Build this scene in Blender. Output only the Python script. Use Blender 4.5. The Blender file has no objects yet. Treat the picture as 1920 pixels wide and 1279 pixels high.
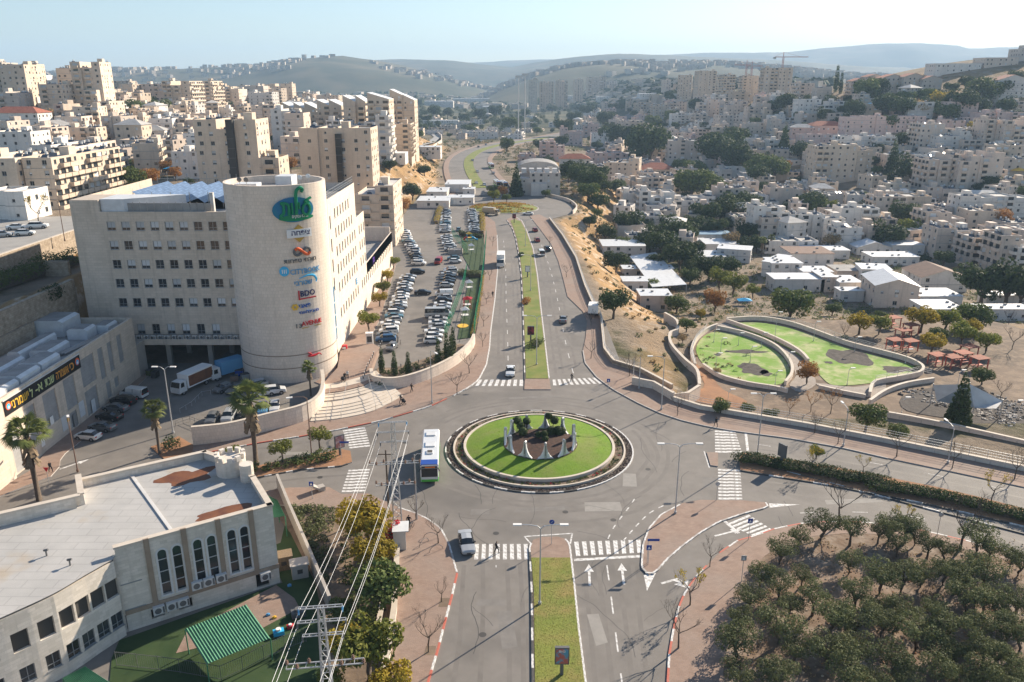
import bpy, math, random
from mathutils import Vector, Matrix, noise
from mathutils.geometry import tessellate_polygon
R = math.radians
scene = bpy.context.scene
COL = scene.collection
# ---------------------------------------------------------------- camera
CAM_H, PITCH, FPX = 54.0, R(18.0), 1493.0          # 28 mm equivalent drone lens
cam_data = bpy.data.cameras.new('camera'); cam_data.lens = 28.0; cam_data.sensor_width = 36.0
cam_data.clip_start = 1.0; cam_data.clip_end = 60000.0
cam = bpy.data.objects.new('camera', cam_data); COL.objects.link(cam)
cam.location = (0, 0, CAM_H); cam.rotation_euler = (math.pi/2 - PITCH, 0, 0)
scene.camera = cam
# ---------------------------------------------------------------- sky, sun, exposure
SUN_EL, SUN_AZ = R(25.0), R(45.0)                  # ahead and to the right
world = bpy.data.worlds.new('World'); scene.world = world; world.use_nodes = True
wn = world.node_tree; wn.nodes.clear()
wo = wn.nodes.new('ShaderNodeOutputWorld'); wb = wn.nodes.new('ShaderNodeBackground'); ws = wn.nodes.new('ShaderNodeTexSky')
ws.sky_type = 'NISHITA'; ws.sun_disc = False; ws.sun_elevation = SUN_EL; ws.sun_rotation = SUN_AZ
ws.altitude = 0; ws.air_density = 1.0; ws.dust_density = 0.5; ws.ozone_density = 2.2
wb.inputs['Strength'].default_value = 0.07
wn.links.new(ws.outputs[0], wb.inputs[0]); wn.links.new(wb.outputs[0], wo.inputs[0])
sd = bpy.data.lights.new('sun', 'SUN'); sd.energy = 5.0; sd.angle = R(0.53); sd.color = (1.0, 0.87, 0.70)
sun = bpy.data.objects.new('sun', sd); COL.objects.link(sun)
sun_dir = Vector((math.sin(SUN_AZ)*math.cos(SUN_EL), math.cos(SUN_AZ)*math.cos(SUN_EL), math.sin(SUN_EL)))
sun.rotation_euler = sun_dir.to_track_quat('Z', 'Y').to_euler(); sun.location = (200, 200, 300)
scene.view_settings.view_transform = 'Standard'; scene.view_settings.look = 'None'
scene.view_settings.exposure = 1.15; scene.view_settings.gamma = 1.0; scene.view_settings.use_curve_mapping = False
scene.render.engine = 'CYCLES'
cy = scene.cycles; cy.use_denoising = True; cy.max_bounces = 4; cy.diffuse_bounces = 3; cy.glossy_bounces = 2
cy.transmission_bounces = 3; cy.volume_bounces = 0; cy.transparent_max_bounces = 6; cy.caustics_reflective = False; cy.caustics_refractive = False
# ---------------------------------------------------------------- helpers
def lerp(a, b, t): return a+(b-a)*t
def ss(t):
    t = 0 if t < 0 else 1 if t > 1 else t
    return t*t*(3-2*t)
def interp(t, pts):
    if t <= pts[0][0]: return pts[0][1]
    for (a, va), (b, vb) in zip(pts, pts[1:]):
        if t <= b: return va+(vb-va)*(t-a)/(b-a)
    return pts[-1][1]
CP, SP = math.cos(PITCH), math.sin(PITCH)
def ray(px, py):
    u = (px-960)/FPX; v = (639.5-py)/FPX
    return u, CP+v*SP, -SP+v*CP
def at(px, py, z=0.0):
    """survey point: where the sight line of a photo pixel meets the level z"""
    u, dy, dz = ray(px, py); t = (z-CAM_H)/dz
    return (u*t, dy*t)
def z_at(py, y):
    """height seen at photo row py at ground distance y"""
    u, dy, dz = ray(960, py); return CAM_H+dz*y/dy
def x_at(px, y, z): return (px-960)/FPX*(y*CP+(CAM_H-z)*SP)
# terrain -------------------------------------------------------
XR = [(60, 400), (104, 74), (127, 36), (142, 22), (190, 22), (250, 20.5), (330, 16.5), (345, 26), (365, 29), (385, 26), (420, 36), (470, 44), (520, 25), (600, 12), (700, 8), (900, 60)]
XL = [(60, 90), (240, 90), (262, 60), (300, 47), (400, 46), (425, 38), (480, 43), (560, 50), (620, 50), (700, 44), (900, 80)]
def T(x, y):
    z = 0.0
    xr = interp(y, XR)
    if x > xr:
        park = interp(y, [(60, 1.5), (122, 2.6), (135, 3.1), (150, 3.2), (186, 3.3), (200, 6.5), (225, 10.5), (260, 12.5), (330, 13), (520, 12), (700, 7), (1000, 4)])
        w = interp(y, [(60, 5), (130, 6), (150, 16), (190, 22), (330, 26), (600, 40), (1000, 120)])
        z = -park*ss((x-xr)/w)
        y2 = y+max(0, x-80)*.25
        z += .11*min(max(0, y2-330), 380)*ss((x-105)/190)
        d2 = ((x-455)/150)**2+((y-770)/130)**2
        z += 40*math.exp(-d2)
        z += 12*ss((y-950)/400)*ss((x-60)/250)
    if x < -40:
        k = ss((y-195)/50)
        zn = 16*ss((-x-86.5)/1.6)+4.6*ss((-x-100.8)/1.4)
        if k < 1: z += (1-k)*zn
        if k > 0:
            xl = interp(y, XL); wl = interp(y, [(240, 7), (270, 20), (300, 28), (600, 30), (900, 150)])
            H = interp(y, [(200, 20), (260, 19), (300, 16), (450, 18), (700, 20), (1000, 18), (1600, 6)])
            z += k*H*ss((-x-xl)/wl)
            z += 20*ss((-x-150)/170)*ss((y-270)/150)*(1-.6*ss((y-900)/700))
    if y > 650:
        z += -4*ss((y-650)/300)*(1-ss((abs(x+40)-120)/200))
    if y > 1500: z += 10*noise.noise(Vector((x/900, y/900, 3)))*ss((y-1500)/800)
    return z
def on(px, py, far=6000, t0=55.0, gr=.012):
    u, dy, dz = ray(px, py); t = t0; step = 2.0
    while t < far:
        x, y, z = u*t, dy*t, CAM_H+dz*t
        if z <= T(x, y):
            lo, hi = t-step, t
            for _ in range(14):
                m = (lo+hi)/2
                if CAM_H+dz*m <= T(u*m, dy*m): hi = m
                else: lo = m
            return Vector((u*hi, dy*hi, T(u*hi, dy*hi)))
        step = max(1.0, t*gr); t += step
    return Vector((u*far, dy*far, T(u*far, dy*far)))
ROAD_C = [(400, -14), (440, -18), (500, -25), (560, -30), (620, -31), (690, -24), (770, -6), (860, 26), (1000, 80), (1180, 180), (1400, 300)]
def free(x, y):
    """True off the plateau, the roads and the dry slopes"""
    if y < 430: return not (-50 < x < interp(y, XR)+(24 if y < 420 else 14))
    return abs(x-interp(y, ROAD_C)) > 24 and not (y < 640 and -52 < x < 30)
def smooth(pts, n=4, closed=False):
    out = []; m = len(pts); rng = range(m if closed else m-1)
    for i in rng:
        p0 = Vector(pts[(i-1) % m] if closed or i > 0 else pts[0]); p1 = Vector(pts[i]); p2 = Vector(pts[(i+1) % m])
        p3 = Vector(pts[(i+2) % m] if closed or i+2 < m else pts[-1])
        for k in range(n):
            t = k/n
            out.append(.5*((2*p1)+(p2-p0)*t+(2*p0-5*p1+4*p2-p3)*t*t+(3*p1-p0-3*p2+p3)*t**3))
    if not closed: out.append(Vector(pts[-1]))
    return [tuple(v) for v in out]
def A(pts, z=0.0): return [at(a, b, z) for a, b in pts]
def resample(pts, d):
    out = [Vector(pts[0])]; acc = 0
    for a, b in zip(pts, pts[1:]):
        a = Vector(a); b = Vector(b); L = (b-a).length
        while acc+L >= d:
            t = (d-acc)/L; a = a.lerp(b, t); L = (b-a).length; out.append(a.copy()); acc = 0
        acc += L
    return out
# meshes -------------------------------------------------------
MATS = {}
class MB:
    def __init__(s): s.v = []; s.f = []; s.m = []
    def quad(s, a, b, c, d, m=0):
        n = len(s.v); s.v += [tuple(a), tuple(b), tuple(c), tuple(d)]; s.f.append((n, n+1, n+2, n+3)); s.m.append(m)
    def tri(s, a, b, c, m=0):
        n = len(s.v); s.v += [tuple(a), tuple(b), tuple(c)]; s.f.append((n, n+1, n+2)); s.m.append(m)
    def box(s, x0, x1, y0, y1, z0, z1, m=0, top=None, M=None):
        n = len(s.v); P = [(x0, y0, z0), (x1, y0, z0), (x1, y1, z0), (x0, y1, z0), (x0, y0, z1), (x1, y0, z1), (x1, y1, z1), (x0, y1, z1)]
        if M is not None: P = [tuple(M @ Vector(p)) for p in P]
        s.v += P
        for i, f in enumerate(((3, 2, 1, 0), (4, 5, 6, 7), (0, 1, 5, 4), (1, 2, 6, 5), (2, 3, 7, 6), (3, 0, 4, 7))):
            s.f.append(tuple(n+k for k in f)); s.m.append(top if (top is not None and i == 1) else m)
        return s
    def bar(s, a, b, w, h=None, m=0):
        """box beam from a to b"""
        a = Vector(a); b = Vector(b); d = b-a; L = d.length
        if L < 1e-6: return s
        q = d.to_track_quat('X', 'Z').to_matrix().to_4x4(); q.translation = a
        h = h or w
        return s.box(0, L, -w/2, w/2, -h/2, h/2, m, None, q)
    def prism(s, poly, z0, z1, m=0, side=None, bottom=False):
        side = m if side is None else side; n = len(s.v); k = len(poly)
        area = sum(poly[i][0]*poly[(i+1) % k][1]-poly[(i+1) % k][0]*poly[i][1] for i in range(k))
        if area < 0: poly = list(reversed(poly))
        za = (lambda i: z1[i]) if isinstance(z1, (list, tuple)) else (lambda i: z1)
        s.v += [(p[0], p[1], za(i)) for i, p in enumerate(poly)]
        for t in tessellate_polygon([[Vector((p[0], p[1], 0)) for p in poly]]):
            a, b, c = t; A_ = Vector(poly[a][:2]); B_ = Vector(poly[b][:2]); C_ = Vector(poly[c][:2])
            cr = (B_-A_).cross(C_-A_)
            if abs(cr) < 1e-9: continue
            s.f.append((n+a, n+b, n+c) if cr > 0 else (n+a, n+c, n+b)); s.m.append(m)
        if z0 is not None:
            n2 = len(s.v); s.v += [(p[0], p[1], z0) for p in poly]
            for i in range(k):
                j = (i+1) % k; s.f.append((n2+i, n2+j, n+j, n+i)); s.m.append(side)
        return s
    def cyl(s, a, b, r0, r1=None, n=8, m=0, caps=True):
        r1 = r0 if r1 is None else r1
        a = Vector(a); b = Vector(b); d = (b-a)
        if d.length < 1e-6: return s
        q = d.to_track_quat('Z', 'Y').to_matrix(); i0 = len(s.v)
        for c, r in ((a, r0), (b, r1)):
            for k in range(n):
                t = 2*math.pi*k/n; s.v.append(tuple(c+q @ Vector((r*math.cos(t), r*math.sin(t), 0))))
        for k in range(n):
            j = (k+1) % n; s.f.append((i0+k, i0+j, i0+n+j, i0+n+k)); s.m.append(m)
        if caps:
            s.f.append(tuple(i0+n+k for k in range(n))); s.m.append(m)
            s.f.append(tuple(i0+n-1-k for k in range(n))); s.m.append(m)
        return s
    def tube(s, pts, r, n=6, m=0):
        rr = r if isinstance(r, (list, tuple)) else [r]*len(pts)
        i0 = len(s.v); K = len(pts)
        for i, p in enumerate(pts):
            d = Vector(pts[min(i+1, K-1)])-Vector(pts[max(i-1, 0)])
            q = d.to_track_quat('Z', 'Y').to_matrix()
            for k in range(n):
                t = 2*math.pi*k/n; s.v.append(tuple(Vector(p)+q @ Vector((rr[i]*math.cos(t), rr[i]*math.sin(t), 0))))
        for i in range(K-1):
            for k in range(n):
                j = (k+1) % n; s.f.append((i0+i*n+k, i0+i*n+j, i0+i*n+n+j, i0+i*n+n+k)); s.m.append(m)
        return s
    def ball(s, c, r, n=8, m=0, jit=0, rnd=random):
        rx, ry, rz = r if isinstance(r, (tuple, list)) else (r, r, r); i0 = len(s.v); h = n//2+1
        for i in range(h+1):
            ph = math.pi*i/h
            for k in range(n):
                t = 2*math.pi*k/n; q = 1+jit*(rnd.random()-.5)
                s.v.append((c[0]+rx*q*math.sin(ph)*math.cos(t), c[1]+ry*q*math.sin(ph)*math.sin(t), c[2]+rz*q*math.cos(ph)))
        for i in range(h):
            for k in range(n):
                j = (k+1) % n; s.f.append((i0+i*n+k, i0+i*n+n+k, i0+i*n+n+j, i0+i*n+j)); s.m.append(m)
        return s
    def strip(s, pts, w, z0, z1, m=0, side=None):
        """raised band of width w along a polyline (x, y[, z])"""
        side = m if side is None else side; k = len(pts); L = []; Rr = []
        for i, p in enumerate(pts):
            a = Vector(pts[max(i-1, 0)][:2]); b = Vector(pts[min(i+1, k-1)][:2]); d = (b-a).normalized(); nn = Vector((-d.y, d.x))*w/2
            zz = p[2] if len(p) > 2 else 0
            L.append((p[0]+nn.x, p[1]+nn.y, zz)); Rr.append((p[0]-nn.x, p[1]-nn.y, zz))
        up = lambda p, z: (p[0], p[1], p[2]+z)
        for i in range(k-1):
            s.quad(up(Rr[i], z1), up(Rr[i+1], z1), up(L[i+1], z1), up(L[i], z1), m)
            if z0 is not None:
                s.quad(up(L[i], z1), up(L[i+1], z1), up(L[i+1], z0), up(L[i], z0), side)
                s.quad(up(Rr[i], z0), up(Rr[i+1], z0), up(Rr[i+1], z1), up(Rr[i], z1), side)
        if z0 is not None:
            s.quad(up(L[0], z1), up(L[0], z0), up(Rr[0], z0), up(Rr[0], z1), side)
            s.quad(up(Rr[-1], z1), up(Rr[-1], z0), up(L[-1], z0), up(L[-1], z1), side)
        return s
    def mesh(s, name, mats, sm=False):
        me = bpy.data.meshes.new(name); me.from_pydata(s.v, [], s.f)
        for m in (mats if isinstance(mats, (list, tuple)) else [mats]): me.materials.append(MATS[m])
        if any(s.m): me.polygons.foreach_set('material_index', s.m)
        if sm: me.polygons.foreach_set('use_smooth', [True]*len(s.f))
        me.update(); return me
    def build(s, name, mats, parent=None, sm=False, world=False):
        if world and parent is not None:
            o = parent.location; s.v = [(a-o.x, b-o.y, c-o.z) for a, b, c in s.v]
        return link(name, s.mesh(name, mats, sm), parent)
def link(name, data, parent=None, loc=None, rz=0.0, sc=None):
    o = bpy.data.objects.new(name, data); COL.objects.link(o)
    if parent is not None: o.parent = parent
    if loc is not None: o.location = loc
    if rz: o.rotation_euler = (0, 0, rz)
    if sc is not None: o.scale = sc if isinstance(sc, (tuple, list)) else (sc, sc, sc)
    return o
LABELS = set()
def tag(o, label=None, cat=None, group=None, kind=None):
    if label is not None:
        o['label'] = label
    if cat is not None: o['category'] = cat
    if group is not None: o['group'] = group
    if kind is not None: o['kind'] = kind
    return o
def thing(name, label, cat, loc=(0, 0, 0), rz=0.0, group=None):
    o = bpy.data.objects.new(name, None); COL.objects.link(o); o.empty_display_size = .5
    o.location = loc; o.rotation_euler = (0, 0, rz)
    return tag(o, label, cat, group)
def copy_tree(o, loc, rz=0.0, label=None, group=None, sc=None, kids=None):
    c = o.copy(); COL.objects.link(c); c.location = loc; c.rotation_euler = (0, 0, rz)
    if sc is not None: c.scale = (sc, sc, sc) if not isinstance(sc, (tuple, list)) else sc
    if label: c['label'] = label
    if group: c['group'] = group
    for ch in KIDS[o.name]:
        d = ch.copy(); COL.objects.link(d); d.parent = c
        for g in KIDS.get(ch.name, ()):
            e = g.copy(); COL.objects.link(e); e.parent = d
    return c
KIDS = {}
def proto(o):
    """remember the parts of a finished thing so that it can be copied"""
    KIDS[o.name] = list(o.children)
    for ch in o.children: KIDS[ch.name] = list(ch.children)
    return o
ORD = 'first second third fourth fifth sixth seventh eighth ninth tenth eleventh twelfth thirteenth fourteenth fifteenth sixteenth seventeenth eighteenth nineteenth twentieth'.split()
def nth(i):
    if i < 20: return ORD[i]
    t = ('twenty', 'thirty', 'forty', 'fifty', 'sixty', 'seventy', 'eighty', 'ninety')[(i+1)//10-2]; u = (i+1) % 10
    return t+'-'+ORD[u-1] if u else t[:-1]+'ieth'
# materials ----------------------------------------------------
def nd(nt, t, **kw):
    n = nt.nodes.new(t)
    for k, v in kw.items():
        if k in n.inputs: n.inputs[k].default_value = v
        else: setattr(n, k, v)
    return n
def mat(name, col, rough=.85, col2=None, scale=1.0, detail=4, lo=.35, hi=.65, metal=0.0, spec=.3, bump=0.0, bscale=None, col3=None, scale3=.05, lo3=.45, hi3=.7, brick=None, coords='Object', var=0.0, trans=0.0, aniso=(1, 1, 1), streak=0.0):
    m = bpy.data.materials.new(name); m.use_nodes = True; nt = m.node_tree; nt.nodes.clear(); L = nt.links.new
    out = nd(nt, 'ShaderNodeOutputMaterial'); b = nd(nt, 'ShaderNodeBsdfPrincipled'); L(b.outputs[0], out.inputs[0])
    b.inputs['Roughness'].default_value = rough; b.inputs['Metallic'].default_value = metal; b.inputs['Specular IOR Level'].default_value = spec
    b.inputs['Base Color'].default_value = (*col, 1)
    tc = nd(nt, 'ShaderNodeTexCoord') if coords == 'Object' else nd(nt, 'ShaderNodeNewGeometry')
    vec = tc.outputs['Object'] if coords == 'Object' else tc.outputs['Position']
    if aniso != (1, 1, 1):
        mp = nd(nt, 'ShaderNodeMapping'); mp.inputs['Scale'].default_value = aniso; L(vec, mp.inputs[0]); vec = mp.outputs[0]
    cur = None
    def mix(a, bcol, fac, mode='MIX'):
        x = nd(nt, 'ShaderNodeMix', data_type='RGBA', blend_type=mode)
        if isinstance(fac, float): x.inputs[0].default_value = fac
        else: L(fac, x.inputs[0])
        if isinstance(a, tuple): x.inputs[6].default_value = (*a, 1)
        else: L(a, x.inputs[6])
        if isinstance(bcol, tuple): x.inputs[7].default_value = (*bcol, 1)
        else: L(bcol, x.inputs[7])
        return x.outputs[2]
    def nz(sc, det, a, c):
        n = nd(nt, 'ShaderNodeTexNoise', Scale=sc, Detail=float(det), Roughness=.6); L(vec, n.inputs['Vector'])
        r = nd(nt, 'ShaderNodeMapRange'); r.inputs[1].default_value = a; r.inputs[2].default_value = c; L(n.outputs[0], r.inputs[0])
        return r.outputs[0], n.outputs[0]
    cur = col; raw = None
    if col2 is not None:
        f, raw = nz(scale, detail, lo, hi); cur = mix(cur, col2, f)
    if col3 is not None:
        f, _ = nz(scale3, 3, lo3, hi3); cur = mix(cur, col3, f)
    if brick:
        bw, bh, mc, amt = brick[:4]
        # courses by height and run along the wall: works on every upright face
        sx = nd(nt, 'ShaderNodeSeparateXYZ'); L(vec, sx.inputs[0])
        ad = nd(nt, 'ShaderNodeMath', operation='ADD'); L(sx.outputs[0], ad.inputs[0]); L(sx.outputs[1], ad.inputs[1])
        cx = nd(nt, 'ShaderNodeCombineXYZ'); L(ad.outputs[0], cx.inputs[0]); L(sx.outputs[1] if len(brick) > 4 else sx.outputs[2], cx.inputs[1])
        if len(brick) > 4: L(sx.outputs[0], cx.inputs[0])
        bt = nd(nt, 'ShaderNodeTexBrick', Scale=1.0); bt.inputs['Brick Width'].default_value = bw; bt.inputs['Row Height'].default_value = bh
        bt.inputs['Mortar Size'].default_value = min(bw, bh)*.045; bt.inputs['Color1'].default_value = (1, 1, 1, 1); bt.inputs['Color2'].default_value = (1-amt, 1-amt, 1-amt*1.1, 1)
        bt.inputs['Mortar'].default_value = (mc, mc, mc, 1); L(cx.outputs[0], bt.inputs[0])
        cur = mix(cur, bt.outputs[0], 1.0, 'MULTIPLY')
    if streak:
        mp2 = nd(nt, 'ShaderNodeMapping'); mp2.inputs['Scale'].default_value = (1.1, 1.1, .07); L(vec, mp2.inputs[0])
        n2 = nd(nt, 'ShaderNodeTexNoise', Scale=1.0, Detail=5.0, Roughness=.65); L(mp2.outputs[0], n2.inputs['Vector'])
        r2 = nd(nt, 'ShaderNodeMapRange'); r2.inputs[1].default_value = .52; r2.inputs[2].default_value = .72; r2.inputs[3].default_value = 1.0; r2.inputs[4].default_value = 1-streak; L(n2.outputs[0], r2.inputs[0])
        c2 = nd(nt, 'ShaderNodeCombineColor')
        for k in range(3): L(r2.outputs[0], c2.inputs[k])
        cur = mix(cur, c2.outputs[0], 1.0, 'MULTIPLY')
    if var:
        oi = nd(nt, 'ShaderNodeObjectInfo'); r = nd(nt, 'ShaderNodeMapRange'); r.inputs[3].default_value = 1-var; r.inputs[4].default_value = 1+var; L(oi.outputs['Random'], r.inputs[0])
        cb = nd(nt, 'ShaderNodeCombineColor')
        for k in range(3): L(r.outputs[0], cb.inputs[k])
        cur = mix(cur, cb.outputs[0], 1.0, 'MULTIPLY')
    if not isinstance(cur, tuple): L(cur, b.inputs['Base Color'])
    if bump:
        n = nd(nt, 'ShaderNodeTexNoise', Scale=bscale or scale*3, Detail=5.0); L(vec, n.inputs['Vector'])
        bp = nd(nt, 'ShaderNodeBump', Strength=bump, Distance=.1); L(n.outputs[0], bp.inputs['Height']); L(bp.outputs[0], b.inputs['Normal'])
    if trans:
        t = nd(nt, 'ShaderNodeBsdfTranslucent'); ms = nd(nt, 'ShaderNodeMixShader'); ms.inputs[0].default_value = trans
        if isinstance(cur, tuple): t.inputs[0].default_value = (*cur, 1)
        else: L(cur, t.inputs[0])
        L(b.outputs[0], ms.inputs[1]); L(t.outputs[0], ms.inputs[2]); L(ms.outputs[0], out.inputs[0])
    MATS[name] = m; return m
W = 'World'
mat('asphalt', (.170, .154, .138), .8, (.218, .199, .180), .45, 7, .3, .7, spec=.3, bump=.25, bscale=14, col3=(.13, .12, .11), scale3=.07, lo3=.48, hi3=.72)
mat('asphalt_light', (.30, .285, .265), .8, (.36, .345, .32), .3, 6, .3, .7, spec=.35, bump=.2, bscale=14)
mat('paving', (.33, .235, .185), .85, (.265, .18, .14), .8, 5, .35, .7, brick=(.4, .2, .72, .12, 1), bump=.2, bscale=9, col3=(.30, .23, .19), scale3=.12)
mat('paving_grey', (.36, .31, .27), .85, (.28, .24, .21), .8, 5, .35, .7, brick=(.4, .4, .75, .12, 1), bump=.2, bscale=9)
mat('kerb_grey', (.45, .42, .39), .85, (.36, .33, .31), 2)
mat('paint_white', (.72, .71, .69), .7, (.33, .31, .29), 2.2, 7, .43, .64)
mat('paint_red', (.50, .12, .08), .7, (.42, .14, .10), 2)
mat('paint_black', (.05, .05, .05), .7, (.09, .085, .08), 2)
mat('lawn', (.115, .215, .010), .9, (.165, .26, .02), .5, 6, .35, .7, bump=.6, bscale=7, col3=(.18, .22, .045), scale3=.2)
mat('lawn_dry', (.16, .20, .035), .9, (.27, .21, .07), .35, 6, .35, .65, bump=.6, bscale=6, col3=(.20, .23, .04), scale3=.12)
mat('lawn_median', (.125, .175, .028), .9, (.22, .21, .06), .25, 6, .35, .65, bump=.6, bscale=6)
mat('turf', (.16, .29, .03), .9, (.43, .42, .22), .22, 6, .44, .62, bump=.3, bscale=5, col3=(.19, .31, .06), scale3=.5)
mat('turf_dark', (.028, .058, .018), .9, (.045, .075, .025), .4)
mat('mulch', (.085, .045, .032), .95, (.05, .03, .024), 2, bump=.8, bscale=6)
mat('soil', (.21, .15, .105), .95, (.125, .095, .07), .12, 6, .35, .65, bump=.6, bscale=2, col3=(.27, .20, .14), scale3=.5)
mat('soil_grey', (.225, .15, .10), .95, (.14, .10, .072), .15, 6, .35, .65, bump=.7, bscale=2, col3=(.30, .24, .19), scale3=.4)
mat('soil_red', (.36, .19, .10), .95, (.26, .14, .08), .3, 5, .35, .65, bump=.6, bscale=2)
mat('burnt', (.05, .042, .038), .95, (.10, .085, .075), 1.0, bump=.6, bscale=4)
mat('gravel', (.20, .165, .14), .95, (.06, .048, .042), 3.2, 3, .42, .58, bump=1.0, bscale=4)
mat('stone', (.52, .435, .345), .85, (.43, .35, .27), .35, 5, .35, .7, brick=(.9, .42, .82, .10), bump=.12, bscale=5)
mat('stone_wall', (.47, .385, .295), .9, (.33, .26, .195), 1.2, 4, .35, .65, brick=(.7, .35, .62, .22), bump=.6, bscale=3)
mat('stone_trim', (.60, .53, .45), .8, (.53, .46, .38), 1.0)
mat('concrete', (.42, .385, .345), .85, (.33, .30, .27), .4, 5, .35, .7)
mat('metal', (.40, .40, .40), .45, metal=.6)
mat('steel_galv', (.52, .53, .54), .5, (.42, .43, .44), 3, metal=.5)
mat('dark_metal', (.035, .035, .04), .5, metal=.3)
mat('glass', (.03, .036, .042), .12, spec=.6, var=.5)
mat('white', (.76, .75, .73), .6)
mat('black', (.02, .02, .022), .6)
# ================================================================ TERRAIN
def axis(vals):
    out = []
    for (a, b, d) in vals:
        n = max(1, round((b-a)/d)); out += [a+(b-a)*i/n for i in range(n)]
    return out+[vals[-1][1]]
def make_terrain():
    xs = axis([(-3600, -1200, 200), (-1200, -500, 50), (-500, -180, 14), (-180, 130, 4), (130, 600, 12), (600, 1400, 50), (1400, 3600, 200)])
    ys = axis([(-60, 40, 20), (40, 480, 4), (480, 800, 10), (800, 1600, 30), (1600, 4200, 120)])
    mb = MB(); nx = len(xs)
    for y in ys:
        for x in xs:
            z = T(x, y)
            slope = abs(T(x+2, y)-T(x-2, y))/4+abs(T(x, y+2)-T(x, y-2))/4
            if slope > .12 and y < 800:
                z += min(1.6, slope*1.6)*noise.noise(Vector((x/9, y/9, 0)))+min(.7, slope)*noise.noise(Vector((x/3, y/3, 5)))
            if abs(x) < 200 and y < 450 and abs(T(x, y)) < .05: z = -.25
            elif x > 0 and y < 200: z -= .12
            mb.v.append((x, y, z))
    for j in range(len(ys)-1):
        for i in range(nx-1):
            a = j*nx+i; mb.f.append((a, a+1, a+nx+1, a+nx)); mb.m.append(0)
    o = mb.build('terrain', 'ground_wild', None, True); tag(o, kind='structure'); return o
def terrain_material():
    m = bpy.data.materials.new('ground_wild'); m.use_nodes = True; nt = m.node_tree; nt.nodes.clear(); L = nt.links.new
    out = nd(nt, 'ShaderNodeOutputMaterial'); b = nd(nt, 'ShaderNodeBsdfPrincipled'); L(b.outputs[0], out.inputs[0])
    b.inputs['Roughness'].default_value = .95; b.inputs['Specular IOR Level'].default_value = .1
    g = nd(nt, 'ShaderNodeNewGeometry')
    def nz(sc, det, a, c, off=0.0):
        n = nd(nt, 'ShaderNodeTexNoise', Scale=sc, Detail=float(det), Roughness=.62); L(g.outputs['Position'], n.inputs['Vector'])
        r = nd(nt, 'ShaderNodeMapRange'); r.inputs[1].default_value = a; r.inputs[2].default_value = c; L(n.outputs[0], r.inputs[0]); return r.outputs[0]
    def mix(a, c, f):
        x = nd(nt, 'ShaderNodeMix', data_type='RGBA'); L(f, x.inputs[0])
        for k, q in ((6, a), (7, c)):
            if isinstance(q, tuple): x.inputs[k].default_value = (*q, 1)
            else: L(q, x.inputs[k])
        return x.outputs[2]
    dirt = mix((.29, .235, .18), (.19, .15, .11), nz(.08, 7, .35, .65))
    scrub = mix(dirt, (.075, .075, .035), nz(.035, 6, .52, .62))
    dry = mix((.42, .265, .125), (.30, .195, .10), nz(.12, 6, .35, .65))
    rock = mix(dry, (.55, .44, .34), nz(.22, 6, .52, .64))
    rock = mix(rock, (.09, .085, .04), nz(.16, 5, .62, .68))
    s = nd(nt, 'ShaderNodeSeparateXYZ'); L(g.outputs['Normal'], s.inputs[0])
    r = nd(nt, 'ShaderNodeMapRange'); r.inputs[1].default_value = .992; r.inputs[2].default_value = .95; L(s.outputs[2], r.inputs[0])
    near = mix(scrub, rock, r.outputs[0])
    p = nd(nt, 'ShaderNodeSeparateXYZ'); L(g.outputs['Position'], p.inputs[0])
    far = mix((.145, .13, .08), (.05, .06, .035), nz(.008, 8, .40, .60))
    far = mix(far, (.27, .22, .17), nz(.02, 5, .60, .68))
    fr = nd(nt, 'ShaderNodeMapRange'); fr.inputs[1].default_value = 700; fr.inputs[2].default_value = 1100; L(p.outputs[1], fr.inputs[0])
    L(mix(near, far, fr.outputs[0]), b.inputs['Base Color'])
    n = nd(nt, 'ShaderNodeTexNoise', Scale=.6, Detail=8.0, Roughness=.7); L(g.outputs['Position'], n.inputs['Vector'])
    bp = nd(nt, 'ShaderNodeBump', Strength=.8, Distance=.8); L(n.outputs[0], bp.inputs['Height']); L(bp.outputs[0], b.inputs['Normal'])
    MATS['ground_wild'] = m
terrain_material()
terrain = make_terrain()
# ================================================================ ROADS AND PAVEMENTS
def structure(name, mb, mats, sm=False): return tag(mb.build(name, mats, None, sm), kind='structure')
road_poly = [(-98, 28), (160, 28), (160, 64), (74, 104.6), (36, 126.5), (22, 142), (22, 190), (20.5, 250), (16, 330), (26, 345), (28.5, 365), (25, 385), (14, 405), (-8, 412), (-30, 412), (-46, 400), (-47, 262), (-60, 250), (-60, 152), (-98, 151)]
road = structure('road', MB().prism(road_poly, -.6, 0), 'asphalt')
# the valley road beyond the far roundabout, two carriageways and a green strip
far_l = [(-20, 398), (-26, 440), (-36, 500), (-41, 560), (-42, 620), (-34, 690), (-14, 770), (20, 860)]
far_c = smooth([(-14, 400), (-18, 440), (-25, 500), (-30, 560), (-31, 620), (-24, 690), (-6, 770), (26, 860), (80, 1000), (180, 1180), (300, 1400)], 5)
def drape(pts, dz=.15): return [(x, y, T(x, y)+dz) for x, y in pts]
structure('valley_road', MB().strip(drape(far_c), 27, None, .1), 'asphalt')
def offset(pts, d):
    out = []
    for i, p in enumerate(pts):
        a = Vector(pts[max(i-1, 0)][:2]); b = Vector(pts[min(i+1, len(pts)-1)][:2]); t = (b-a).normalized(); out.append((p[0]-t.y*d, p[1]+t.x*d))
    return out
structure('valley_road_median', MB().strip(drape(far_c[4:38]), 6.5, -.3, .3), 'lawn_median')
structure('valley_pavement', MB().strip(drape(offset(far_c, 15.2)), 3.4, -.5, .35), 'paving')
structure('valley_pavement', MB().strip(drape(offset(far_c, -15.2)), 3.4, -.5, .35), 'paving')
KH = .14
PAVES = {}
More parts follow.
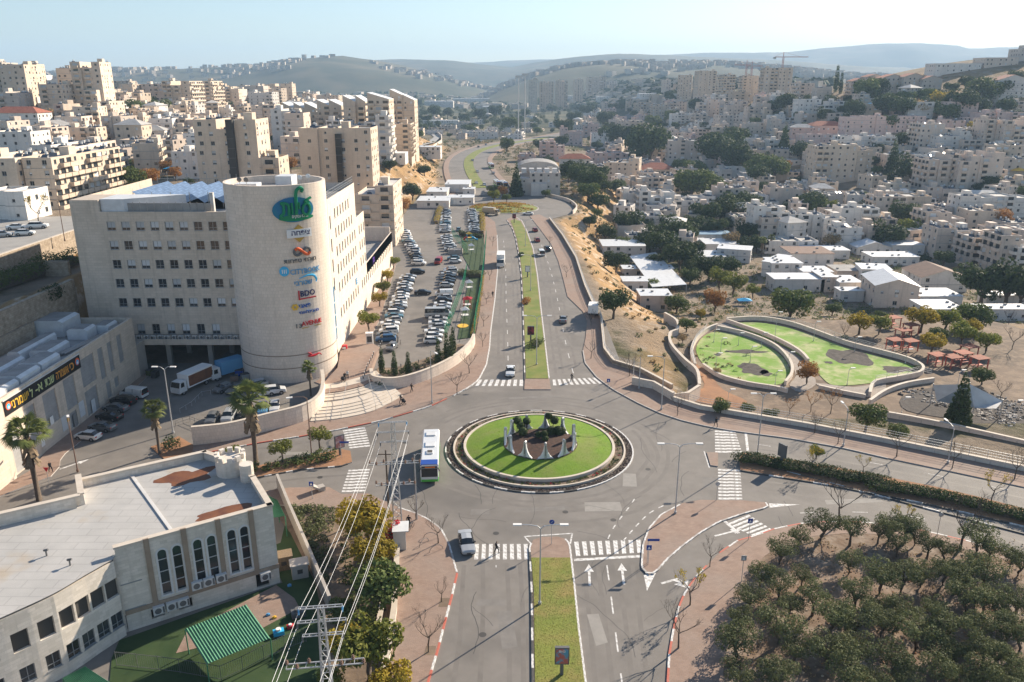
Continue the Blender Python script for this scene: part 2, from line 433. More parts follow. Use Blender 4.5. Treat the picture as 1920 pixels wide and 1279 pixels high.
def pavement(name, px, material='paving', z=KH, world=False, n=0, z0=-.5):
    P = px if world else A(px, z)
    if n: P = smooth(P, n, True)
    PAVES[name] = P
    return structure(name, MB().prism(P, z0, z, 0, 1), [material, 'kerb_grey'])
K_NW = [(360, 853), (413, 843), (493, 828), (560, 818), (627, 806), (715, 788), (804, 762), (850, 741), (880, 725), (897, 712), (912, 683), (918, 650), (920, 620), (928, 560), (933, 507), (934, 480), (932, 440), (928, 416), (912, 405)]
plaza = pavement('plaza_pavement', K_NW+[(900, 408), (906, 440), (910, 470), (908, 510), (905, 540), (897, 600), (890, 640), (860, 672), (800, 702), (745, 719), (700, 712), (697, 695), (706, 668), (713, 652), (690, 640), (712, 600), (730, 540), (745, 488), (722, 488), (640, 648), (632, 690), (590, 716), (606, 722), (600, 771), (567, 791), (500, 809), (433, 826), (363, 836)])
K_SW = [(490, 921), (544, 914), (617, 913), (640, 926), (690, 925), (747, 951), (780, 962), (803, 973), (827, 991), (842, 1020), (851, 1052), (857, 1074), (848, 1113), (834, 1166), (820, 1220), (802, 1279), (785, 1340)]
pavement('roadside_pavement', K_SW+[(690, 1340), (716, 1290), (729, 1218), (739, 1149), (743, 1068), (746, 1015), (730, 985), (690, 963), (638, 952), (593, 950), (540, 947), (505, 945)])
K_N = [(993, 405), (1013, 430), (1033, 457), (1047, 490), (1057, 527), (1064, 556), (1092, 583), (1101, 600), (1098, 633), (1093, 657), (1097, 680), (1120, 708), (1150, 730), (1200, 757), (1240, 775), (1280, 788), (1327, 799), (1373, 807), (1480, 821), (1580, 839), (1671, 860), (1795, 886), (1920, 913), (2150, 968)]
pavement('cliffside_pavement', K_N+[(2150, 930), (1920, 884), (1795, 858), (1647, 828), (1513, 802), (1413, 785), (1313, 768), (1262, 752), (1262, 728), (1200, 698), (1150, 683), (1133, 660), (1127, 600), (1110, 570), (1097, 540), (1080, 487), (1055, 445), (1030, 412), (1012, 402)])
K_S = [(1248, 1340), (1252, 1279), (1255, 1227), (1262, 1184), (1272, 1140), (1283, 1113), (1300, 1087), (1325, 1060), (1349, 1036), (1383, 1013), (1420, 1003), (1455, 990), (1513, 979), (1589, 977), (1637, 980), (1726, 993), (1815, 1014), (1920, 1040), (2150, 1110)]
pavement('grove_pavement', K_S+[(2150, 1128), (1920, 1056), (1863, 1043), (1771, 1021), (1700, 1008), (1637, 1001), (1582, 1000), (1527, 1005), (1470, 1018), (1434, 1042), (1393, 1084), (1371, 1125), (1361, 1183), (1355, 1279), (1350, 1340)])
pavement('grove_ground', [(1350, 1340), (1355, 1279), (1361, 1183), (1371, 1125), (1393, 1084), (1434, 1042), (1470, 1018), (1527, 1005), (1582, 1000), (1637, 1001), (1700, 1008), (1771, 1021), (1863, 1043), (1920, 1056), (2150, 1128), (2400, 1340)], 'grove_soil' if 'grove_soil' in MATS else 'soil_grey', .12)
K_I = [(1203, 1063), (1206, 1020), (1217, 990), (1240, 964), (1280, 943), (1314, 937), (1350, 938), (1393, 938), (1436, 942), (1441, 947), (1436, 951), (1397, 961), (1349, 977), (1314, 997), (1280, 1022), (1250, 1048), (1231, 1070), (1217, 1077)]
pavement('traffic_island', K_I)
pavement('splitter_island', [(1325, 848), (1346, 848), (1346, 874), (1332, 872)])
K_M = [(993, 1024), (1000, 1012), (1015, 1007), (1045, 1006), (1060, 1010), (1068, 1020), (1076, 1088), (1085, 1177), (1098, 1279), (1106, 1340), (999, 1340), (999, 1279), (997, 1106)]
pavement('south_median', K_M)
structure('south_median_lawn', MB().prism(A([(996, 1046), (1069, 1046), (1075, 1095), (1083, 1177), (1096, 1279), (1103, 1340), (1003, 1340), (1003, 1279), (1001, 1106)], KH), None, KH+.05), 'lawn_dry')
K_NM = [(984, 712), (983, 667), (980, 567), (977, 513), (973, 480), (967, 447), (960, 427), (950, 412), (958, 407), (968, 407), (978, 413), (988, 433), (1000, 467), (1008, 517), (1015, 583), (1025, 667), (1030, 712)]
pavement('north_median', [(983, 730), *K_NM, (1033, 730)])
structure('north_median_lawn', MB().prism(A([(986, 710), (985, 667), (982, 567), (979, 513), (975, 480), (969, 447), (963, 428), (957, 414), (965, 411), (976, 415), (986, 433), (998, 467), (1006, 517), (1013, 583), (1023, 667), (1028, 710)], KH), None, KH+.05), 'lawn_median')
K_E = [(1386, 860), (1393, 849), (1440, 855), (1520, 868), (1590, 880), (1661, 894), (1753, 912), (1830, 930), (1920, 953), (2150, 1020), (2150, 1060), (1920, 986), (1795, 957), (1723, 941), (1623, 922), (1541, 906), (1452, 892), (1388, 881)]
pavement('east_median', K_E, 'soil_red')
# west road planter
pavement('west_median', [(440, 884), (500, 869), (560, 858), (640, 842), (657, 845), (660, 866), (640, 873), (560, 880), (500, 891), (455, 899)], 'soil_red')
# the lower yard pavements on the left
pavement('yard_pavement', [(-40, 960), (0, 930), (45, 912), (95, 893), (112, 874), (113, 862), (122, 850), (150, 828), (280, 702), (262, 702), (90, 842), (60, 880), (-40, 940)])
pavement('yard_pavement', [(-10, 985), (30, 968), (100, 945), (150, 930), (160, 945), (120, 965), (0, 1010)])
# kerb stones (painted red and white, black and white, or plain white), each stone its own piece
def kerb_mesh(L, w, h, m, name):
    b = MB(); b.box(-L/2, L/2, -w/2, w/2, -h, 0, 0); k = b.mesh(name, m); return k
KM = {c: kerb_mesh(.985, .22, .3, m, 'kerb_stone') for c, m in (('w', 'paint_white'), ('r', 'paint_red'), ('b', 'paint_black'), ('g', 'kerb_grey'))}
KB = {c: kerb_mesh(1.985, .22, .3, m, 'kerb_stone') for c, m in (('w', 'paint_white'), ('r', 'paint_red'), ('b', 'paint_black'), ('g', 'kerb_grey'))}
def kerbs(px, pat, parent, z=KH+.012, d=1.0, world=False, inset=.08):
    P = px if world else A(px, z); P = resample(P, d); ms = KM if d == 1.0 else KB
    for i, (a, b) in enumerate(zip(P, P[1:])):
        t = b-a; c = (a+b)/2
        link('kerb_stone', ms[pat[i % len(pat)]], parent, (c.x, c.y, z), math.atan2(t.y, t.x))
S = bpy.data.objects
kerbs(K_SW[5:12], 'wwgg', S['roadside_pavement']); kerbs(K_SW[11:], 'rrww', S['roadside_pavement'])
kerbs(K_NW[:8], 'rrww', S['plaza_pavement'], d=2.0); kerbs(K_NW[7:17], 'w', S['plaza_pavement'], d=2.0)
kerbs(K_N[9:21], 'g', S['cliffside_pavement'], d=2.0)
kerbs(K_S[1:8], 'rrww', S['grove_pavement']); kerbs(K_S[8:18], 'rw', S['grove_pavement'], d=2.0)
kerbs(K_I[8:]+K_I[:5], 'wwg', S['traffic_island'])
kerbs(K_M[4:10], 'w', S['south_median']); kerbs(list(reversed(K_M[10:]))[::-1]+[K_M[0], K_M[1]], 'bbww', S['south_median'])
kerbs(K_NM[:8], 'bbww', S['north_median'], d=2.0); kerbs(K_NM[9:], 'w', S['north_median'], d=2.0)
kerbs(list(reversed(K_E[10:]))+[K_E[0]], 'bbw', S['east_median'], d=2.0)
kerbs([(455, 899), (500, 891), (560, 880), (640, 873), (660, 866)], 'wbb', S['west_median'], d=1.0)
# painted road marks, each one its own sheet
def mark(poly, name='road_marking', z=.006, parent=None):
    c = (sum(p[0] for p in poly)/len(poly), sum(p[1] for p in poly)/len(poly))
    mb = MB().prism([(p[0]-c[0], p[1]-c[1]) for p in poly], None, 0)
    o = mb.build(name, 'paint_white', parent or road); o.location = (c[0], c[1], z); return o
def crosswalk(q, n, duty=.55):
    a, b, c, d = [Vector(p) for p in A(q)]
    for i in range(n):
        t0 = (i+.5-duty/2)/n; t1 = (i+.5+duty/2)/n
        mark([a.lerp(b, t0), a.lerp(b, t1), d.lerp(c, t1), d.lerp(c, t0)], 'crosswalk_stripe')
crosswalk([(888, 1020), (992, 1020), (994, 1049), (886, 1049)], 8)
crosswalk([(1073, 1016), (1204, 1012), (1206, 1036), (1077, 1043)], 9)
crosswalk([(1340, 806), (1341, 850), (1392, 850), (1378, 808)], 8)
crosswalk([(1346, 878), (1347, 938), (1392, 938), (1388, 880)], 10)
crosswalk([(1360, 982), (1415, 1006), (1449, 994), (1402, 964)], 6)
crosswalk([(896, 712), (983, 712), (983, 724), (888, 724)], 8)
crosswalk([(1034, 712), (1117, 708), (1132, 719), (1035, 723)], 9)
crosswalk([(642, 806), (656, 842), (695, 838), (684, 800)], 8)
crosswalk([(654, 880), (640, 924), (684, 923), (694, 878)], 8)
def line(px, w=.16, dash=None, name='lane_line'):
    P = A(px)
    if dash:
        P = resample(smooth(P, 4), .5); k = int(dash[0]/.5); g = int(dash[1]/.5); i = 0
        while i+k < len(P):
            a, b = P[i], P[i+k]; t = (b-a).normalized(); n = Vector((-t.y, t.x))*w/2; mark([a+n, a-n, b-n, b+n], name); i += k+g
    else:
        P = [Vector(p) for p in P]; mb = MB().strip([tuple(p) for p in P], w, None, .007); mb.build(name, 'paint_white', road)
line([(1076, 1050), (1201, 1043)], .5, name='stop_line')
line([(1138, 1060), (1146, 1120), (1156, 1200), (1166, 1279), (1174, 1330)], .16, (3, 3))
line([(1244, 948), (1218, 962), (1194, 985), (1172, 1010), (1160, 1024)], .16, (1, 1.2))
line([(1140, 1010), (1150, 990), (1163, 972), (1180, 950), (1190, 935)], .16, (1, 1.5))
line([(953, 705), (952, 640), (949, 560), (948, 500), (944, 450)], .14, (3, 6)); line([(1075, 700), (1060, 640), (1045, 560), (1030, 500), (1010, 445)], .14, (3, 6))
line([(985, 728), (1032, 728)], .15); line([(983, 1006), (1000, 1024)], .2); line([(983, 1006), (1073, 1000)], .2); line([(1073, 1000), (1069, 1020)], .2)
line([(930, 1060), (935, 1150), (932, 1279)], .1, (.5, 30))
line([(1357, 976), (1385, 1000)], .45, name='stop_line'); line([(1320, 846), (1330, 877)], .18); line([(1398, 809), (1402, 846)], .4, name='stop_line')
line([(1460, 884), (1560, 896), (1660, 914), (1780, 938), (1920, 975)], .12, (1, 8)); line([(1420, 833), (1560, 855), (1700, 880), (1920, 925)], .12, (2, 6))
line([(1500, 962), (1600, 960), (1720, 970), (1920, 1020)], .12, (2, 5))
def arrow(px, py, px2, py2, L=4.2, turn=0):
    a = Vector(at(px, py)); b = Vector(at(px2, py2)); t = (b-a).normalized(); n = Vector((-t.y, t.x)); b = a+t*L
    if not turn: pts = [a-n*.14, a+t*(L-1.5)-n*.14, a+t*(L-1.5)-n*.55, b, a+t*(L-1.5)+n*.55, a+t*(L-1.5)+n*.14, a+n*.14]
    else: pts = [a-n*.16, a+t*1.6-n*.16, a+t*1.9-n*.7, a+t*1.2-n*.7, a+t*2.2-n*1.9, a+t*3.2-n*.7, a+t*2.5-n*.7, a+t*2.3+n*.16, a+n*.16]
    mark([tuple(p) for p in pts], 'lane_arrow')
arrow(1106, 1098, 1104, 1062); arrow(1170, 1096, 1166, 1064); arrow(1240, 1094, 1268, 1086, turn=1); arrow(1340, 1005, 1372, 997, turn=0)
arrow(112, 880, 150, 867)
mark(A([(1207, 1078), (1230, 1074), (1213, 1108)])); mark(A([(1442, 944), (1500, 946), (1443, 952)]))

# wear on the asphalt: repair patches, sealed cracks, manholes
mat('tar', (.075, .07, .066), .7); mat('patch', (.17, .158, .146), .85, (.21, .195, .18), .9, 6); mat('patch_pale', (.30, .28, .255), .85, (.25, .235, .215), .9, 6); mat('iron', (.08, .075, .07), .6, metal=.4)
wr = random.Random(41)
for i, (px, py, a, b, m_) in enumerate(((920, 1130, 3.2, 1.2, 'patch'), (950, 1180, 1.6, 6, 'patch'), (900, 960, 2.5, 1.4, 'patch'), (1130, 950, 5, 2.4, 'patch_pale'), (1010, 955, 7, 1.0, 'patch'), (1180, 900, 2, 4, 'patch_pale'), (740, 850, 4, 2, 'patch'), (1000, 745, 9, .9, 'patch'), (1120, 1180, 1.3, 5, 'patch_pale'), (1600, 940, 8, 1.2, 'patch_pale'), (960, 600, 1.4, 9, 'patch'), (1060, 640, 1.5, 7, 'patch'), (560, 850, 5, 1, 'patch_pale'), (760, 600, 2, 8, 'patch'), (1330, 905, 2, 3, 'patch'))):
    x, y = at(px, py); t = wr.uniform(-.15, .15); P = [(x+u*math.cos(t)-v*math.sin(t), y+u*math.sin(t)+v*math.cos(t)) for u, v in ((-a/2, -b/2), (a/2, -b/2*wr.uniform(.8, 1)), (a/2, b/2), (-a/2*wr.uniform(.8, 1), b/2))]
    MB().prism(P, None, .0032).build('repair_patch', m_, road)
for i in range(34):
    px, py = wr.choice(((wr.uniform(870, 985), wr.uniform(1060, 1270)), (wr.uniform(1090, 1230), wr.uniform(1060, 1270)), (wr.uniform(800, 1250), wr.uniform(930, 1000)), (wr.uniform(940, 1080), wr.uniform(520, 720)), (wr.uniform(1200, 1320), wr.uniform(800, 950)), (wr.uniform(1450, 1850), wr.uniform(930, 980))))
    x, y = at(px, py); a = wr.uniform(0, 6.28) if wr.random() < .4 else math.pi/2+wr.uniform(-.2, .2); pts = [(x, y)]
    for k in range(wr.randint(5, 16)): a += wr.uniform(-.45, .45)*.6; pts.append((pts[-1][0]+.8*math.cos(a), pts[-1][1]+.8*math.sin(a)))
    MB().strip(pts, wr.uniform(.04, .09), None, .0046).build('sealed_crack', 'tar', road)
for px, py in ((905, 1190), (930, 1000), (1150, 975), (1215, 880), (1060, 960), (760, 830), (955, 650), (1050, 690), (1500, 900), (1290, 960), (600, 895)):
    x, y = at(px, py); MB().prism([(x+.4*math.cos(k*.393), y+.4*math.sin(k*.393)) for k in range(16)], None, .005).build('manhole_cover', 'iron', road)

mat('tyre_wear', (.142, .128, .115), .75, (.185, .168, .151), .5, 7, .3, .7, spec=.35)
def wear(pts, w=.55): MB().strip(pts, w, None, .0024).build('tyre_track', 'tyre_wear', road)
for r, a0, a1 in ((16.6, -3.0, .4), (18.1, -2.7, 2.6), (19.6, -1.4, 2.9), (21.0, .5, 2.4), (22.6, -2.2, -.6)):
    wear([(4.2+(r+.5*noise.noise(Vector((k*.3, r, 0))))*math.cos(a0+(a1-a0)*k/40), 112.6+(r+.5*noise.noise(Vector((k*.3, r, 0))))*math.sin(a0+(a1-a0)*k/40)) for k in range(41)], .6)
for line_ in ([(870, 1060), (866, 1120), (862, 1200), (850, 1279)], [(905, 1056), (906, 1120), (904, 1200), (900, 1279)], [(950, 1056), (955, 1150), (955, 1279)], [(975, 1056), (980, 1150), (982, 1279)], [(1092, 1055), (1102, 1130), (1116, 1279)], [(1120, 1055), (1130, 1130), (1148, 1279)], [(1155, 1055), (1168, 1130), (1186, 1279)], [(1185, 1055), (1196, 1130), (1214, 1279)], [(935, 700), (935, 620), (940, 540), (942, 480)], [(945, 700), (945, 620), (947, 540), (948, 480)], [(966, 700), (965, 620), (962, 540), (958, 480)], [(976, 700), (974, 620), (970, 540), (966, 480)], [(1042, 700), (1034, 640), (1024, 560), (1012, 480)], [(1056, 700), (1046, 640), (1034, 560), (1020, 480)], [(1080, 690), (1066, 620), (1052, 540)], [(1400, 826), (1560, 849), (1720, 877), (1920, 917)], [(1420, 842), (1560, 862), (1720, 892), (1920, 934)], [(1420, 902), (1560, 918), (1720, 950), (1920, 1000)], [(1420, 920), (1560, 936), (1720, 962), (1920, 1018)], [(480, 842), (560, 832), (640, 818), (720, 806)], [(500, 905), (580, 896), (660, 890)]): wear(smooth(A(line_), 5), .5)
# ================================================================ NEAR BUILDINGS
mat('stone_office', (.69, .585, .485), .85, (.61, .51, .41), .25, 6, .35, .7, brick=(1.1, .5, .78, .12), col3=(.62, .525, .43), scale3=.12, streak=.22)
mat('stone_tower', (.76, .655, .555), .85, (.70, .59, .49), .3, 6, .35, .7, brick=(.62, .62, .80, .09), streak=.12)
mat('stone_kinder', (.76, .69, .61), .85, (.68, .61, .53), .5, 6, .35, .7, brick=(.95, .33, .80, .18), streak=.15)
mat('stone_band', (.34, .265, .20), .9, (.29, .22, .165), 1)
mat('roof_membrane', (.40, .39, .375), .75, (.47, .455, .435), .25, 5, .35, .65, brick=(3.0, 1.3, .82, .05, 1), col3=(.42, .36, .29), scale3=.16, lo3=.58, hi3=.72)
mat('rust_stain', (.21, .085, .038), .6, (.13, .05, .03), .7, 5)
mat('roof_grey', (.34, .33, .32), .85, (.25, .24, .23), .4, 5)
mat('roof_white', (.62, .61, .59), .8, (.50, .48, .46), .5, 5, .4, .7)
mat('sheet_white', (.66, .67, .68), .5, (.56, .57, .58), .8, spec=.4)
mat('panel_blue', (.10, .15, .24), .25, (.13, .19, .30), .6, spec=.6, brick=(1.0, 1.65, 1.6, .05, 1))
mat('glass_blue', (.10, .22, .34), .12, (.15, .30, .42), .5, spec=.7)
mat('infill_grey', (.36, .355, .35), .8, (.30, .295, .29), .6, brick=(.5, .5, .85, .06))
mat('blind', (.55, .56, .57), .6, var=.25)
mat('frame_white', (.62, .61, .6), .5); mat('frame_alu', (.33, .345, .36), .4, metal=.4)
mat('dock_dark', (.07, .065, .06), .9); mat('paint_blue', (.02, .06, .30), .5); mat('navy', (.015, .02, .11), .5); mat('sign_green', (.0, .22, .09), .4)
mat('sign_teal', (.01, .14, .33), .4, (.01, .20, .26), .3); mat('sign_blue', (.01, .10, .42), .4); mat('sign_sky', (.05, .42, .72), .4); mat('sign_red', (.55, .02, .03), .4); mat('sign_orange', (.80, .13, .03), .4); mat('sign_grey', (.13, .13, .13), .5)
mat('sign_gold', (.50, .31, .06), .4); mat('sign_text_blue', (.12, .33, .56), .4); mat('sign_purple', (.16, .07, .42), .4); mat('yellow', (.75, .45, .05), .5); mat('orange_text', (.72, .33, .05), .5); mat('lime_text', (.55, .62, .30), .5)
mat('corr_green', (.055, .20, .11), .5, (.04, .16, .09), .5, spec=.4, streak=.3); mat('corr_pale', (.085, .24, .14), .5, streak=.3)
mat('ac_white', (.60, .59, .57), .6)
def facade(mb, O, U, Wd, H, holes, dep=.25, mw=0, mr=0):
    """upright wall with real openings; outward side is U x Z"""
    O = Vector(O); U = Vector(U).normalized(); Z = Vector((0, 0, 1)); N = U.cross(Z)
    us = sorted({0.0, Wd, *[round(h[0], 4) for h in holes], *[round(h[1], 4) for h in holes]})
    vs = sorted({0.0, H, *[round(h[2], 4) for h in holes], *[round(h[3], 4) for h in holes]})
    P = lambda u, v, d=0: O+U*u+Z*v-N*d
    for v0, v1 in zip(vs, vs[1:]):
        vm = (v0+v1)/2; row = [h for h in holes if h[2] < vm < h[3]]; start = 0.0
        for h in sorted(row):
            if h[0] > start+1e-4: mb.quad(P(start, v0), P(h[0], v0), P(h[0], v1), P(start, v1), mw)
            start = max(start, h[1])
        if start < Wd-1e-4: mb.quad(P(start, v0), P(Wd, v0), P(Wd, v1), P(start, v1), mw)
    for (a, b, c, d) in [h[:4] for h in holes]:
        mb.quad(P(a, c), P(a, c, dep), P(a, d, dep), P(a, d), mr); mb.quad(P(b, c, dep), P(b, c), P(b, d), P(b, d, dep), mr)
        mb.quad(P(a, c), P(b, c), P(b, c, dep), P(a, c, dep), mr); mb.quad(P(a, d, dep), P(b, d, dep), P(b, d), P(a, d), mr)
_WIN = {}
def window_meshes(w, h, kind):
    key = (round(w, 2), round(h, 2), kind)
    if key not in _WIN:
        f = MB(); t = .07
        f.box(0, w, .10, .16, 0, t); f.box(0, w, .10, .16, h-t, h); f.box(0, t, .10, .16, t, h-t); f.box(w-t, w, .10, .16, t, h-t)
        if w > .9: f.box(w/2-.035, w/2+.035, .105, .155, t, h-t)
        if h > 1.5: f.box(t, w-t, .106, .154, h*.3, h*.3+.06)
        f.box(-.06, w+.06, -.06, .1, -.09, 0.002)
        fr_ = f; f = MB(); f.v, f.f, f.m = list(fr_.v), list(fr_.f), [1]*len(fr_.f)
        if kind == 'trim':
            for q in ((-.14, 0, -.02, h+.14), (w, w+.14, -.02, h+.14)): f.box(q[0], q[1], -.045, .02, q[2], q[3])
            f.box(-.14, w+.14, -.047, .02, h, h+.14)
        g = MB(); g.quad((t, .15, t), (w-t, .15, t), (w-t, .15, h-t), (t, .15, h-t))
        bl = MB(); bl.quad((t, .145, h*.34), (w-t, .145, h*.34), (w-t, .145, h-t), (t, .145, h-t))
        _WIN[key] = (f.mesh('window_frame', ['stone_trim', 'frame_alu']), g.mesh('window_pane', 'glass'), bl.mesh('window_blind', 'blind'))
    return _WIN[key]
def window(parent, O, U, u, v, w, h, kind='plain', blind=False, sub=True):
    fm, gm, bm = window_meshes(w, h, kind); U = Vector(U).normalized(); p = Vector(O)+U*u; pl = parent.location
    o = link('window', fm, parent, (p.x-pl.x, p.y-pl.y, p.z+v-pl.z), math.atan2(U.y, U.x))
    link('pane', gm, o)
    if blind: link('blind', bm, o)
    return o
_AC = None
def ac_unit(parent, loc, rz=0, sc=1.0):
    global _AC
    if _AC is None:
        b = MB(); b.box(-.45, .45, -.18, .18, 0, .72, 0); b.cyl((-.08, -.185, .36), (-.08, -.195, .36), .27, n=12, m=1); b.box(.28, .42, -.19, -.17, .06, .66, 1); b.box(-.4, -.34, -.2, .2, -.06, 0, 1); b.box(.34, .4, -.2, .2, -.06, 0, 1)
        _AC = b.mesh('air_conditioner', ['ac_white', 'sign_grey'])
    pl = parent.location
    return link('air_conditioner', _AC, parent, (loc[0]-pl.x, loc[1]-pl.y, loc[2]-pl.z), rz, sc)
def text_mesh(s, size, material, depth=.06, width=None):
    heb = any('\u0590' <= c <= '\u05ff' for c in s)
    c = bpy.data.curves.new('lettering', 'FONT'); c.body = s[::-1] if heb else s; c.size = size; c.extrude = depth/2; c.align_x = 'CENTER'; c.resolution_u = 2; c.offset = .012*size
    o = bpy.data.objects.new('lettering', c); COL.objects.link(o); dg = bpy.context.evaluated_depsgraph_get()
    me = bpy.data.meshes.new_from_object(o.evaluated_get(dg)); bpy.data.objects.remove(o); bpy.data.curves.remove(c)
    V = [v.co.copy() for v in me.vertices]; xs = [v.x for v in V]; ys = [v.y for v in V]
    cx, cyy, k = (min(xs)+max(xs))/2, (min(ys)+max(ys))/2, (width/(max(xs)-min(xs)) if width else 1)
    for v in me.vertices: v.co = ((v.co.x-cx)*k, (v.co.y-cyy)*(1 if width else 1), v.co.z)
    me.materials.clear(); me.materials.append(MATS[material]); me.name = 'lettering'; return me
# ---------------------------------------------------------------- office building
OB = thing('office_building', 'cream stone office block with a round corner tower covered in company signs', 'building', (-45, 150, 0))
YW, XF = 150.0, -36.5
TC, TR, TH = (-43.9, 149.2), 9.1, 36.8
rnd = random.Random(4)
wing = MB(); Ow = (-83, YW, 5.6); holes = []; wins = []
for r, py in enumerate((424, 460, 495.5, 531, 567)):
    zc = z_at(py, YW)
    for c in range(9):
        u = 7.2+c*2.74-.78; holes.append((u, u+1.56, zc-5.6-.85, zc-5.6+.85)); wins.append(holes[-1])
low = []
for c in range(6):
    u = 9.2+c*2.95; low.append((u, u+1.5, 1.1, 3.2))
facade(wing, Ow, (1, 0, 0), 30, 25.2, holes+low, .22)
wing.box(-83, -55, 149.99, 150.45, 30.8, 31.6) if False else None
facade(wing, (-83, 186, -2), (0, -1, 0), 36, 35, [], .2)                       # west side
wing.box(-83.0, -77.6, 150.003, 158, 30.8, 33.0)                              # solid corner of the parapet
wing.quad((-83, 150, 30.3), (-45, 150, 30.3), (-45, 186, 30.3), (-83, 186, 30.3), 1)
wing.quad((-77.6, 150, 30.8), (-50, 150, 30.8), (-50, 150.5, 30.8), (-77.6, 150.5, 30.8)); wing.quad((-50, 150.5, 30.3), (-77.6, 150.5, 30.3), (-77.6, 150.5, 30.8), (-50, 150.5, 30.8))
wing.build('wing_wall', ['stone_office', 'roof_grey'], OB, world=True)
for i, h in enumerate(wins+low): window(OB, Ow, (1, 0, 0), h[0], h[2], h[1]-h[0], h[3]-h[2], 'trim', rnd.random() < .45)
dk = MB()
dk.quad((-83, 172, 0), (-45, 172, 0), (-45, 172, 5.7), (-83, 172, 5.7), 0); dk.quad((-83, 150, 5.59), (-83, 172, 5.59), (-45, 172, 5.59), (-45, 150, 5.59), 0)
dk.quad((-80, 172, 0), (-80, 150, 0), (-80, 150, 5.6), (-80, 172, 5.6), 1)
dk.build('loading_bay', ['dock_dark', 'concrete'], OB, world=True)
for px in (316, 394, 432, 352):
    x = x_at(px, 150.5 if px in (316, 394) else 158, 3); y = 150.5 if px in (316, 394) else 158
    MB().box(x-.45, x+.45, y, y+.9, 0, 5.6).build('column', 'concrete', OB, world=True)
lg = MB(); lg.box(-76.5, -52.2, 147.7, 149.995, 5.2, 6.0); lg.box(-76.5, -52.2, 147.7, 147.85, 6.0, 6.35); lg.build('ledge', 'stone_office', OB, world=True)
for i in range(17): ac_unit(OB, (-75.7+i*1.36, 148.5+.3*(i % 2), 6.06), rnd.uniform(-.3, .3), 1.1)
rl = MB()
for i in range(25): rl.cyl((-76.3+i, 147.78, 6.3), (-76.3+i, 147.78, 7.3), .03, n=4)
rl.bar((-76.4, 147.78, 7.3), (-52.3, 147.78, 7.3), .05); rl.build('railing', 'dark_metal', OB, world=True)
# tower
tw = MB(); N = 72
for i in range(N):
    a0, a1 = 2*math.pi*i/N, 2*math.pi*(i+1)/N; c = lambda a, r=TR: (TC[0]+r*math.cos(a), TC[1]+r*math.sin(a))
    p, q = c(a0), c(a1); pi_, qi = c(a0, TR-.5), c(a1, TR-.5)
    for z0, z1, r in ((0, 2.8, 0), (2.8, 3.0, .06), (3.0, 5.3, 0), (5.3, 5.5, .06), (5.5, TH, 0)):
        p2, q2 = c(a0, TR-r), c(a1, TR-r); tw.quad((*p2, z0), (*q2, z0), (*q2, z1), (*p2, z1), 2 if r else 0)
        if r: tw.quad((*p2, z0), (*p, z0), (*q, z0), (*q2, z0), 2)
    tw.quad((*p, TH), (*q, TH), (*qi, TH), (*pi_, TH)); tw.quad((*qi, TH-1.6), (*pi_, TH-1.6), (*pi_, TH), (*qi, TH))
    tw.tri((*pi_, TH-1.6), (*qi, TH-1.6), (*TC, TH-1.6), 1)
tw.build('tower', ['stone_tower', 'roof_grey', 'stone_band'], OB, world=True)
cl = MB()
cl.box(-50, -46, 145, 148, TH-1.6, TH-.2).build('roof_hut', 'sheet_white', OB, world=True); MB().box(-44, -41, 150, 154, TH-1.6, TH+.6).build('roof_hut', 'sheet_white', OB, world=True)
for (x, y) in ((-48.5, 143.6), (-47.2, 143.3), (-38.6, 147.0), (-37.6, 149)):
    d = MB().cyl((x, y, TH-1.6), (x, y, TH+.5), .05, n=5, m=1); d.ball((x, y-.1, TH+.75), (.45, .18, .45), 8); d.build('satellite_dish', ['sign_grey' if x < -45 else 'white', 'metal'], OB, world=True)
# long east front
ef = MB()
def east(y0, y1, H, rows, extra=()):
    holes = list(extra); L = y1-y0
    for zc, ys, w, h in rows:
        for y in ys:
            if y0 < y-w and y+w < y1: holes.append((y-y0-w/2, y-y0+w/2, zc-h/2, zc+h/2))
    facade(ef, (XF, y0, 0), (0, 1, 0), L, H, holes, .3)
    for a, b, c, d in holes: window(OB, (XF, y0, 0), (0, 1, 0), a, c, b-a, d-c, 'plain')
seq = lambda a, n, d: [a+i*d for i in range(n)]
row6 = seq(164, 27, 2.8)
Arows = [(28.4, seq(164, 6, 2.8), 1.0, 2.0), (24.4, seq(164, 7, 2.8), 1.0, 2.0), (20.5, seq(164, 12, 2.8), 1.0, 2.0), (16.7, seq(164, 12, 2.8), 1.0, 2.0), (12.8, seq(164, 12, 2.8), 1.0, 2.0), (7.2, row6, 1.0, 2.0), (27.2, [159.4], 1.0, 2.6), (22.6, [159.4], 1.0, 2.6), (18.4, [159.4], 1.0, 2.6), (14.6, [159.4], 1.0, 2.6)]
east(157.8, 186, 32.0, Arows); east(186, 196, 24, Arows); east(196, 240, 10.8, Arows)
ef.quad((-83, 186, 30.3), (-36.6, 186, 30.3), (-36.6, 157, 30.3), (-83, 157, 30.3), 1)
for y, za, zb in ((186, 24, 32), (196, 10.8, 24)): ef.quad((XF, y, za), (-75, y, za), (-75, y, zb), (XF, y, zb))
ef.quad((XF, 240, 0), (-60, 240, 0), (-60, 240, 10.8), (XF, 240, 10.8)); ef.quad((XF, 196, 23.2), (-75, 196, 23.2), (-75, 186, 23.2), (XF, 186, 23.2), 1)
ef.box(-36.9, XF, 196, 240, 8.0, 10.79); ef.quad((-37, 240, 8.2), (-60, 240, 8.2), (-60, 196, 8.2), (-37, 196, 8.2), 1); ef.box(-60, -37, 239.4, 240.0, 8.0, 12.4); ef.box(-60.4, -60, 196, 240, 0, 12.2)
ef.quad((XF, 157.8, 0), (XF, 157.8, 32), (-42, 157.8, 32), (-42, 157.8, 0))
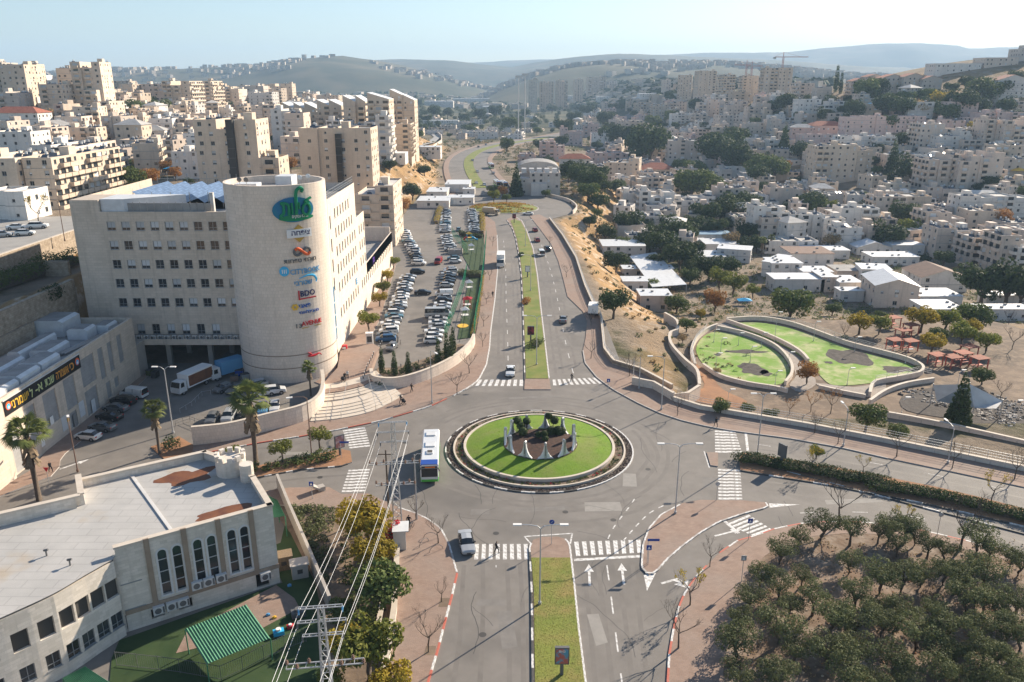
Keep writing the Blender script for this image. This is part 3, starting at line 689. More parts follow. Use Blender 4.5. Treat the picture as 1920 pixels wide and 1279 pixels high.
ef.build('east_front', ['stone_tower', 'roof_grey'], OB, world=True)
MB().box(-36.45, -36.2, 154.4, 157.6, 3.4, 14.5).box(-36.3, -36.15, 155.9, 156.05, 3.4, 14.5).build('curtain_glazing', 'glass_blue', OB, world=True)
gm = MB()
for z in (6, 8.6, 11.2): gm.box(-36.46, -36.12, 154.4, 157.6, z, z+.12)
gm.build('glazing_bar', 'frame_white', OB, world=True)
rr = MB()
for i in range(30): rr.cyl((-36.8, 158+i*.96, 32), (-36.8, 158+i*.96, 33.4), .04, n=4)
for z in (32.4, 32.8, 33.4): rr.bar((-36.8, 158, z), (-36.8, 186, z), .06)
rr.build('roof_railing', 'metal', OB, world=True)
# roof: solar rows, white shed, parapet screens
for i in range(8):
    x = -75+i*3.7; s_ = MB(); y0, y1 = 158.5, 176
    s_.quad((x, y0, 33.5), (x+3.0, y0, 31.3), (x+3.0, y1, 31.3), (x, y1, 33.5), 0); s_.quad((x, y1, 33.46), (x+3.0, y1, 31.26), (x+3.0, y0, 31.26), (x, y0, 33.46), 1)
    for yy in (y0+.3, y1-.3): s_.bar((x+.05, yy, 30.3), (x+.05, yy, 33.45), .1, m=1); s_.bar((x+2.9, yy, 30.3), (x+2.9, yy, 31.3), .1, m=1)
    s_.build('solar_array', ['panel_blue', 'metal'], OB, world=True)
sh = MB(); sh.prism([(-77.5, 150.6), (-73.2, 150.6), (-64, 157.4), (-77.5, 157.4)], 30.3, 33.1); sh.build('roof_shed', 'sheet_white', OB, world=True)
sc_ = MB()
for i in range(12): x = -73+i*1.35; sc_.box(x, x+1.28, 151.0, 151.08, 30.3, 32.3); sc_.bar((x, 151.1, 30.3), (x, 151.1, 32.5), .07)
sc_.build('roof_screen', 'roof_grey', OB, world=True)
ch = MB(); ch.box(-57.2, -56.5, 151.5, 152.2, 30.3, 34.2); ch.build('vent_stack', 'roof_white', OB, world=True)
fm = MB()
for i in range(14): fm.cyl((-79+i*2.2, 180, 30.3), (-79+i*2.2, 180, 34.6), .06, n=4)
fm.bar((-79, 180, 33.6), (-50, 180, 33.6), .06); fm.build('roof_fence', 'metal', OB, world=True)
# signs: parts fixed to the tower, bent round it
def on_tower(name, me, px, py, lift=.12, lab=None):
    """wrap a flat mesh (x along, y up, z out) round the tower where the photo shows it"""
    d = Vector(ray(px, py)); o = Vector((0, 0, CAM_H)); a = d.x**2+d.y**2
    b = 2*(d.x*(o.x-TC[0])+d.y*(o.y-TC[1])); c = (o.x-TC[0])**2+(o.y-TC[1])**2-TR**2
    t = (-b-math.sqrt(max(0, b*b-4*a*c)))/(2*a); h = o+d*t; th = math.atan2(h.y-TC[1], h.x-TC[0])
    for v in me.vertices:
        r = TR+lift+v.co.z; an = th+v.co.x/TR
        v.co = (TC[0]+r*math.cos(an)+45, TC[1]+r*math.sin(an)-150, h.z+v.co.y)
    return link(name, me, OB)
def sliced(xs, lo, hi, material, z1=.1):
    b = MB()
    for xa, xb in zip(xs, xs[1:]):
        b.quad((xa, lo(xa), z1), (xb, lo(xb), z1), (xb, hi(xb), z1), (xa, hi(xa), z1)); b.quad((xa, hi(xa), 0), (xa, hi(xa), z1), (xb, hi(xb), z1), (xb, hi(xb), 0)); b.quad((xa, lo(xa), z1), (xa, lo(xa), 0), (xb, lo(xb), 0), (xb, lo(xb), z1))
    return b.mesh('sign_face', material)
def flat(poly, material, z0=0, z1=.08):
    # finely cut along x so that it bends smoothly
    return MB().prism(poly, z0, z1).mesh('sign_face', material)
def disc(rx, ry, material, z1=.1, n=40):
    b = MB(); ring = [(rx*math.cos(2*math.pi*i/n), ry*math.sin(2*math.pi*i/n)) for i in range(n)]
    K = 8
    for k in range(K):      # vertical slices
        x0, x1 = -rx+2*rx*k/K, -rx+2*rx*(k+1)/K; m = 6
        for j in range(m):
            xa, xb = lerp(x0, x1, j/m), lerp(x0, x1, (j+1)/m); ya = ry*math.sqrt(max(0, 1-(xa/rx)**2)); yb = ry*math.sqrt(max(0, 1-(xb/rx)**2))
            b.quad((xa, -ya, z1), (xb, -yb, z1), (xb, yb, z1), (xa, ya, z1)); b.quad((xa, ya, 0), (xa, ya, z1), (xb, yb, z1), (xb, yb, 0)); b.quad((xa, -ya, z1), (xa, -ya, 0), (xb, -yb, 0), (xb, -yb, z1))
    return b.mesh('sign_face', material)
def stroke(pts, r, material, z=.2, n=6):
    P = smooth(pts, 5); K = len(P); rr_ = r if isinstance(r, list) else [r]*len(pts)
    rads = [lerp(rr_[min(int(i*(len(pts)-1)/(K-1)), len(pts)-2)], rr_[min(int(i*(len(pts)-1)/(K-1))+1, len(pts)-1)], (i*(len(pts)-1)/(K-1)) % 1) for i in range(K)]
    return MB().tube([(p[0], p[1], z) for p in P], rads, n).mesh('sign_face', material)
on_tower('sign_ellipse', disc(3.75, 2.2, 'sign_teal', .25), 551, 393)
on_tower('sign_ellipse_shade', disc(3.2, .55, 'sign_green', .02), 556, 408, .38)
for pts, r in (([(1.9, .9), (1.0, .4), (.75, -.6), (1.3, -1.15), (1.95, -.6), (1.9, .3), (1.3, 1.0), (2.3, 1.5)], .2), ([(.7, 2.5), (.95, 2.9), (.5, 3.15), (-.05, 2.7), (-.2, 1.6), (-.2, .2), (-.3, -1.0)], .24), ([(.25, .9), (.2, .2), (.35, -.1)], .17), ([(-.9, .9), (-.85, -.2), (-.9, -.9)], .17), ([(-2.4, -1.3), (-2.6, -1.0), (-2.15, -.6), (-2.1, .6), (-2.45, .95), (-1.6, .8), (-1.35, .3), (-1.4, -1.0)], .2)):
    on_tower('sign_script', stroke([(1.12*a, 1.12*b) for a, b in pts], r*1.25, 'sign_green', .3), 556, 390, .3)
on_tower('lettering', text_mesh('מרכז עסקים', .75, 'white', .08, 2.9), 561, 405.5, .5)
on_tower('sign_diamond', sliced([-1.9+.19*i for i in range(21)], lambda x: -1.6*(1-abs(x)/1.9), lambda x: 1.6*(1-abs(x)/1.9), 'sign_gold'), 560, 437.5)
on_tower('sign_plate', sliced([-2.3+.23*i for i in range(21)], lambda x: -.75, lambda x: .75, 'white', .1), 561, 437, .24)
on_tower('lettering', text_mesh('ציפחה', 1.25, 'navy', .06, 3.4), 563, 436, .38)
inf = [(1.5*math.cos(t)/(1+math.sin(t)**2), 1.7*math.sin(t)*math.cos(t)/(1+math.sin(t)**2)) for t in [2*math.pi*i/24 for i in range(25)]]
on_tower('sign_loop', stroke([(p[0], p[1]) for p in inf], .24, 'sign_grey', .16), 566, 471)
on_tower('sign_loop_band', stroke([inf[i] for i in range(3, 10)][:], .26, 'sign_orange', .24) if False else stroke([(-1.35, .35), (-.95, .62), (-.4, .35), (.4, -.35), (.95, -.62), (1.4, -.25)], .27, 'sign_orange', .26), 566, 471)
on_tower('lettering', text_mesh('מזרחי טפחות', 1.05, 'sign_grey', .1, 6.2), 564.5, 488)
on_tower('sign_disc', disc(.85, .9, 'sign_sky', .1), 533, 509); on_tower('lettering', text_mesh('ווו', 1.2, 'white', .04, .8), 533, 509, .24)
on_tower('lettering', text_mesh('CITYBOOK', 1.35, 'sign_text_blue', .1, 6.0), 574, 507)
on_tower('lettering', text_mesh('שטרבי', 1.25, 'sign_text_blue', .14, 3.4), 569, 530)
on_tower('sign_swoosh', stroke([(-1.2, .75), (.3, 1.15), (1.6, 1.0), (2.2, .3), (2.15, -.3)], [.06, .16, .22, .22, .08], 'sign_sky', .2), 572, 528)
on_tower('lettering', text_mesh('BDO', 1.5, 'navy', .12, 2.9), 577, 549); on_tower('sign_rule', flat([(-1.75, -.98), (1.7, -.98), (1.7, -.76), (-1.53, -.76), (-1.53, .75), (-1.75, .75)], 'sign_red', 0, .12), 576, 550)
for k in range(6): on_tower('sign_petal', flat([(.42*math.cos(k*math.pi/3)+.26*math.cos(q*math.pi/3), .42*math.sin(k*math.pi/3)+.26*math.sin(q*math.pi/3)) for q in range(6)], 'yellow', 0, .08+.002*k), 553, 576)
on_tower('lettering', text_mesh('פאגי', 1.05, 'sign_blue', .1, 2.3), 572, 573); on_tower('lettering', text_mesh('מהבינלאומי', .75, 'sign_blue', .1, 4.0), 580, 583)
on_tower('lettering', text_mesh('13', 1.05, 'sign_grey', .1, 1.1), 561, 611); on_tower('lettering', text_mesh('AVENUE', 1.15, 'sign_red', .12, 4.2), 585, 604)
on_tower('sign_rule', flat([(-2.0, -.1), (2.0, -.1), (2.0, .05), (-2.0, .05)], 'sign_gold'), 585, 611.5)
on_tower('sign_swoosh', stroke([(-1.0, .6), (-.4, .2), (-.9, -.1), (.3, -.2), (1.2, 0), (1.7, -.4)], [.05, .16, .2, .22, .14, .05], 'sign_red', .2), 586, 664)
for txt, py_, pz, col, w in (('E', 182, 9.7, 'sign_text_blue', 2.0), ('בנק', 206, 9.4, 'sign_purple', 2.6)):
    me = text_mesh(txt, 2.0, col, .12, w); o = link('lettering', me, OB, (XF+.1+45, py_-150, pz), 0); o.rotation_euler = (math.pi/2, 0, math.pi/2)
# ---------------------------------------------------------------- hall with the black banner
BH = thing('market_hall', 'low pale stone hall with a black banner along its roof edge', 'building', (-80, 120, 0))
XB = -71.5; bh = MB(); panels = []
for i, (ya, yb, za, zb) in enumerate(((103.6, 105.6, .1, 7.6), (107.6, 110.4, 2.8, 8.4), (112.6, 116.2, 3.4, 8.6), (118.5, 121.8, 3.6, 8.8), (124, 128.6, 5.4, 10.2), (124, 128.0, .3, 4.6), (130, 131.8, 4.6, 10.2), (133.4, 135, 4.8, 10.2), (137, 138.8, 5.2, 10.4), (118.8, 120.8, .4, 3.0), (131, 132.6, .6, 3.6), (134, 135.6, 1.6, 3.4))): panels.append((ya, yb, za, zb))
facade(bh, (XB, 102.6, 0), (0, 1, 0), 41.2, 11.9, [(a-102.6, b-102.6, c, d) for a, b, c, d in panels], .18)
for a, b, c, d in panels: bh.quad((XB-.17, a, c), (XB-.17, b, c), (XB-.17, b, d), (XB-.17, a, d), 1)
bh.quad((-86.4, 143.8, 0), (-86.4, 143.8, 11.9), (XB, 143.8, 11.9), (XB, 143.8, 0)); bh.quad((-86.4, 90, 10.4), (XB-.4, 90, 10.4), (XB-.4, 143.4, 10.4), (-86.4, 143.4, 10.4), 2)
bh.box(XB-.4, XB-.004, 102.6, 143.8, 10.39, 11.9); bh.box(-86.4, XB-.41, 143.4, 143.79, 10.39, 11.9)
bh.box(XB-.9, XB+.5, 95, 102.6, 0, 11.2); bh.quad((-86.4, 95, 0), (XB+.4, 95, 0), (XB+.4, 95, 10.4), (-86.4, 95, 10.4))
bh.build('hall_wall', ['stone_office', 'infill_grey', 'roof_grey'], BH, world=True)
for (x0, x1, y0, y1, z1) in ((-76.4, -72.6, 104.2, 109.6, 12.6), (-76.6, -72.8, 110.4, 115.6, 12.6), (-76.8, -73.0, 116.4, 121.6, 12.6), (-81.6, -78, 105, 112, 12.2), (-82, -78.4, 113, 121, 12.2), (-79.6, -76, 124.2, 130, 12.0), (-82.5, -80.4, 123, 134, 12.1), (-86, -80.5, 136.5, 142.5, 13.4), (-79, -75.4, 134.8, 138.2, 12.4), (-76.2, -73.4, 138.4, 142, 12.0)):
    d = MB(); d.box(x0, x1, y0, y1, 10.4, z1-.35); c = ((x0+x1)/2, (y0+y1)/2)
    n = len(d.v); d.v += [(x0, y0, z1-.35), (x1, y0, z1-.35), (x1, y1, z1-.35), (x0, y1, z1-.35), (lerp(x0, c[0], .3), y0, z1), (lerp(x1, c[0], .3), y0, z1), (lerp(x1, c[0], .3), y1, z1), (lerp(x0, c[0], .3), y1, z1)]
    for f in ((4, 5, 6, 7), (0, 1, 5, 4), (1, 2, 6, 5), (2, 3, 7, 6), (3, 0, 4, 7)): d.f.append(tuple(n+k for k in f)); d.m.append(1 if f[0] == 4 else 0)
    d.build('roof_duct', ['sheet_white', 'roof_grey'], BH, world=True)
for k in range(3): MB().cyl((-74.9-k*.5, 126, 10.8), (-72.6-k*.5+.6, 143, 10.8), .16, n=6).build('roof_pipe', 'metal', BH, world=True)
MB().box(-79, -71.6, 143.85, 147.4, 0, 6.4).build('side_annex', 'concrete', BH, world=True)
mat('banner_black', (.012, .012, .014), .5)
bn = MB(); bn.box(XB+.02, XB+.12, 103.6, 124.2, 9.1, 11.35); bn.box(XB+.0, XB+.16, 103.5, 124.3, 11.35, 11.5, 1); bn.build('banner', ['banner_black', 'roof_white'], BH, world=True)
def wall_text(s, y, z, size, width, m):
    o = link('lettering', text_mesh(s, size, m, .02, width), BH, (XB+.14+80, y-120, z)); o.rotation_euler = (math.pi/2, 0, math.pi/2)
for s, y, m, w in (('ישמרני', 107.3, 'yellow', 4.2), ('ל', 110.1, 'lime_text', .75), ('א-', 112.1, 'lime_text', 1.9), ('שבת', 115.0, 'lime_text', 2.5), ('אשמרה', 118.7, 'orange_text', 3.6), ('כי', 121.5, 'orange_text', 1.2)): wall_text(s, y, 10.2, 1.9, w, m)
for y in (104.5, 123.3):
    for k, (m, r) in enumerate((('sign_orange', .62), ('sign_sky', .42), ('white', .2))): MB().cyl((XB+.12+.012*k, y, 10.4-.1*k), (XB+.14+.012*k, y, 10.4-.1*k), r, n=14).build('banner_emblem', m, BH, world=True)
# posters and doors low on the wall
for (y, z, w, h, m) in ((110.2, 1.2, .9, 1.6, 'white'), (113.4, 3.4, .9, 1.3, 'white'), (116.2, 1.0, 1.4, 2.4, 'frame_white'), (121.6, 1.1, 1.6, 2.6, 'sheet_white'), (119.5, .3, 1.0, 2.2, 'metal'), (125.4, .3, 1.2, 2.3, 'sheet_white'), (117.8, 2.0, .6, .8, 'yellow'), (106.6, .6, 1.0, 1.9, 'frame_white')): MB().box(XB+.01, XB+.06, y, y+w, z, z+h).build('wall_poster', m, BH, world=True)
# terrace walls behind it
def wall_thing(name, label, pts, w, h, material='stone_wall', cap=None, base=-1.0, cat='wall', group=None):
    """free-standing or retaining wall along (x, y, z) points, with a coping"""
    c = pts[len(pts)//2]; e = thing(name, label, cat, (c[0], c[1], c[2]), 0, group)
    MB().strip(pts, w, base, h).build('wall_body', material, e, world=True)
    if cap: MB().strip(pts, w+.12, h+.002, h+.12).build('coping', cap, e, world=True)
    return e
wall_thing('terrace_wall', 'rough stone terrace wall in shade behind the banner hall', [(-86.6, 100, 12), (-86.4, 125, 12), (-86.2, 152, 12)], .9, 5.4, base=-12)
wall_thing('terrace_wall', 'sunlit stone parapet wall beside the upper street with parked white cars', [(-101.3, 120, 20), (-101.2, 156, 20), (-101, 184, 20), (-90, 200, 20)], .6, 1.6, 'stone_wall', 'stone_trim', -6)
wall_thing('terrace_wall', 'short stone wall catching the sun under the clipped hedge', [(-90.8, 160, 16), (-96, 160.4, 16)], .7, 3.2, base=-3)
wall_thing('planter_wall', 'low planter wall along the roof edge of the banner hall', [(-86.0, 100, 10), (-85.6, 128, 10), (-85.4, 136, 10)], .5, 3.4, base=-10)
# ---------------------------------------------------------------- kindergarten hall, lower left
KG = thing('synagogue_hall', 'stone hall with paired arched windows, grey flat roof and small turret', 'building', (-40, 78, 0))
Uf = Vector((.842, .539, 0)); Nf = Vector((.539, -.842, 0)); F0 = Vector((-39.6, 69.0, 0)); FA = F0+Uf*15.8
ZP, ZR = 9.8, 9.0
kg = MB(); hl = []; arch = []
for u in (3.75, 5.2, 7.25, 8.65, 10.75, 12.1): arch.append((u, u+.85, 3.0, 8.3))
hl += arch+[(.3, 1.0, .3, 2.0)]*0
base_holes = [(2.2, 3.6, .6, 1.7), (5.0, 6.4, .6, 1.7), (13.2, 14.6, .2, 2.0)]
facade(kg, F0, Uf, 15.8, ZP, arch+base_holes, .3)
Pk = lambda u, v, d=0.0: F0+Uf*u+Vector((0, 0, v))+Nf*d
for (a, b, c, d) in arch:
    m, rad = (a+b)/2, (b-a)/2; spr = d-rad
    for k in range(8):
        t0, t1 = math.pi*k/8, math.pi*(k+1)/8
        p0, p1 = (m+rad*math.cos(t0), spr+rad*math.sin(t0)), (m+rad*math.cos(t1), spr+rad*math.sin(t1))
        kg.quad(Pk(p0[0], p0[1]), Pk(p0[0], d), Pk(p1[0], d), Pk(p1[0], p1[1])); kg.quad(Pk(p0[0], p0[1]), Pk(p1[0], p1[1]), Pk(p1[0], p1[1], -.3), Pk(p0[0], p0[1], -.3))
corner = [Vector((-26.3, 77.5, 0)), Vector((-30.3, 84.2, 0)), Vector((-34.5, 88.6, 0)), Vector((-38.6, 91.0, 0)), Vector((-50.8, 83.4, 0)), Vector((-48.2, 79.0, 0)), Vector((-56.2, 74.0, 0)), Vector((-62, 60, 0))]
for a, b in zip(corner, corner[1:]):
    facade(kg, a, b-a, (b-a).length, ZP if a.x > -40 else ZP+.5, [], .2)
curve = smooth([at(213, 1052, 8.8), at(160, 1082, 8.8), at(100, 1117, 8.8), at(0, 1163, 8.8), at(-120, 1215, 8.8)], 4)
cw = [(.0, 0)]
upw = [(163, 1130), (115, 1157), (62, 1187), (8, 1218)]; lww = [(175, 1193), (128, 1222), (78, 1252)]
tot = 0; segs = []
for a, b in zip(curve, curve[1:]):
    segs.append((Vector(a), Vector(b), tot)); tot += (Vector(b)-Vector(a)).length
# the curved street front, cut into flat bays, each with its openings
for k in range(len(curve)//2):
    b_, a_ = Vector((*curve[2*k], 0)), Vector((*curve[2*k+2], 0)) if 2*k+2 < len(curve) else None
    if a_ is None: break
    L = (b_-a_).length; U = (b_-a_).normalized(); hs = []
    hs.append((L/2-.72, L/2+.72, 4.9, 6.9)); hs.append((L/2-.65, L/2+.65, 1.4, 3.1))
    facade(kg, a_, U, L, 8.8, hs, .35)
    window(KG, a_, U, hs[1][0], hs[1][2], 1.3, 1.7, 'plain')
    n_ = U.cross(Vector((0, 0, 1)))
    p = a_+U*(L/2-.72)-n_*.34; q = a_+U*(L/2+.72)-n_*.34; kg.quad((p.x, p.y, 4.9), (q.x, q.y, 4.9), (q.x, q.y, 6.9), (p.x, p.y, 6.9), 4)
    kg.quad((a_.x, a_.y, 8.8), (b_.x, b_.y, 8.8), (b_.x-.4*n_.x, b_.y-.4*n_.y, 8.8), (a_.x-.4*n_.x, a_.y-.4*n_.y, 8.8), 1)
# stair recess between the two fronts
c0 = Vector((*curve[0], 0)); rec = (F0-c0)
facade(kg, c0-Nf*.5, Uf, 2.6, 9.2, [(.3, 2.2, 5.6, 7.4), (.3, 2.2, 2.6, 4.2), (.2, 2.3, .05, 2.0)], .5)
for v, h in ((5.6, 1.8), (2.6, 1.6)): window(KG, c0-Nf*.5-Nf*-.0, Uf, .3, v, 1.9, h, 'plain')
# roof, copings, pilasters
roofp = [tuple(p.xy) for p in [FA, *corner[1:]]]+[curve[-1]]+list(reversed(curve))[1:]+[tuple(F0.xy)]
kg.prism(roofp, None, ZR, 2)
for p, q, z in [(F0, FA, ZP)]+[(a, b, ZP if a.x > -40 else ZP+.5) for a, b in zip(corner, corner[1:])]:
    d = (q-p).normalized(); n_ = d.cross(Vector((0, 0, 1))); L = (q-p).length
    M = Matrix(((d.x, -n_.x, 0, p.x), (d.y, -n_.y, 0, p.y), (0, 0, 1, 0), (0, 0, 0, 1)))
    kg.box(.4, L, .004, .45, ZR-.02, z, 0, None, M); kg.box(-.1, L+.05, -.12, .55, z+.002, z+.2, 1, None, M)
kg.build('hall_body', ['stone_kinder', 'stone_trim', 'roof_membrane', 'stone_band', 'dock_dark'], KG, world=True)
for u in (2.9, 6.5, 9.95, 13.4):
    p = Pk(u, 2.3, .0); d = Uf; M = Matrix(((Uf.x, -Nf.x, 0, p.x), (Uf.y, -Nf.y, 0, p.y), (0, 0, 1, 0), (0, 0, 0, 1)))
    MB().box(-.26, .26, -.16, .03, 2.3, ZP+.24, 0, None, M).build('pilaster', 'stone_band', KG, world=True)
p = F0; M = Matrix(((Uf.x, -Nf.x, 0, p.x), (Uf.y, -Nf.y, 0, p.y), (0, 0, 1, 0), (0, 0, 0, 1)))
MB().box(0, 15.85, -.12, .02, 2.0, 2.5, 0, None, M).build('string_course', 'stone_band', KG, world=True)
for (a, b, c, d) in arch:
    t = MB(); m, rad = (a+b)/2, (b-a)/2; spr = d-rad; P = [(a, c), (a, spr)]+[(m-rad*math.cos(math.pi*k/8), spr+rad*math.sin(math.pi*k/8)) for k in range(1, 8)]+[(b, spr), (b, c)]
    for (x0, y0), (x1, y1) in zip(P, P[1:]):
        s0, s1 = 1+.2/ rad, 1+.2/rad
        e0 = (m+(x0-m)*s0, y0 if y0 <= spr else spr+(y0-spr)*s0); e1 = (m+(x1-m)*s1, y1 if y1 <= spr else spr+(y1-spr)*s1)
        t.quad(Pk(x0, y0, .06), Pk(x1, y1, .06), Pk(*e1, .06), Pk(*e0, .06)); t.quad(Pk(*e0, .06), Pk(*e1, .06), Pk(*e1, 0), Pk(*e0, 0))
    t.box(a-.25, b+.25, -.1, .02, c-.2, c-.004, 0, None, M)
    w = t.build('arched_window', 'frame_white', KG, world=True)
    g = MB(); g.quad(Pk(a, c, -.28), Pk(b, c, -.28), Pk(b, d, -.28), Pk(a, d, -.28)); g.build('pane', 'glass', w); w.children[0].data.transform(Matrix.Translation(-KG.location))
    g = MB()
    for v in (4.2, 5.6, 7.0): g.box(a, b, .2, .28, v, v+.07, 0, None, M)
    o = g.build('glazing_bar', 'frame_white', w); o.data.transform(Matrix.Translation(-KG.location))
for (px, py) in ((272, 1190), (297, 1188), (319, 1181), (349, 1168), (372, 1155), (397, 1152), (486, 1110)):
    u = (px-213)/304*15.8; z = 1.2 if px < 340 or px > 480 else 2.7; q = Pk(u, z, .35); ac_unit(KG, q, math.atan2(Uf.y, Uf.x), 1.25)
# turret with battlements, behind the corner
tp = Vector((-34.0, 87.0, 0)); tu = MB(); tu.cyl((*tp.xy, 6), (*tp.xy, 11.0), 1.75, 1.75, 20)
for k in range(10):
    a0 = 2*math.pi*k/10; M2 = Matrix.Translation((*tp.xy, 0)) @ Matrix.Rotation(a0, 4, 'Z'); tu.box(1.35, 1.8, -.3, .3, 11.0, 11.6, 0, None, M2)
tu.cyl((-31.4, 84.9, 6), (-31.4, 84.9, 11.2), .8, .8, 12)
tu.build('turret', 'stone_kinder', KG, world=True)
def blot(seed, cx, cy, r, z, name, m, parent, sx=1.0, sy=1.0, rot=0):
    rr = random.Random(seed); n = 26; P = []
    for i in range(n):
        a = 2*math.pi*i/n; q = r*(.75+.5*noise.noise(Vector((math.cos(a)*1.3+seed, math.sin(a)*1.3, seed*.7))))
        x, y = q*math.cos(a)*sx, q*math.sin(a)*sy; P.append((cx+x*math.cos(rot)-y*math.sin(rot), cy+x*math.sin(rot)+y*math.cos(rot)))
    return MB().prism(P, None, z).build(name, m, parent, world=True)
blot(3, *at(355, 893, ZR), 2.9, ZR+.006, 'roof_stain', 'rust_stain', KG, 1.4, .9, .6); blot(9, *at(410, 962, ZR), 2.4, ZR+.007, 'roof_stain', 'rust_stain', KG, 1.5, .7, .5)
sm_ = MB(); a, b = at(247, 892, ZR), at(325, 1000, ZR); sm_.strip([(*a, 0), (*b, 0)], .35, ZR-.1, ZR+.12); sm_.build('roof_seam', 'roof_white', KG, world=True)
for px, py in ((88, 1042), (132, 1060)):
    x, y = at(px, py, ZR); MB().cyl((x, y, ZR), (x, y, ZR+.7), .09, n=6).cyl((x-.2, y, ZR+.6), (x+.25, y, ZR+.7), .12, n=6).build('roof_vent', 'sign_grey', KG, world=True)
# ================================================================ THE TOWN
for k, (c, d) in {'c': ((.66, .55, .44), (.58, .47, .365)), 'p': ((.67, .56, .47), (.59, .485, .405)), 'w': ((.77, .72, .665), (.69, .64, .585)), 'g': ((.60, .53, .465), (.53, .465, .41)), 'k': ((.66, .50, .445), (.58, .44, .395))}.items():
    mat('wall_'+k, c, .9, d, .25, 5, .35, .7, var=.10, brick=(.8, .4, .86, .08), streak=.2)
mat('roof_town', (.55, .53, .50), .85, (.38, .36, .34), .5, 5, .35, .7, var=.2)
mat('roof_tile', (.36, .125, .075), .85, (.26, .09, .06), .8, 5, .4, .6, var=.15)
mat('roof_brown', (.22, .14, .105), .85, (.17, .11, .085), .8)
mat('roof_blue', (.16, .27, .38), .6, (.22, .34, .45), .8)
mat('tank', (.62, .62, .61), .5); mat('collector', (.06, .07, .09), .25, spec=.6)
FH = 3.05
def heater_mesh():
    b = MB(); b.cyl((0, .5, 1.0), (0, .5, 1.75), .36, n=8, m=0); b.quad((-.9, -1.1, .15), (.9, -1.1, .15), (.9, .25, 1.0), (-.9, .25, 1.0), 1); b.quad((-.9, .25, .95), (.9, .25, .95), (.9, -1.1, .1), (-.9, -1.1, .1), 2)
    b.bar((-.8, .3, 0), (-.8, .3, 1.0), .06, m=2); b.bar((.8, .3, 0), (.8, .3, 1.0), .06, m=2); b.box(-.35, .35, .25, .75, 0, 1.0, 2); return b
HEATER = heater_mesh(); HEAT_ME = HEATER.mesh('solar_heater', ['tank', 'collector', 'metal'])
def merge(dst, src, M, mo=0):
    n = len(dst.v); dst.v += [tuple(M @ Vector(v)) for v in src.v]; dst.f += [tuple(n+i for i in f) for f in src.f]; dst.m += [x+mo for x in src.m]
_BAL = {}
def balcony_mesh(w):
    key = round(w, 1)
    if key not in _BAL:
        b = MB(); b.box(0, w, -1.3, .02, -.18, 0); b.box(0, w, -1.3, -1.2, 0, .95); b.box(0, .1, -1.2, .02, 0, .95); b.box(w-.1, w, -1.2, .02, 0, .95); _BAL[key] = b
    return _BAL[key]
TOWN = []
ACB = MB().box(.1, .95, -.42, -.04, -.95, -.3)
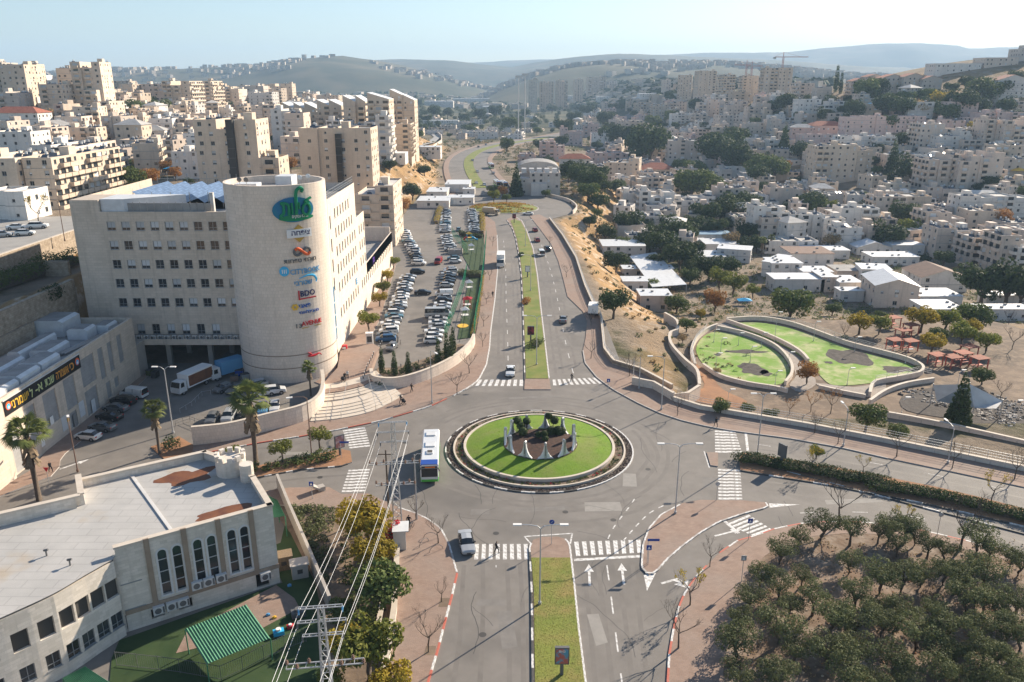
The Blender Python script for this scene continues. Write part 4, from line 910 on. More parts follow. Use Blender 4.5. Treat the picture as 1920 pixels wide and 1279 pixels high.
def bld(px0, px1, pt, pb, label, k='c', rz=0.0, dep=12.0, style='flat', name='apartment_block', cat='building', group=None, D=None, seed=None, roof='roof_town', heat=None, near=None, bal=.4, side=True):
    cx = (px0+px1)/2; rd = random.Random(seed if seed is not None else int(px0*31+pt*7))
    if D is None: g = on(cx, pb)
    else:
        x = x_at(cx, D, 20); g = Vector((x, D, T(x, D))); g.x = x_at(cx, D, g.z)
    sc = (g.y*CP+(CAM_H-g.z)*SP)/FPX; th = R(rz); Wv = (px1-px0)*sc
    w = max(5.0, (Wv-dep*abs(math.sin(th)))/math.cos(th)); H = max(3.0, z_at(pt, g.y)-g.z)
    near = g.y < 330 if near is None else near
    fl = max(1, round(H/FH)); fh = H/fl
    c_, s_ = math.cos(th), math.sin(th)
    # front centre stands on g; local frame: x along the front, y inward
    e = thing(name, label, cat, (g.x, g.y, g.z), th, group); wall = MB(); pane = MB(); bals = []
    base = 2.5 if style == 'shed' else 7.0; acs = MB(); bands = rd.random() < .4
    def wins(O, U, L, zt, kind, lo=0):
        U = Vector(U); N = U.cross(Vector((0, 0, 1))); hs = []; big = []
        n = max(1, int(L/3.4)); stepu = L/n; nf = max(1, round((zt)/fh))
        for f in range(nf):
            z = f*fh
            if z+2.4 > zt: break
            for i in range(n):
                u = (i+.5)*stepu
                if kind == 'b' and rd.random() < .85:
                    ww = min(stepu*.8, 2.6); hs.append((u-ww/2, u+ww/2, z+.15+base, z+2.35+base)); big.append((u, z, min(stepu*.92, 3.4)))
                elif rd.random() < .88:
                    ww, hh = (1.25, 1.25) if rd.random() < .7 else (.8, .8); o_ = rd.uniform(-.3, .3); zz = z+.95
                    hs.append((u+o_-ww/2, u+o_+ww/2, zz+base, zz+hh+base))
        facade(wall, (O[0], O[1], -base), U, L, zt+base, hs, .22)
        for (a, b, c, d) in hs:
            q = Vector((O[0], O[1], -base))+U*a
            if rd.random() < .16 and (d-c) < 2 and g.y < 700: merge(acs, ACB, Matrix.Translation((q.x, q.y, c-base)) @ Matrix.Rotation(math.atan2(U.y, U.x), 4, 'Z'))
            if near and (d-c) < 2:
                fm_, gm_, bm_ = window_meshes(b-a, d-c, 'alu'); wo = link('window', fm_, e, (q.x, q.y, c-base), math.atan2(U.y, U.x)); link('pane', gm_, wo)
                if rd.random() < .35: link('blind', bm_, wo)
            else:
                P = [q-N*.21+Vector((0, 0, c)), q+U*(b-a)-N*.21+Vector((0, 0, c)), q+U*(b-a)-N*.21+Vector((0, 0, d)), q-N*.21+Vector((0, 0, d))]; pane.quad(*P, m=1 if rd.random() < .2 else 0)
        for (u, z, ww) in big:
            q = Vector((O[0], O[1], 0))+U*(u-ww/2); M = Matrix.Translation((q.x, q.y, z+.1)) @ Matrix.Rotation(math.atan2(U.y, U.x), 4, 'Z')
            if near: bals.append((ww, M))
            else: merge(wall, balcony_mesh(ww), M)
    # bays
    nb = max(1, round(w/rd.uniform(5.5, 8))) if style in ('flat', 'slope', 'step') else 1
    cuts = [0]+sorted(rd.uniform(.15, .85) if False else (i+rd.uniform(-.12, .12))/nb for i in range(1, nb))+[1]
    roofs = []
    for i in range(nb):
        xa, xb = -w/2+w*cuts[i], -w/2+w*cuts[i+1]; pr = rd.choice((0, 0, .9, 1.6)) if nb > 1 else 0
        if i % 2: pr = 0 if pr else 1.1
        hb = H
        if nb > 1 and fl > 2: hb = H-rd.choice((0, 0, fh, 0, .7))
        if style == 'step' and nb > 1: hb = max(fh, H-fh*abs(i-rd.randint(0, nb-1)))
        kind = 'b' if rd.random() < bal else 'w'
        yf = -pr; L = xb-xa
        wins((xa, yf), (1, 0, 0), L, hb, kind)
        if bands:
            for f in range(1, fl): wall.box(xa+.01, xb-.01, yf-.06, yf+.02, f*fh-.09, f*fh+.06, 2) if f*fh < hb-.5 else None
        sd = side and (i in (0, nb-1) or nb == 1)
        for X, U, O in ((xb, (0, 1, 0), (xb, yf)), (xa, (0, -1, 0), (xa, dep))):
            if sd and ((X == xb and i == nb-1) or (X == xa and i == 0)): wins(O, U, dep-yf, hb, 'b' if rd.random() < bal*.6 else 'w')
            else: facade(wall, (O[0], O[1], -base), U, dep-yf, hb+base, [], .2)
        facade(wall, (xb, dep, -base), (-1, 0, 0), L, hb+base, [], .2)
        if style == 'slope':
            wall.quad((xa, yf, hb+3.2), (xb, yf, hb), (xb, dep, hb), (xa, dep, hb+3.2), 1)
            wall.tri((xa, yf, hb), (xb, yf, hb), (xa, yf, hb+3.2)); wall.tri((xb, dep, hb), (xa, dep, hb), (xa, dep, hb+3.2)); wall.quad((xa, dep, hb), (xa, yf, hb), (xa, yf, hb+3.2), (xa, dep, hb+3.2))
        elif style in ('flat', 'step'):
            wall.quad((xa, yf, hb-.6), (xb, yf, hb-.6), (xb, dep, hb-.6), (xa, dep, hb-.6), 1)
            t = .22
            for q in ((xa, xb, yf+.002, yf+t), (xa, xb, dep-t, dep-.002)): wall.quad((q[0], q[2], hb), (q[1], q[2], hb), (q[1], q[3], hb), (q[0], q[3], hb)); wall.quad((q[1], q[3], hb-.6), (q[0], q[3], hb-.6), (q[0], q[3], hb), (q[1], q[3], hb)); 
            for q in (xa, xb-t): wall.box(q+.003, q+t-.003, yf+t, dep-t, hb-.62, hb-.004)
            roofs.append((xa, xb, yf, hb-.6))
    if style == 'hip':
        o_ = .5; z0, z1 = H, H+min(w, dep)*.22; a, b = -w/2-o_, w/2+o_; y0, y1 = -o_, dep+o_; rl = min(w, dep)*.45
        if w > dep: p, q = (a+rl, (y0+y1)/2, z1), (b-rl, (y0+y1)/2, z1); wall.quad((a, y0, z0), (b, y0, z0), q, p, 1); wall.quad((b, y1, z0), (a, y1, z0), p, q, 1); wall.tri((b, y0, z0), (b, y1, z0), q, 1); wall.tri((a, y1, z0), (a, y0, z0), p, 1)
        else: p = (0, (y0+y1)/2, z1); wall.tri((a, y0, z0), (b, y0, z0), p, 1); wall.tri((b, y0, z0), (b, y1, z0), p, 1); wall.tri((b, y1, z0), (a, y1, z0), p, 1); wall.tri((a, y1, z0), (a, y0, z0), p, 1)
        wall.quad((a, y1, z0-.02), (b, y1, z0-.02), (b, y0, z0-.02), (a, y0, z0-.02), 1)
    elif style == 'shed':
        o_ = .25; z0, z1 = H, H+.5; a, b = -w/2-o_, w/2+o_
        wall.box(a, b, -o_, dep+o_, H, H+.14, 1, 1)
        for _ in range(rd.randint(1, 4)): x, y = rd.uniform(a+1, b-1), rd.uniform(1, dep-1); wall.box(x-.35, x+.35, y-.3, y+.3, H+.14, H+.6, 2)
    elif style == 'gable':
        o_ = .4; a, b = -w/2-o_, w/2+o_; z1 = H+w*.16
        wall.quad((a, -o_, H-.1), (0, -o_, z1), (0, dep+o_, z1), (a, dep+o_, H-.1), 1); wall.quad((0, -o_, z1), (b, -o_, H-.1), (b, dep+o_, H-.1), (0, dep+o_, z1), 1)
        wall.tri((-w/2, 0, H), (w/2, 0, H), (0, 0, z1-.15)); wall.tri((w/2, dep, H), (-w/2, dep, H), (0, dep, z1-.15))
    wm = wall.build('walls', ['wall_'+k, roof, 'roof_grey'], e)
    if pane.f: tag(pane.build('window_panes', ['glass', 'blind'], e), kind='stuff')
    if acs.f: tag(acs.build('air_conditioners', 'ac_white', e), kind='stuff')
    for (ww, M) in bals:
        key = ('bm', round(ww, 1), k)
        if key not in _BAL: _BAL[key] = balcony_mesh(ww).mesh('balcony', 'wall_'+k)
        o = link('balcony', _BAL[key], e); o.matrix_basis = M
    # stair head and heaters on the roof
    if roofs and style in ('flat', 'step'):
        xa, xb, yf, zr = max(roofs, key=lambda r: r[3]+rd.random())
        if fl > 2: x = rd.uniform(xa+.3, max(xa+.4, xb-3.2)); MB().box(x, x+2.8, dep*.35, dep*.35+4, zr, zr+2.5).build('stair_head', 'wall_'+k, e)
        nh = heat if heat is not None else rd.randint(2, 7); hj = MB()
        for _ in range(nh):
            xa, xb, yf, zr = rd.choice(roofs)
            if xb-xa < 2.4: continue
            x, y = rd.uniform(xa+1.1, xb-1.1), rd.uniform(yf+1.6, dep-1.6); a = rd.uniform(-.5, .5)
            if near: o = link('solar_heater', HEAT_ME, e, (x, y, zr), a, rd.uniform(.9, 1.2))
            else: merge(hj, HEATER, Matrix.Translation((x, y, zr)) @ Matrix.Rotation(a, 4, 'Z'))
        if hj.f: tag(hj.build('solar_heaters', ['tank', 'collector', 'metal'], e), kind='stuff')
    TOWN.append((e, g, w, H)); return e
KN = {'c': 'cream stone', 'p': 'beige plaster', 'w': 'white', 'g': 'grey', 'k': 'pinkish'}
NUM = 'no one two three four five six seven eight nine ten eleven twelve thirteen fourteen fifteen sixteen'.split()
def row(items, where, group, **kw):
    for i, it in enumerate(items):
        px0, px1, pt, pb, k = it[:5]; kk = dict(kw)
        if len(it) > 5: kk.update(it[5])
        lab = kk.pop('lab', None) or f"{KN[k]} {kk.get('what', 'apartment block')}, {nth(i)} from the left {where}"
        kk.pop('what', None); bld(px0, px1, pt, pb, lab, k, group=group, **kk)
# ---- left hill
row([(-14, 20, 117, 208, 'g'), (15, 62, 121, 212, 'c'), (60, 88, 120, 206, 'c', dict(rz=14)), (62, 128, 141, 196, 'w'), (114, 152, 128, 205, 'c', dict(rz=12)), (148, 206, 116, 232, 'c', dict(rz=8, dep=20)), (212, 248, 152, 182, 'p'), (270, 312, 156, 198, 'p'), (312, 362, 152, 214, 'c', dict(dep=26)), (372, 402, 152, 208, 'c', dict(dep=26)), (420, 456, 166, 197, 'g'), (452, 497, 160, 193, 'g', dict(bal=0)), (497, 550, 157, 192, 'c')], 'in the hilltop skyline row', 'apartment blocks on the left hilltop', dep=16)
row([(0, 40, 172, 218, 'g'), (22, 64, 164, 214, 'c'), (57, 92, 182, 216, 'w'), (84, 128, 158, 226, 'c', dict(dep=18)), (128, 212, 158, 232, 'c', dict(style='step', bal=.8, dep=18)), (196, 222, 196, 232, 'w', dict(what='low annexe'))], 'of the blocks below the hilltop', 'stepped apartment blocks below the left hilltop', dep=14)
bld(-20, 74, 212, 236, 'white hall with arched openings and a low red roof on the hillside', 'w', style='hip', roof='roof_tile', name='hillside_hall', dep=14, bal=0)
bld(-10, 64, 247, 290, 'pale school wing with tall slit windows below the red roofed hall', 'w', name='school_wing', dep=16, bal=0)
bld(63, 122, 236, 262, 'low white hall with a grey sloping roof beside the red roofed hall', 'w', name='school_wing', style='gable', roof='roof_grey', dep=12, bal=0)
bld(-40, 46, 297, 425, 'cream four-storey flats at the far end of the upper street', 'c', D=222, dep=26, rz=0)
bld(58, 112, 296, 432, 'cream flats with dark banding and sunlit balconies above the upper street', 'c', D=224, dep=40, bal=.5)
bld(72, 150, 272, 350, 'white flats crowned with solar heaters behind the banded cream flats', 'w', D=272, dep=24, heat=12)
bld(150, 180, 270, 350, 'narrow grey flats with stacked balconies beside the solar-roofed white flats', 'p', D=285, dep=20, bal=.8)
bld(-20, 58, 358, 432, 'low white house with terraces at the foot of the cream flats', 'w', D=203, dep=10, heat=0)
row([(285, 330, 222, 272, 'w'), (328, 378, 222, 275, 'p', dict(bal=.7)), (478, 520, 196, 262, 'p'), (515, 560, 205, 290, 'w'), (540, 575, 212, 300, 'p')], 'in the row behind the office', 'apartment blocks behind the office block', dep=14)
TB1 = bld(378, 492, 224, 352, 'tall beige block with a dark vertical stair slot behind the office roof', 'c', D=262, dep=14, bal=0, heat=5, seed=11)
TB2 = bld(572, 702, 240, 432, 'tall cream block with a glazed stair strip rising beside the office tower', 'c', D=300, dep=16, bal=0, heat=5, seed=12)
bld(492, 528, 296, 345, 'stepped balcony wing with yellow sunlit parapets beside the dark slot block', 'c', D=262, dep=12, bal=1)
bld(672, 742, 348, 440, 'low stepped wing with balconies at the foot of the tall cream block', 'c', D=272, dep=22, bal=.9, style='step')
row([(536, 598, 203, 275, 'c'), (600, 646, 198, 280, 'c'), (650, 690, 188, 285, 'c'), (694, 734, 186, 292, 'c'), (736, 780, 178, 284, 'c')], 'in the row with sloping roofs', 'slope-roofed apartment blocks', style='slope', dep=17, roof='sheet_white', bal=.8)
for e, slot, m in ((TB1, .60, 'dock_dark'), (TB2, .55, 'glass')):
    t_ = [q for q in TOWN if q[0] == e][0]; w_, H_ = t_[2], t_[3]
    MB().box(-w_/2+w_*slot-1.1, -w_/2+w_*slot+1.1, -1.85, .1, -2, H_-(2 if m == 'glass' else 0)).build('stair_strip', m, e)
    fr = MB()
    for z in range(0, int(H_-2), 3): fr.box(-w_/2+w_*slot-1.12, -w_/2+w_*slot+1.12, -1.9, -1.84, z, z+.14)
    fr.build('strip_rail', 'sign_grey', e)
# ---- huts and sheds below the slope, along the road
row([(782, 842, 377, 390, 'w', dict(dep=16)), (800, 838, 360, 372, 'w', dict(dep=18)), (835, 880, 346, 362, 'w', dict(dep=20)), (840, 888, 371, 384, 'w', dict(dep=10)), (868, 890, 356, 366, 'w', dict(dep=8)), (714, 760, 288, 300, 'w'), (760, 826, 276, 292, 'w'), (790, 860, 226, 236, 'w')], 'beside the valley road', 'white huts beside the valley road', style='shed', roof='sheet_white', bal=0, name='site_hut', what='hut')
# ---- mid valley
PH = bld(970, 1050, 324, 366, 'grey public hall with rounded roof and rooftop machinery beyond the far roundabout', 'g', dep=34, bal=0, heat=0, name='public_hall', seed=2)
w_, H_ = TOWN[-1][2], TOWN[-1][3]; vt = MB(); n_ = 14
for i in range(n_):
    a, b = math.pi*i/n_, math.pi*(i+1)/n_; pa, pb_ = (-w_*.52*math.cos(a), H_+4.2*math.sin(a)), (-w_*.52*math.cos(b), H_+4.2*math.sin(b))
    vt.quad((pa[0], 14, pa[1]), (pb_[0], 14, pb_[1]), (pb_[0], 33, pb_[1]), (pa[0], 33, pa[1])); vt.quad((pa[0], 14, H_-.7), (pb_[0], 14, H_-.7), (pb_[0], 14, pb_[1]), (pa[0], 14, pa[1]), 1)
vt.build('vault_roof', ['roof_grey', 'wall_g'], PH)
for i in range(5): MB().box(-w_*.4+i*w_*.18, -w_*.4+i*w_*.18+2.4, 4, 8, H_-.6, H_+1.6).build('roof_machine', 'ac_white', PH)
MB().box(-4, 4, -2.6, 0, -2, H_*.55).build('porch', 'wall_w', PH)
row([(1012, 1058, 266, 300, 'k', dict(style='step')), (1050, 1092, 240, 272, 'k', dict(style='step')), (1094, 1122, 232, 258, 'k'), (1108, 1142, 250, 278, 'w'), (974, 1002, 288, 304, 'k'), (1050, 1106, 298, 330, 'w', dict(style='hip', roof='roof_tile')), (1100, 1165, 286, 318, 'k'), (1100, 1134, 310, 338, 'w')], 'of the houses right of the valley road', 'houses between the valley road and the town', dep=12)
row([(850, 918, 185, 196, 'w'), (788, 850, 190, 200, 'w'), (860, 930, 175, 186, 'g'), (1050, 1085, 178, 190, 'c', dict(style='flat')), (1060, 1120, 180, 188, 'w'), (1120, 1180, 182, 190, 'w'), (1190, 1250, 184, 192, 'w'), (1010, 1050, 184, 191, 'w'), (930, 968, 178, 187, 'g'), (1200, 1290, 176, 183, 'w'), (970, 1000, 194, 201, 'w'), (905, 936, 200, 215, 'g')], 'of the industrial sheds', 'industrial sheds on the valley floor', style='shed', roof='sheet_white', dep=30, bal=0, name='industrial_shed', what='shed')
# ---- skyline towers
row([(991, 1007, 147, 176, 'c', dict(D=1660, dep=18, rz=1)), (1012, 1038, 153, 176, 'c', dict(D=1720, dep=16, rz=3)), (1043, 1065, 151, 177, 'c', dict(D=1780, dep=18, rz=12)), (1075, 1093, 148, 178, 'c', dict(D=1840, dep=15, rz=6)), (1101, 1137, 144, 178, 'c', dict(D=1900, dep=19, rz=10)), (1142, 1186, 152, 180, 'g', dict(D=1960, dep=14, rz=-5)), (1188, 1236, 149, 184, 'g', dict(D=2020, dep=18, rz=9)), (1245, 1259, 150, 184, 'p', dict(dep=19, rz=11)), (1267, 1297, 141, 190, 'c', dict(dep=14, rz=-13)), (1305, 1342, 133, 190, 'c', dict(dep=16, rz=7)), (1349, 1379, 140, 190, 'c', dict(dep=18, rz=12)), (1389, 1419, 142, 190, 'c', dict(dep=18, rz=-1)), (1427, 1483, 127, 182, 'c', dict(dep=20, rz=-6)), (1493, 1525, 156, 190, 'p', dict(dep=18, rz=4)), (1528, 1558, 163, 196, 'p', dict(dep=16, rz=-5))], 'in the far skyline', 'skyline apartment towers', dep=24, bal=.5, name='apartment_tower', what='apartment tower')
# ---- right hill
row([(1596, 1630, 152, 178, 'p'), (1622, 1652, 144, 178, 'p'), (1650, 1692, 146, 182, 'p'), (1690, 1730, 144, 182, 'p'), (1726, 1762, 148, 182, 'g')], 'in the gabled row below the hilltop', 'gabled houses on the right hill', style='gable', roof='roof_tile', dep=14, bal=.2)
bld(1750, 1838, 119, 136, 'long hilltop building with a chimney and red panel', 'w', dep=16, bal=0, heat=0, name='hilltop_building')
bld(1846, 1908, 108, 124, 'broad beige building on the crest of the right hill', 'p', dep=20, bal=0, heat=0, name='hilltop_building')
bld(1908, 1940, 84, 114, 'grey upright tower at the crest of the right hill', 'g', dep=16, bal=0, heat=0, name='hilltop_tower')
bld(1866, 1925, 150, 186, 'white house with an orange pitched roof on the right hillside', 'w', style='gable', roof='roof_tile', dep=14, bal=.2)
# ---- middle town, far to near
row([(1190, 1222, 192, 214, 'c'), (1222, 1256, 196, 224, 'c'), (1256, 1290, 190, 216, 'p'), (1258, 1306, 212, 232, 'w'), (1308, 1362, 186, 222, 'p'), (1362, 1400, 190, 224, 'p'), (1400, 1442, 194, 226, 'p'), (1300, 1350, 214, 238, 'g'), (1494, 1536, 186, 216, 'w'), (1536, 1586, 190, 212, 'w'), (1550, 1600, 212, 228, 'p')], 'at the far edge of the town', 'flats at the far edge of the town', dep=13)
row([(1156, 1204, 226, 262, 'p', dict(dep=20)), (1183, 1212, 250, 285, 'p'), (1204, 1258, 241, 264, 'w'), (1280, 1338, 242, 262, 'p'), (1338, 1396, 232, 256, 'g'), (1396, 1450, 230, 258, 'p', dict(bal=.1)), (1444, 1484, 224, 256, 'g', dict(bal=0)), (1380, 1440, 258, 282, 'w'), (1440, 1490, 262, 288, 'w'), (1490, 1530, 270, 296, 'p')], 'in the middle band of the town', 'flats in the middle band of the town', dep=12)
bld(1248, 1324, 262, 322, 'long grey slab of flats standing among dark trees', 'g', rz=-8, dep=16, bal=.3)
bld(1520, 1584, 236, 256, 'pink school with red tiled hipped roofs', 'k', style='hip', roof='roof_tile', dep=14, bal=0, name='pink_school')
bld(1600, 1640, 238, 258, 'smaller pink school wing with a red tiled roof', 'k', style='hip', roof='roof_tile', dep=10, bal=0, name='pink_school')
bld(1584, 1750, 218, 250, 'long pink hall with arches behind the red roofed school', 'k', dep=14, bal=0, heat=2, name='pink_hall')
bld(1500, 1660, 252, 268, 'low pink school terrace with a long window band', 'k', dep=10, bal=0, heat=0, name='pink_school')
row([(1718, 1782, 232, 286, 'p'), (1756, 1812, 246, 292, 'w', dict(style='step')), (1802, 1836, 262, 292, 'p'), (1838, 1874, 224, 290, 'p'), (1874, 1930, 226, 292, 'p', dict(bal=.6)), (1872, 1914, 272, 302, 'w'), (1880, 1930, 190, 214, 'p'), (1835, 1880, 206, 226, 'p')], 'on the right hillside', 'flats climbing the right hillside', dep=14)
row([(1524, 1600, 272, 346, 'c', dict(bal=.5)), (1600, 1630, 282, 336, 'c'), (1660, 1738, 290, 318, 'p'), (1732, 1790, 288, 368, 'p', dict(bal=.6)), (1786, 1830, 290, 366, 'p'), (1828, 1872, 284, 362, 'p'), (1870, 1930, 296, 330, 'g')], 'in the tall row across the slope', 'tall beige flats across the right slope', dep=16)
row([(1132, 1200, 296, 346, 'c', dict(rz=-16, bal=0)), (1200, 1266, 318, 338, 'c', dict(style='hip', roof='roof_tile', dep=18)), (1198, 1244, 332, 372, 'p'), (1244, 1284, 328, 366, 'c'), (1408, 1500, 300, 318, 'w', dict(bal=0, heat=2)), (1340, 1402, 352, 400, 'p', dict(heat=9)), (1380, 1420, 340, 380, 'p'), (1440, 1502, 352, 392, 'p', dict(bal=.1)), (1514, 1560, 340, 360, 'w'), (1548, 1660, 352, 374, 'p', dict(bal=0, style='step')), (1690, 1750, 362, 392, 'w'), (1796, 1930, 368, 412, 'w', dict(bal=.1))], 'in the band facing the valley', 'flats facing the valley', dep=12)
row([(1166, 1200, 362, 404, 'w'), (1196, 1262, 358, 412, 'w'), (1210, 1266, 382, 418, 'w'), (1262, 1300, 376, 410, 'w'), (1294, 1338, 368, 404, 'w'), (1408, 1460, 386, 454, 'w', dict(bal=.2)), (1424, 1458, 408, 458, 'p'), (1458, 1496, 398, 452, 'w', dict(bal=.8)), (1494, 1540, 402, 452, 'w'), (1440, 1532, 452, 476, 'w'), (1540, 1580, 410, 456, 'w'), (1572, 1640, 390, 444, 'w'), (1636, 1692, 368, 416, 'p'), (1640, 1676, 398, 446, 'p')], 'in the front terrace above the huts', 'front terrace of white flats', dep=11)
row([(1728, 1802, 396, 450, 'p'), (1756, 1822, 376, 412, 'p'), (1750, 1786, 428, 484, 'p'), (1786, 1816, 432, 486, 'w'), (1816, 1858, 446, 500, 'p', dict(bal=.7)), (1866, 1902, 442, 516, 'p', dict(bal=.8)), (1900, 1950, 464, 520, 'w', dict(bal=.8)), (1855, 1930, 430, 470, 'p')], 'in the terrace at the right edge', 'terrace of flats at the right edge', dep=12)
# ---- huts and caravans in front
row([(1130, 1210, 462, 486, 'w', dict(dep=14, rz=0, what='shed')), (1300, 1372, 440, 456, 'w', dict(roof='roof_blue', dep=9)), (1292, 1330, 458, 470, 'w'), (1338, 1410, 468, 492, 'w', dict(rz=-20, dep=9)), (1322, 1384, 458, 474, 'w'), (1306, 1360, 484, 496, 'w'), (1408, 1470, 492, 520, 'w', dict(rz=-38, dep=16)), (1168, 1206, 506, 520, 'w', dict(dep=6)), (1168, 1214, 528, 548, 'w', dict(dep=7)), (1200, 1258, 555, 586, 'p', dict(dep=8)), (1234, 1262, 504, 524, 'w', dict(dep=6))], 'of the huts below the dry slope', 'huts below the dry slope', style='shed', roof='sheet_white', bal=0, name='hut', what='hut')
gr = on(1232, 548); e = thing('long_shed', 'long open shed with a pale grey sheet roof below the dry slope', 'shed', gr)
a, b, c, d = [Vector(on(*q)) for q in ((1180, 500), (1228, 492), (1286, 552), (1222, 556))]
pl = [(q.x, q.y) for q in (a, b, c, d)]; MB().prism(pl, gr.z+3.4, gr.z+3.6).build('roof', 'sheet_white', e, world=True)
for q in (a, b, c, d, a.lerp(d, .33), a.lerp(d, .66), b.lerp(c, .5)): MB().box(q.x-.15, q.x+.15, q.y-.15, q.y+.15, gr.z-2, gr.z+3.4).build('post', 'metal', e, world=True)
row([(1444, 1502, 494, 522, 'w'), (1482, 1562, 476, 498, 'w', dict(roof='roof_brown', dep=14)), (1450, 1544, 524, 548, 'w', dict(dep=9)), (1504, 1560, 510, 530, 'w', dict(dep=9)), (1538, 1566, 520, 548, 'p', dict(dep=10)), (1512, 1592, 470, 486, 'w'), (1568, 1616, 510, 524, 'p', dict(roof='roof_grey')), (1572, 1614, 530, 552, 'w'), (1610, 1672, 506, 530, 'w', dict(rz=-10)), (1606, 1670, 464, 478, 'w', dict(style='gable', dep=8)), (1672, 1732, 460, 478, 'w'), (1634, 1722, 482, 498, 'w'), (1574, 1618, 546, 566, 'w', dict(dep=5, lab='white windowless container box beside the stone warehouse')), (1722, 1802, 556, 578, 'w'), (1736, 1806, 584, 600, 'w'), (1826, 1930, 580, 602, 'w', dict(dep=5)), (1848, 1930, 560, 572, 'w', dict(dep=5))], 'of the caravans on the valley floor', 'caravans and huts on the valley floor', style='shed', roof='sheet_white', dep=10, bal=0, name='caravan_hut', what='caravan hut')
bld(1632, 1722, 536, 578, 'stone warehouse with a ribbed grey gable roof among the caravans', 'p', style='gable', roof='sheet_white', rz=-8, dep=15, bal=0, name='warehouse')
bld(1724, 1812, 520, 548, 'shed with a half white half brown sloping roof beside the warehouse', 'w', style='gable', roof='roof_brown', dep=14, bal=0, name='warehouse')

# ---- infill: the smaller houses packed between the blocks
fr = random.Random(23); FILL = []
def infill(n, xr, yr, where, group, wmin, wmax, hmin, hmax, ks, gap=.72, tries=14):
    got = []
    for _ in range(n*tries):
        if len(got) >= n: break
        px, py = fr.uniform(*xr), fr.uniform(*yr); g = on(px, py, 2500, 190, .03)
        if g.y > 1500 or not free(g.x, g.y) or g.y < 240: continue
        w = fr.uniform(wmin, wmax)
        if any((g.x-q.x)**2+(g.y-q.y)**2 < ((w+w2)*.5*gap+4)**2 for _, q, w2, _ in TOWN): continue
        sc = (g.y*CP+(CAM_H-g.z)*SP)/FPX; h = fr.uniform(hmin, hmax); u, dy, dz = ray(px, py)
        pt = py-h*CP/sc*.97; got.append((px, px-w/2/sc, px+w/2/sc, pt, py)); TOWN.append((None, g, w, h))
    for i, (px, a, b, pt, py) in enumerate(sorted(got)):
        k = fr.choice(ks); TOWN_N = len(TOWN); bld(a, b, pt, py, f'small {KN[k]} house, {nth(i)} from the left {where}', k, rz=fr.uniform(-22, 22), dep=fr.uniform(9, 13), style=fr.choice(('flat', 'flat', 'step', 'flat', 'hip' if fr.random() < .25 else 'flat')), roof='roof_town', name='town_house', group=group, bal=.35, seed=fr.randint(0, 9999))
infill(80, (1150, 1920), (325, 485), 'in the near town infill', 'small houses in the near town', 10, 20, 6, 12, 'wppgcc', .6, 20)
infill(75, (1150, 1920), (250, 335), 'in the middle town infill', 'small houses in the middle town', 12, 23, 7, 15, 'wppgcck', .62, 20)
infill(62, (1060, 1900), (196, 252), 'in the far town infill', 'small houses in the far town', 14, 26, 8, 17, 'wpgck')
row([(594, 640, 226, 292, 'w'), (640, 688, 222, 294, 'w'), (686, 732, 216, 302, 'w'), (730, 772, 222, 292, 'c')], 'in the lower terrace above the slope', 'lower terrace above the dry slope', dep=16, bal=.95, style='step')
infill(60, (0, 560), (192, 300), 'in the left hill infill', 'small houses on the left hill', 11, 19, 8, 17, 'wcpc', .6, 20)
infill(40, (780, 1120), (196, 262), 'in the valley infill', 'small houses on the valley floor', 11, 24, 4, 9, 'wpgcw')
infill(40, (180, 560), (205, 335), 'on the left slope', 'small houses on the left slope', 10, 17, 8, 15, 'wccp', .5, 20)
infill(26, (430, 760), (165, 215), 'in the far left infill', 'small houses beyond the left hill', 16, 28, 9, 20, 'wcpg')
# ================================================================ VEGETATION
def leafmat(n, a, b, tr=.25): mat('leaf_'+n, a, .75, b, 1.1, 3, .35, .65, var=.18, trans=tr, spec=.2)
leafmat('olive', (.095, .115, .044), (.165, .175, .08)); leafmat('dark', (.038, .06, .02), (.072, .10, .034)); leafmat('green', (.075, .11, .03), (.135, .16, .045))
leafmat('yellow', (.26, .21, .022), (.40, .29, .035), .35); leafmat('lime', (.12, .15, .028), (.22, .22, .04), .3); leafmat('orange', (.30, .13, .035), (.38, .20, .06), .3); leafmat('palm', (.10, .13, .035), (.18, .20, .06)); leafmat('red', (.50, .015, .035), (.62, .03, .05)); leafmat('dry', (.30, .21, .10), (.40, .29, .15))
mat('bark', (.14, .11, .085), .95, (.09, .07, .055), 4); mat('bark_pale', (.27, .22, .18), .95, (.20, .165, .135), 4); mat('thatch', (.23, .17, .11), .95, (.15, .11, .07), 6)
def leaf_cloud(mb, rd, lobes, n, size, m=0, flat=.75):
    tot = sum(l[3]**2 for l in lobes)
    for (cx, cyy, cz, r, rz) in lobes:
        for _ in range(int(n*r*r/tot)):
            while True:
                v = Vector((rd.uniform(-1, 1), rd.uniform(-1, 1), rd.uniform(-1, 1)))
                if .02 < v.length < 1: break
            v = v.normalized()*(v.length**.45)
            p = Vector((cx+v.x*r, cyy+v.y*r, cz+v.z*rz)); nn = (v+Vector((rd.uniform(-1, 1), rd.uniform(-1, 1), rd.uniform(-.6, 1)))*.9).normalized()
            t = nn.orthogonal().normalized(); t.rotate(Matrix.Rotation(rd.uniform(0, 6.3), 3, nn)) if False else None
            ang = rd.uniform(0, 6.28); b = nn.cross(t); t2 = t*math.cos(ang)+b*math.sin(ang); b2 = nn.cross(t2); s_ = size*rd.uniform(.6, 1.3)
            mb.quad(p-t2*s_-b2*s_*.5, p+t2*s_*.2-b2*s_*.62, p+t2*s_+b2*s_*.1, p-t2*s_*.1+b2*s_*.6, m)
    return mb
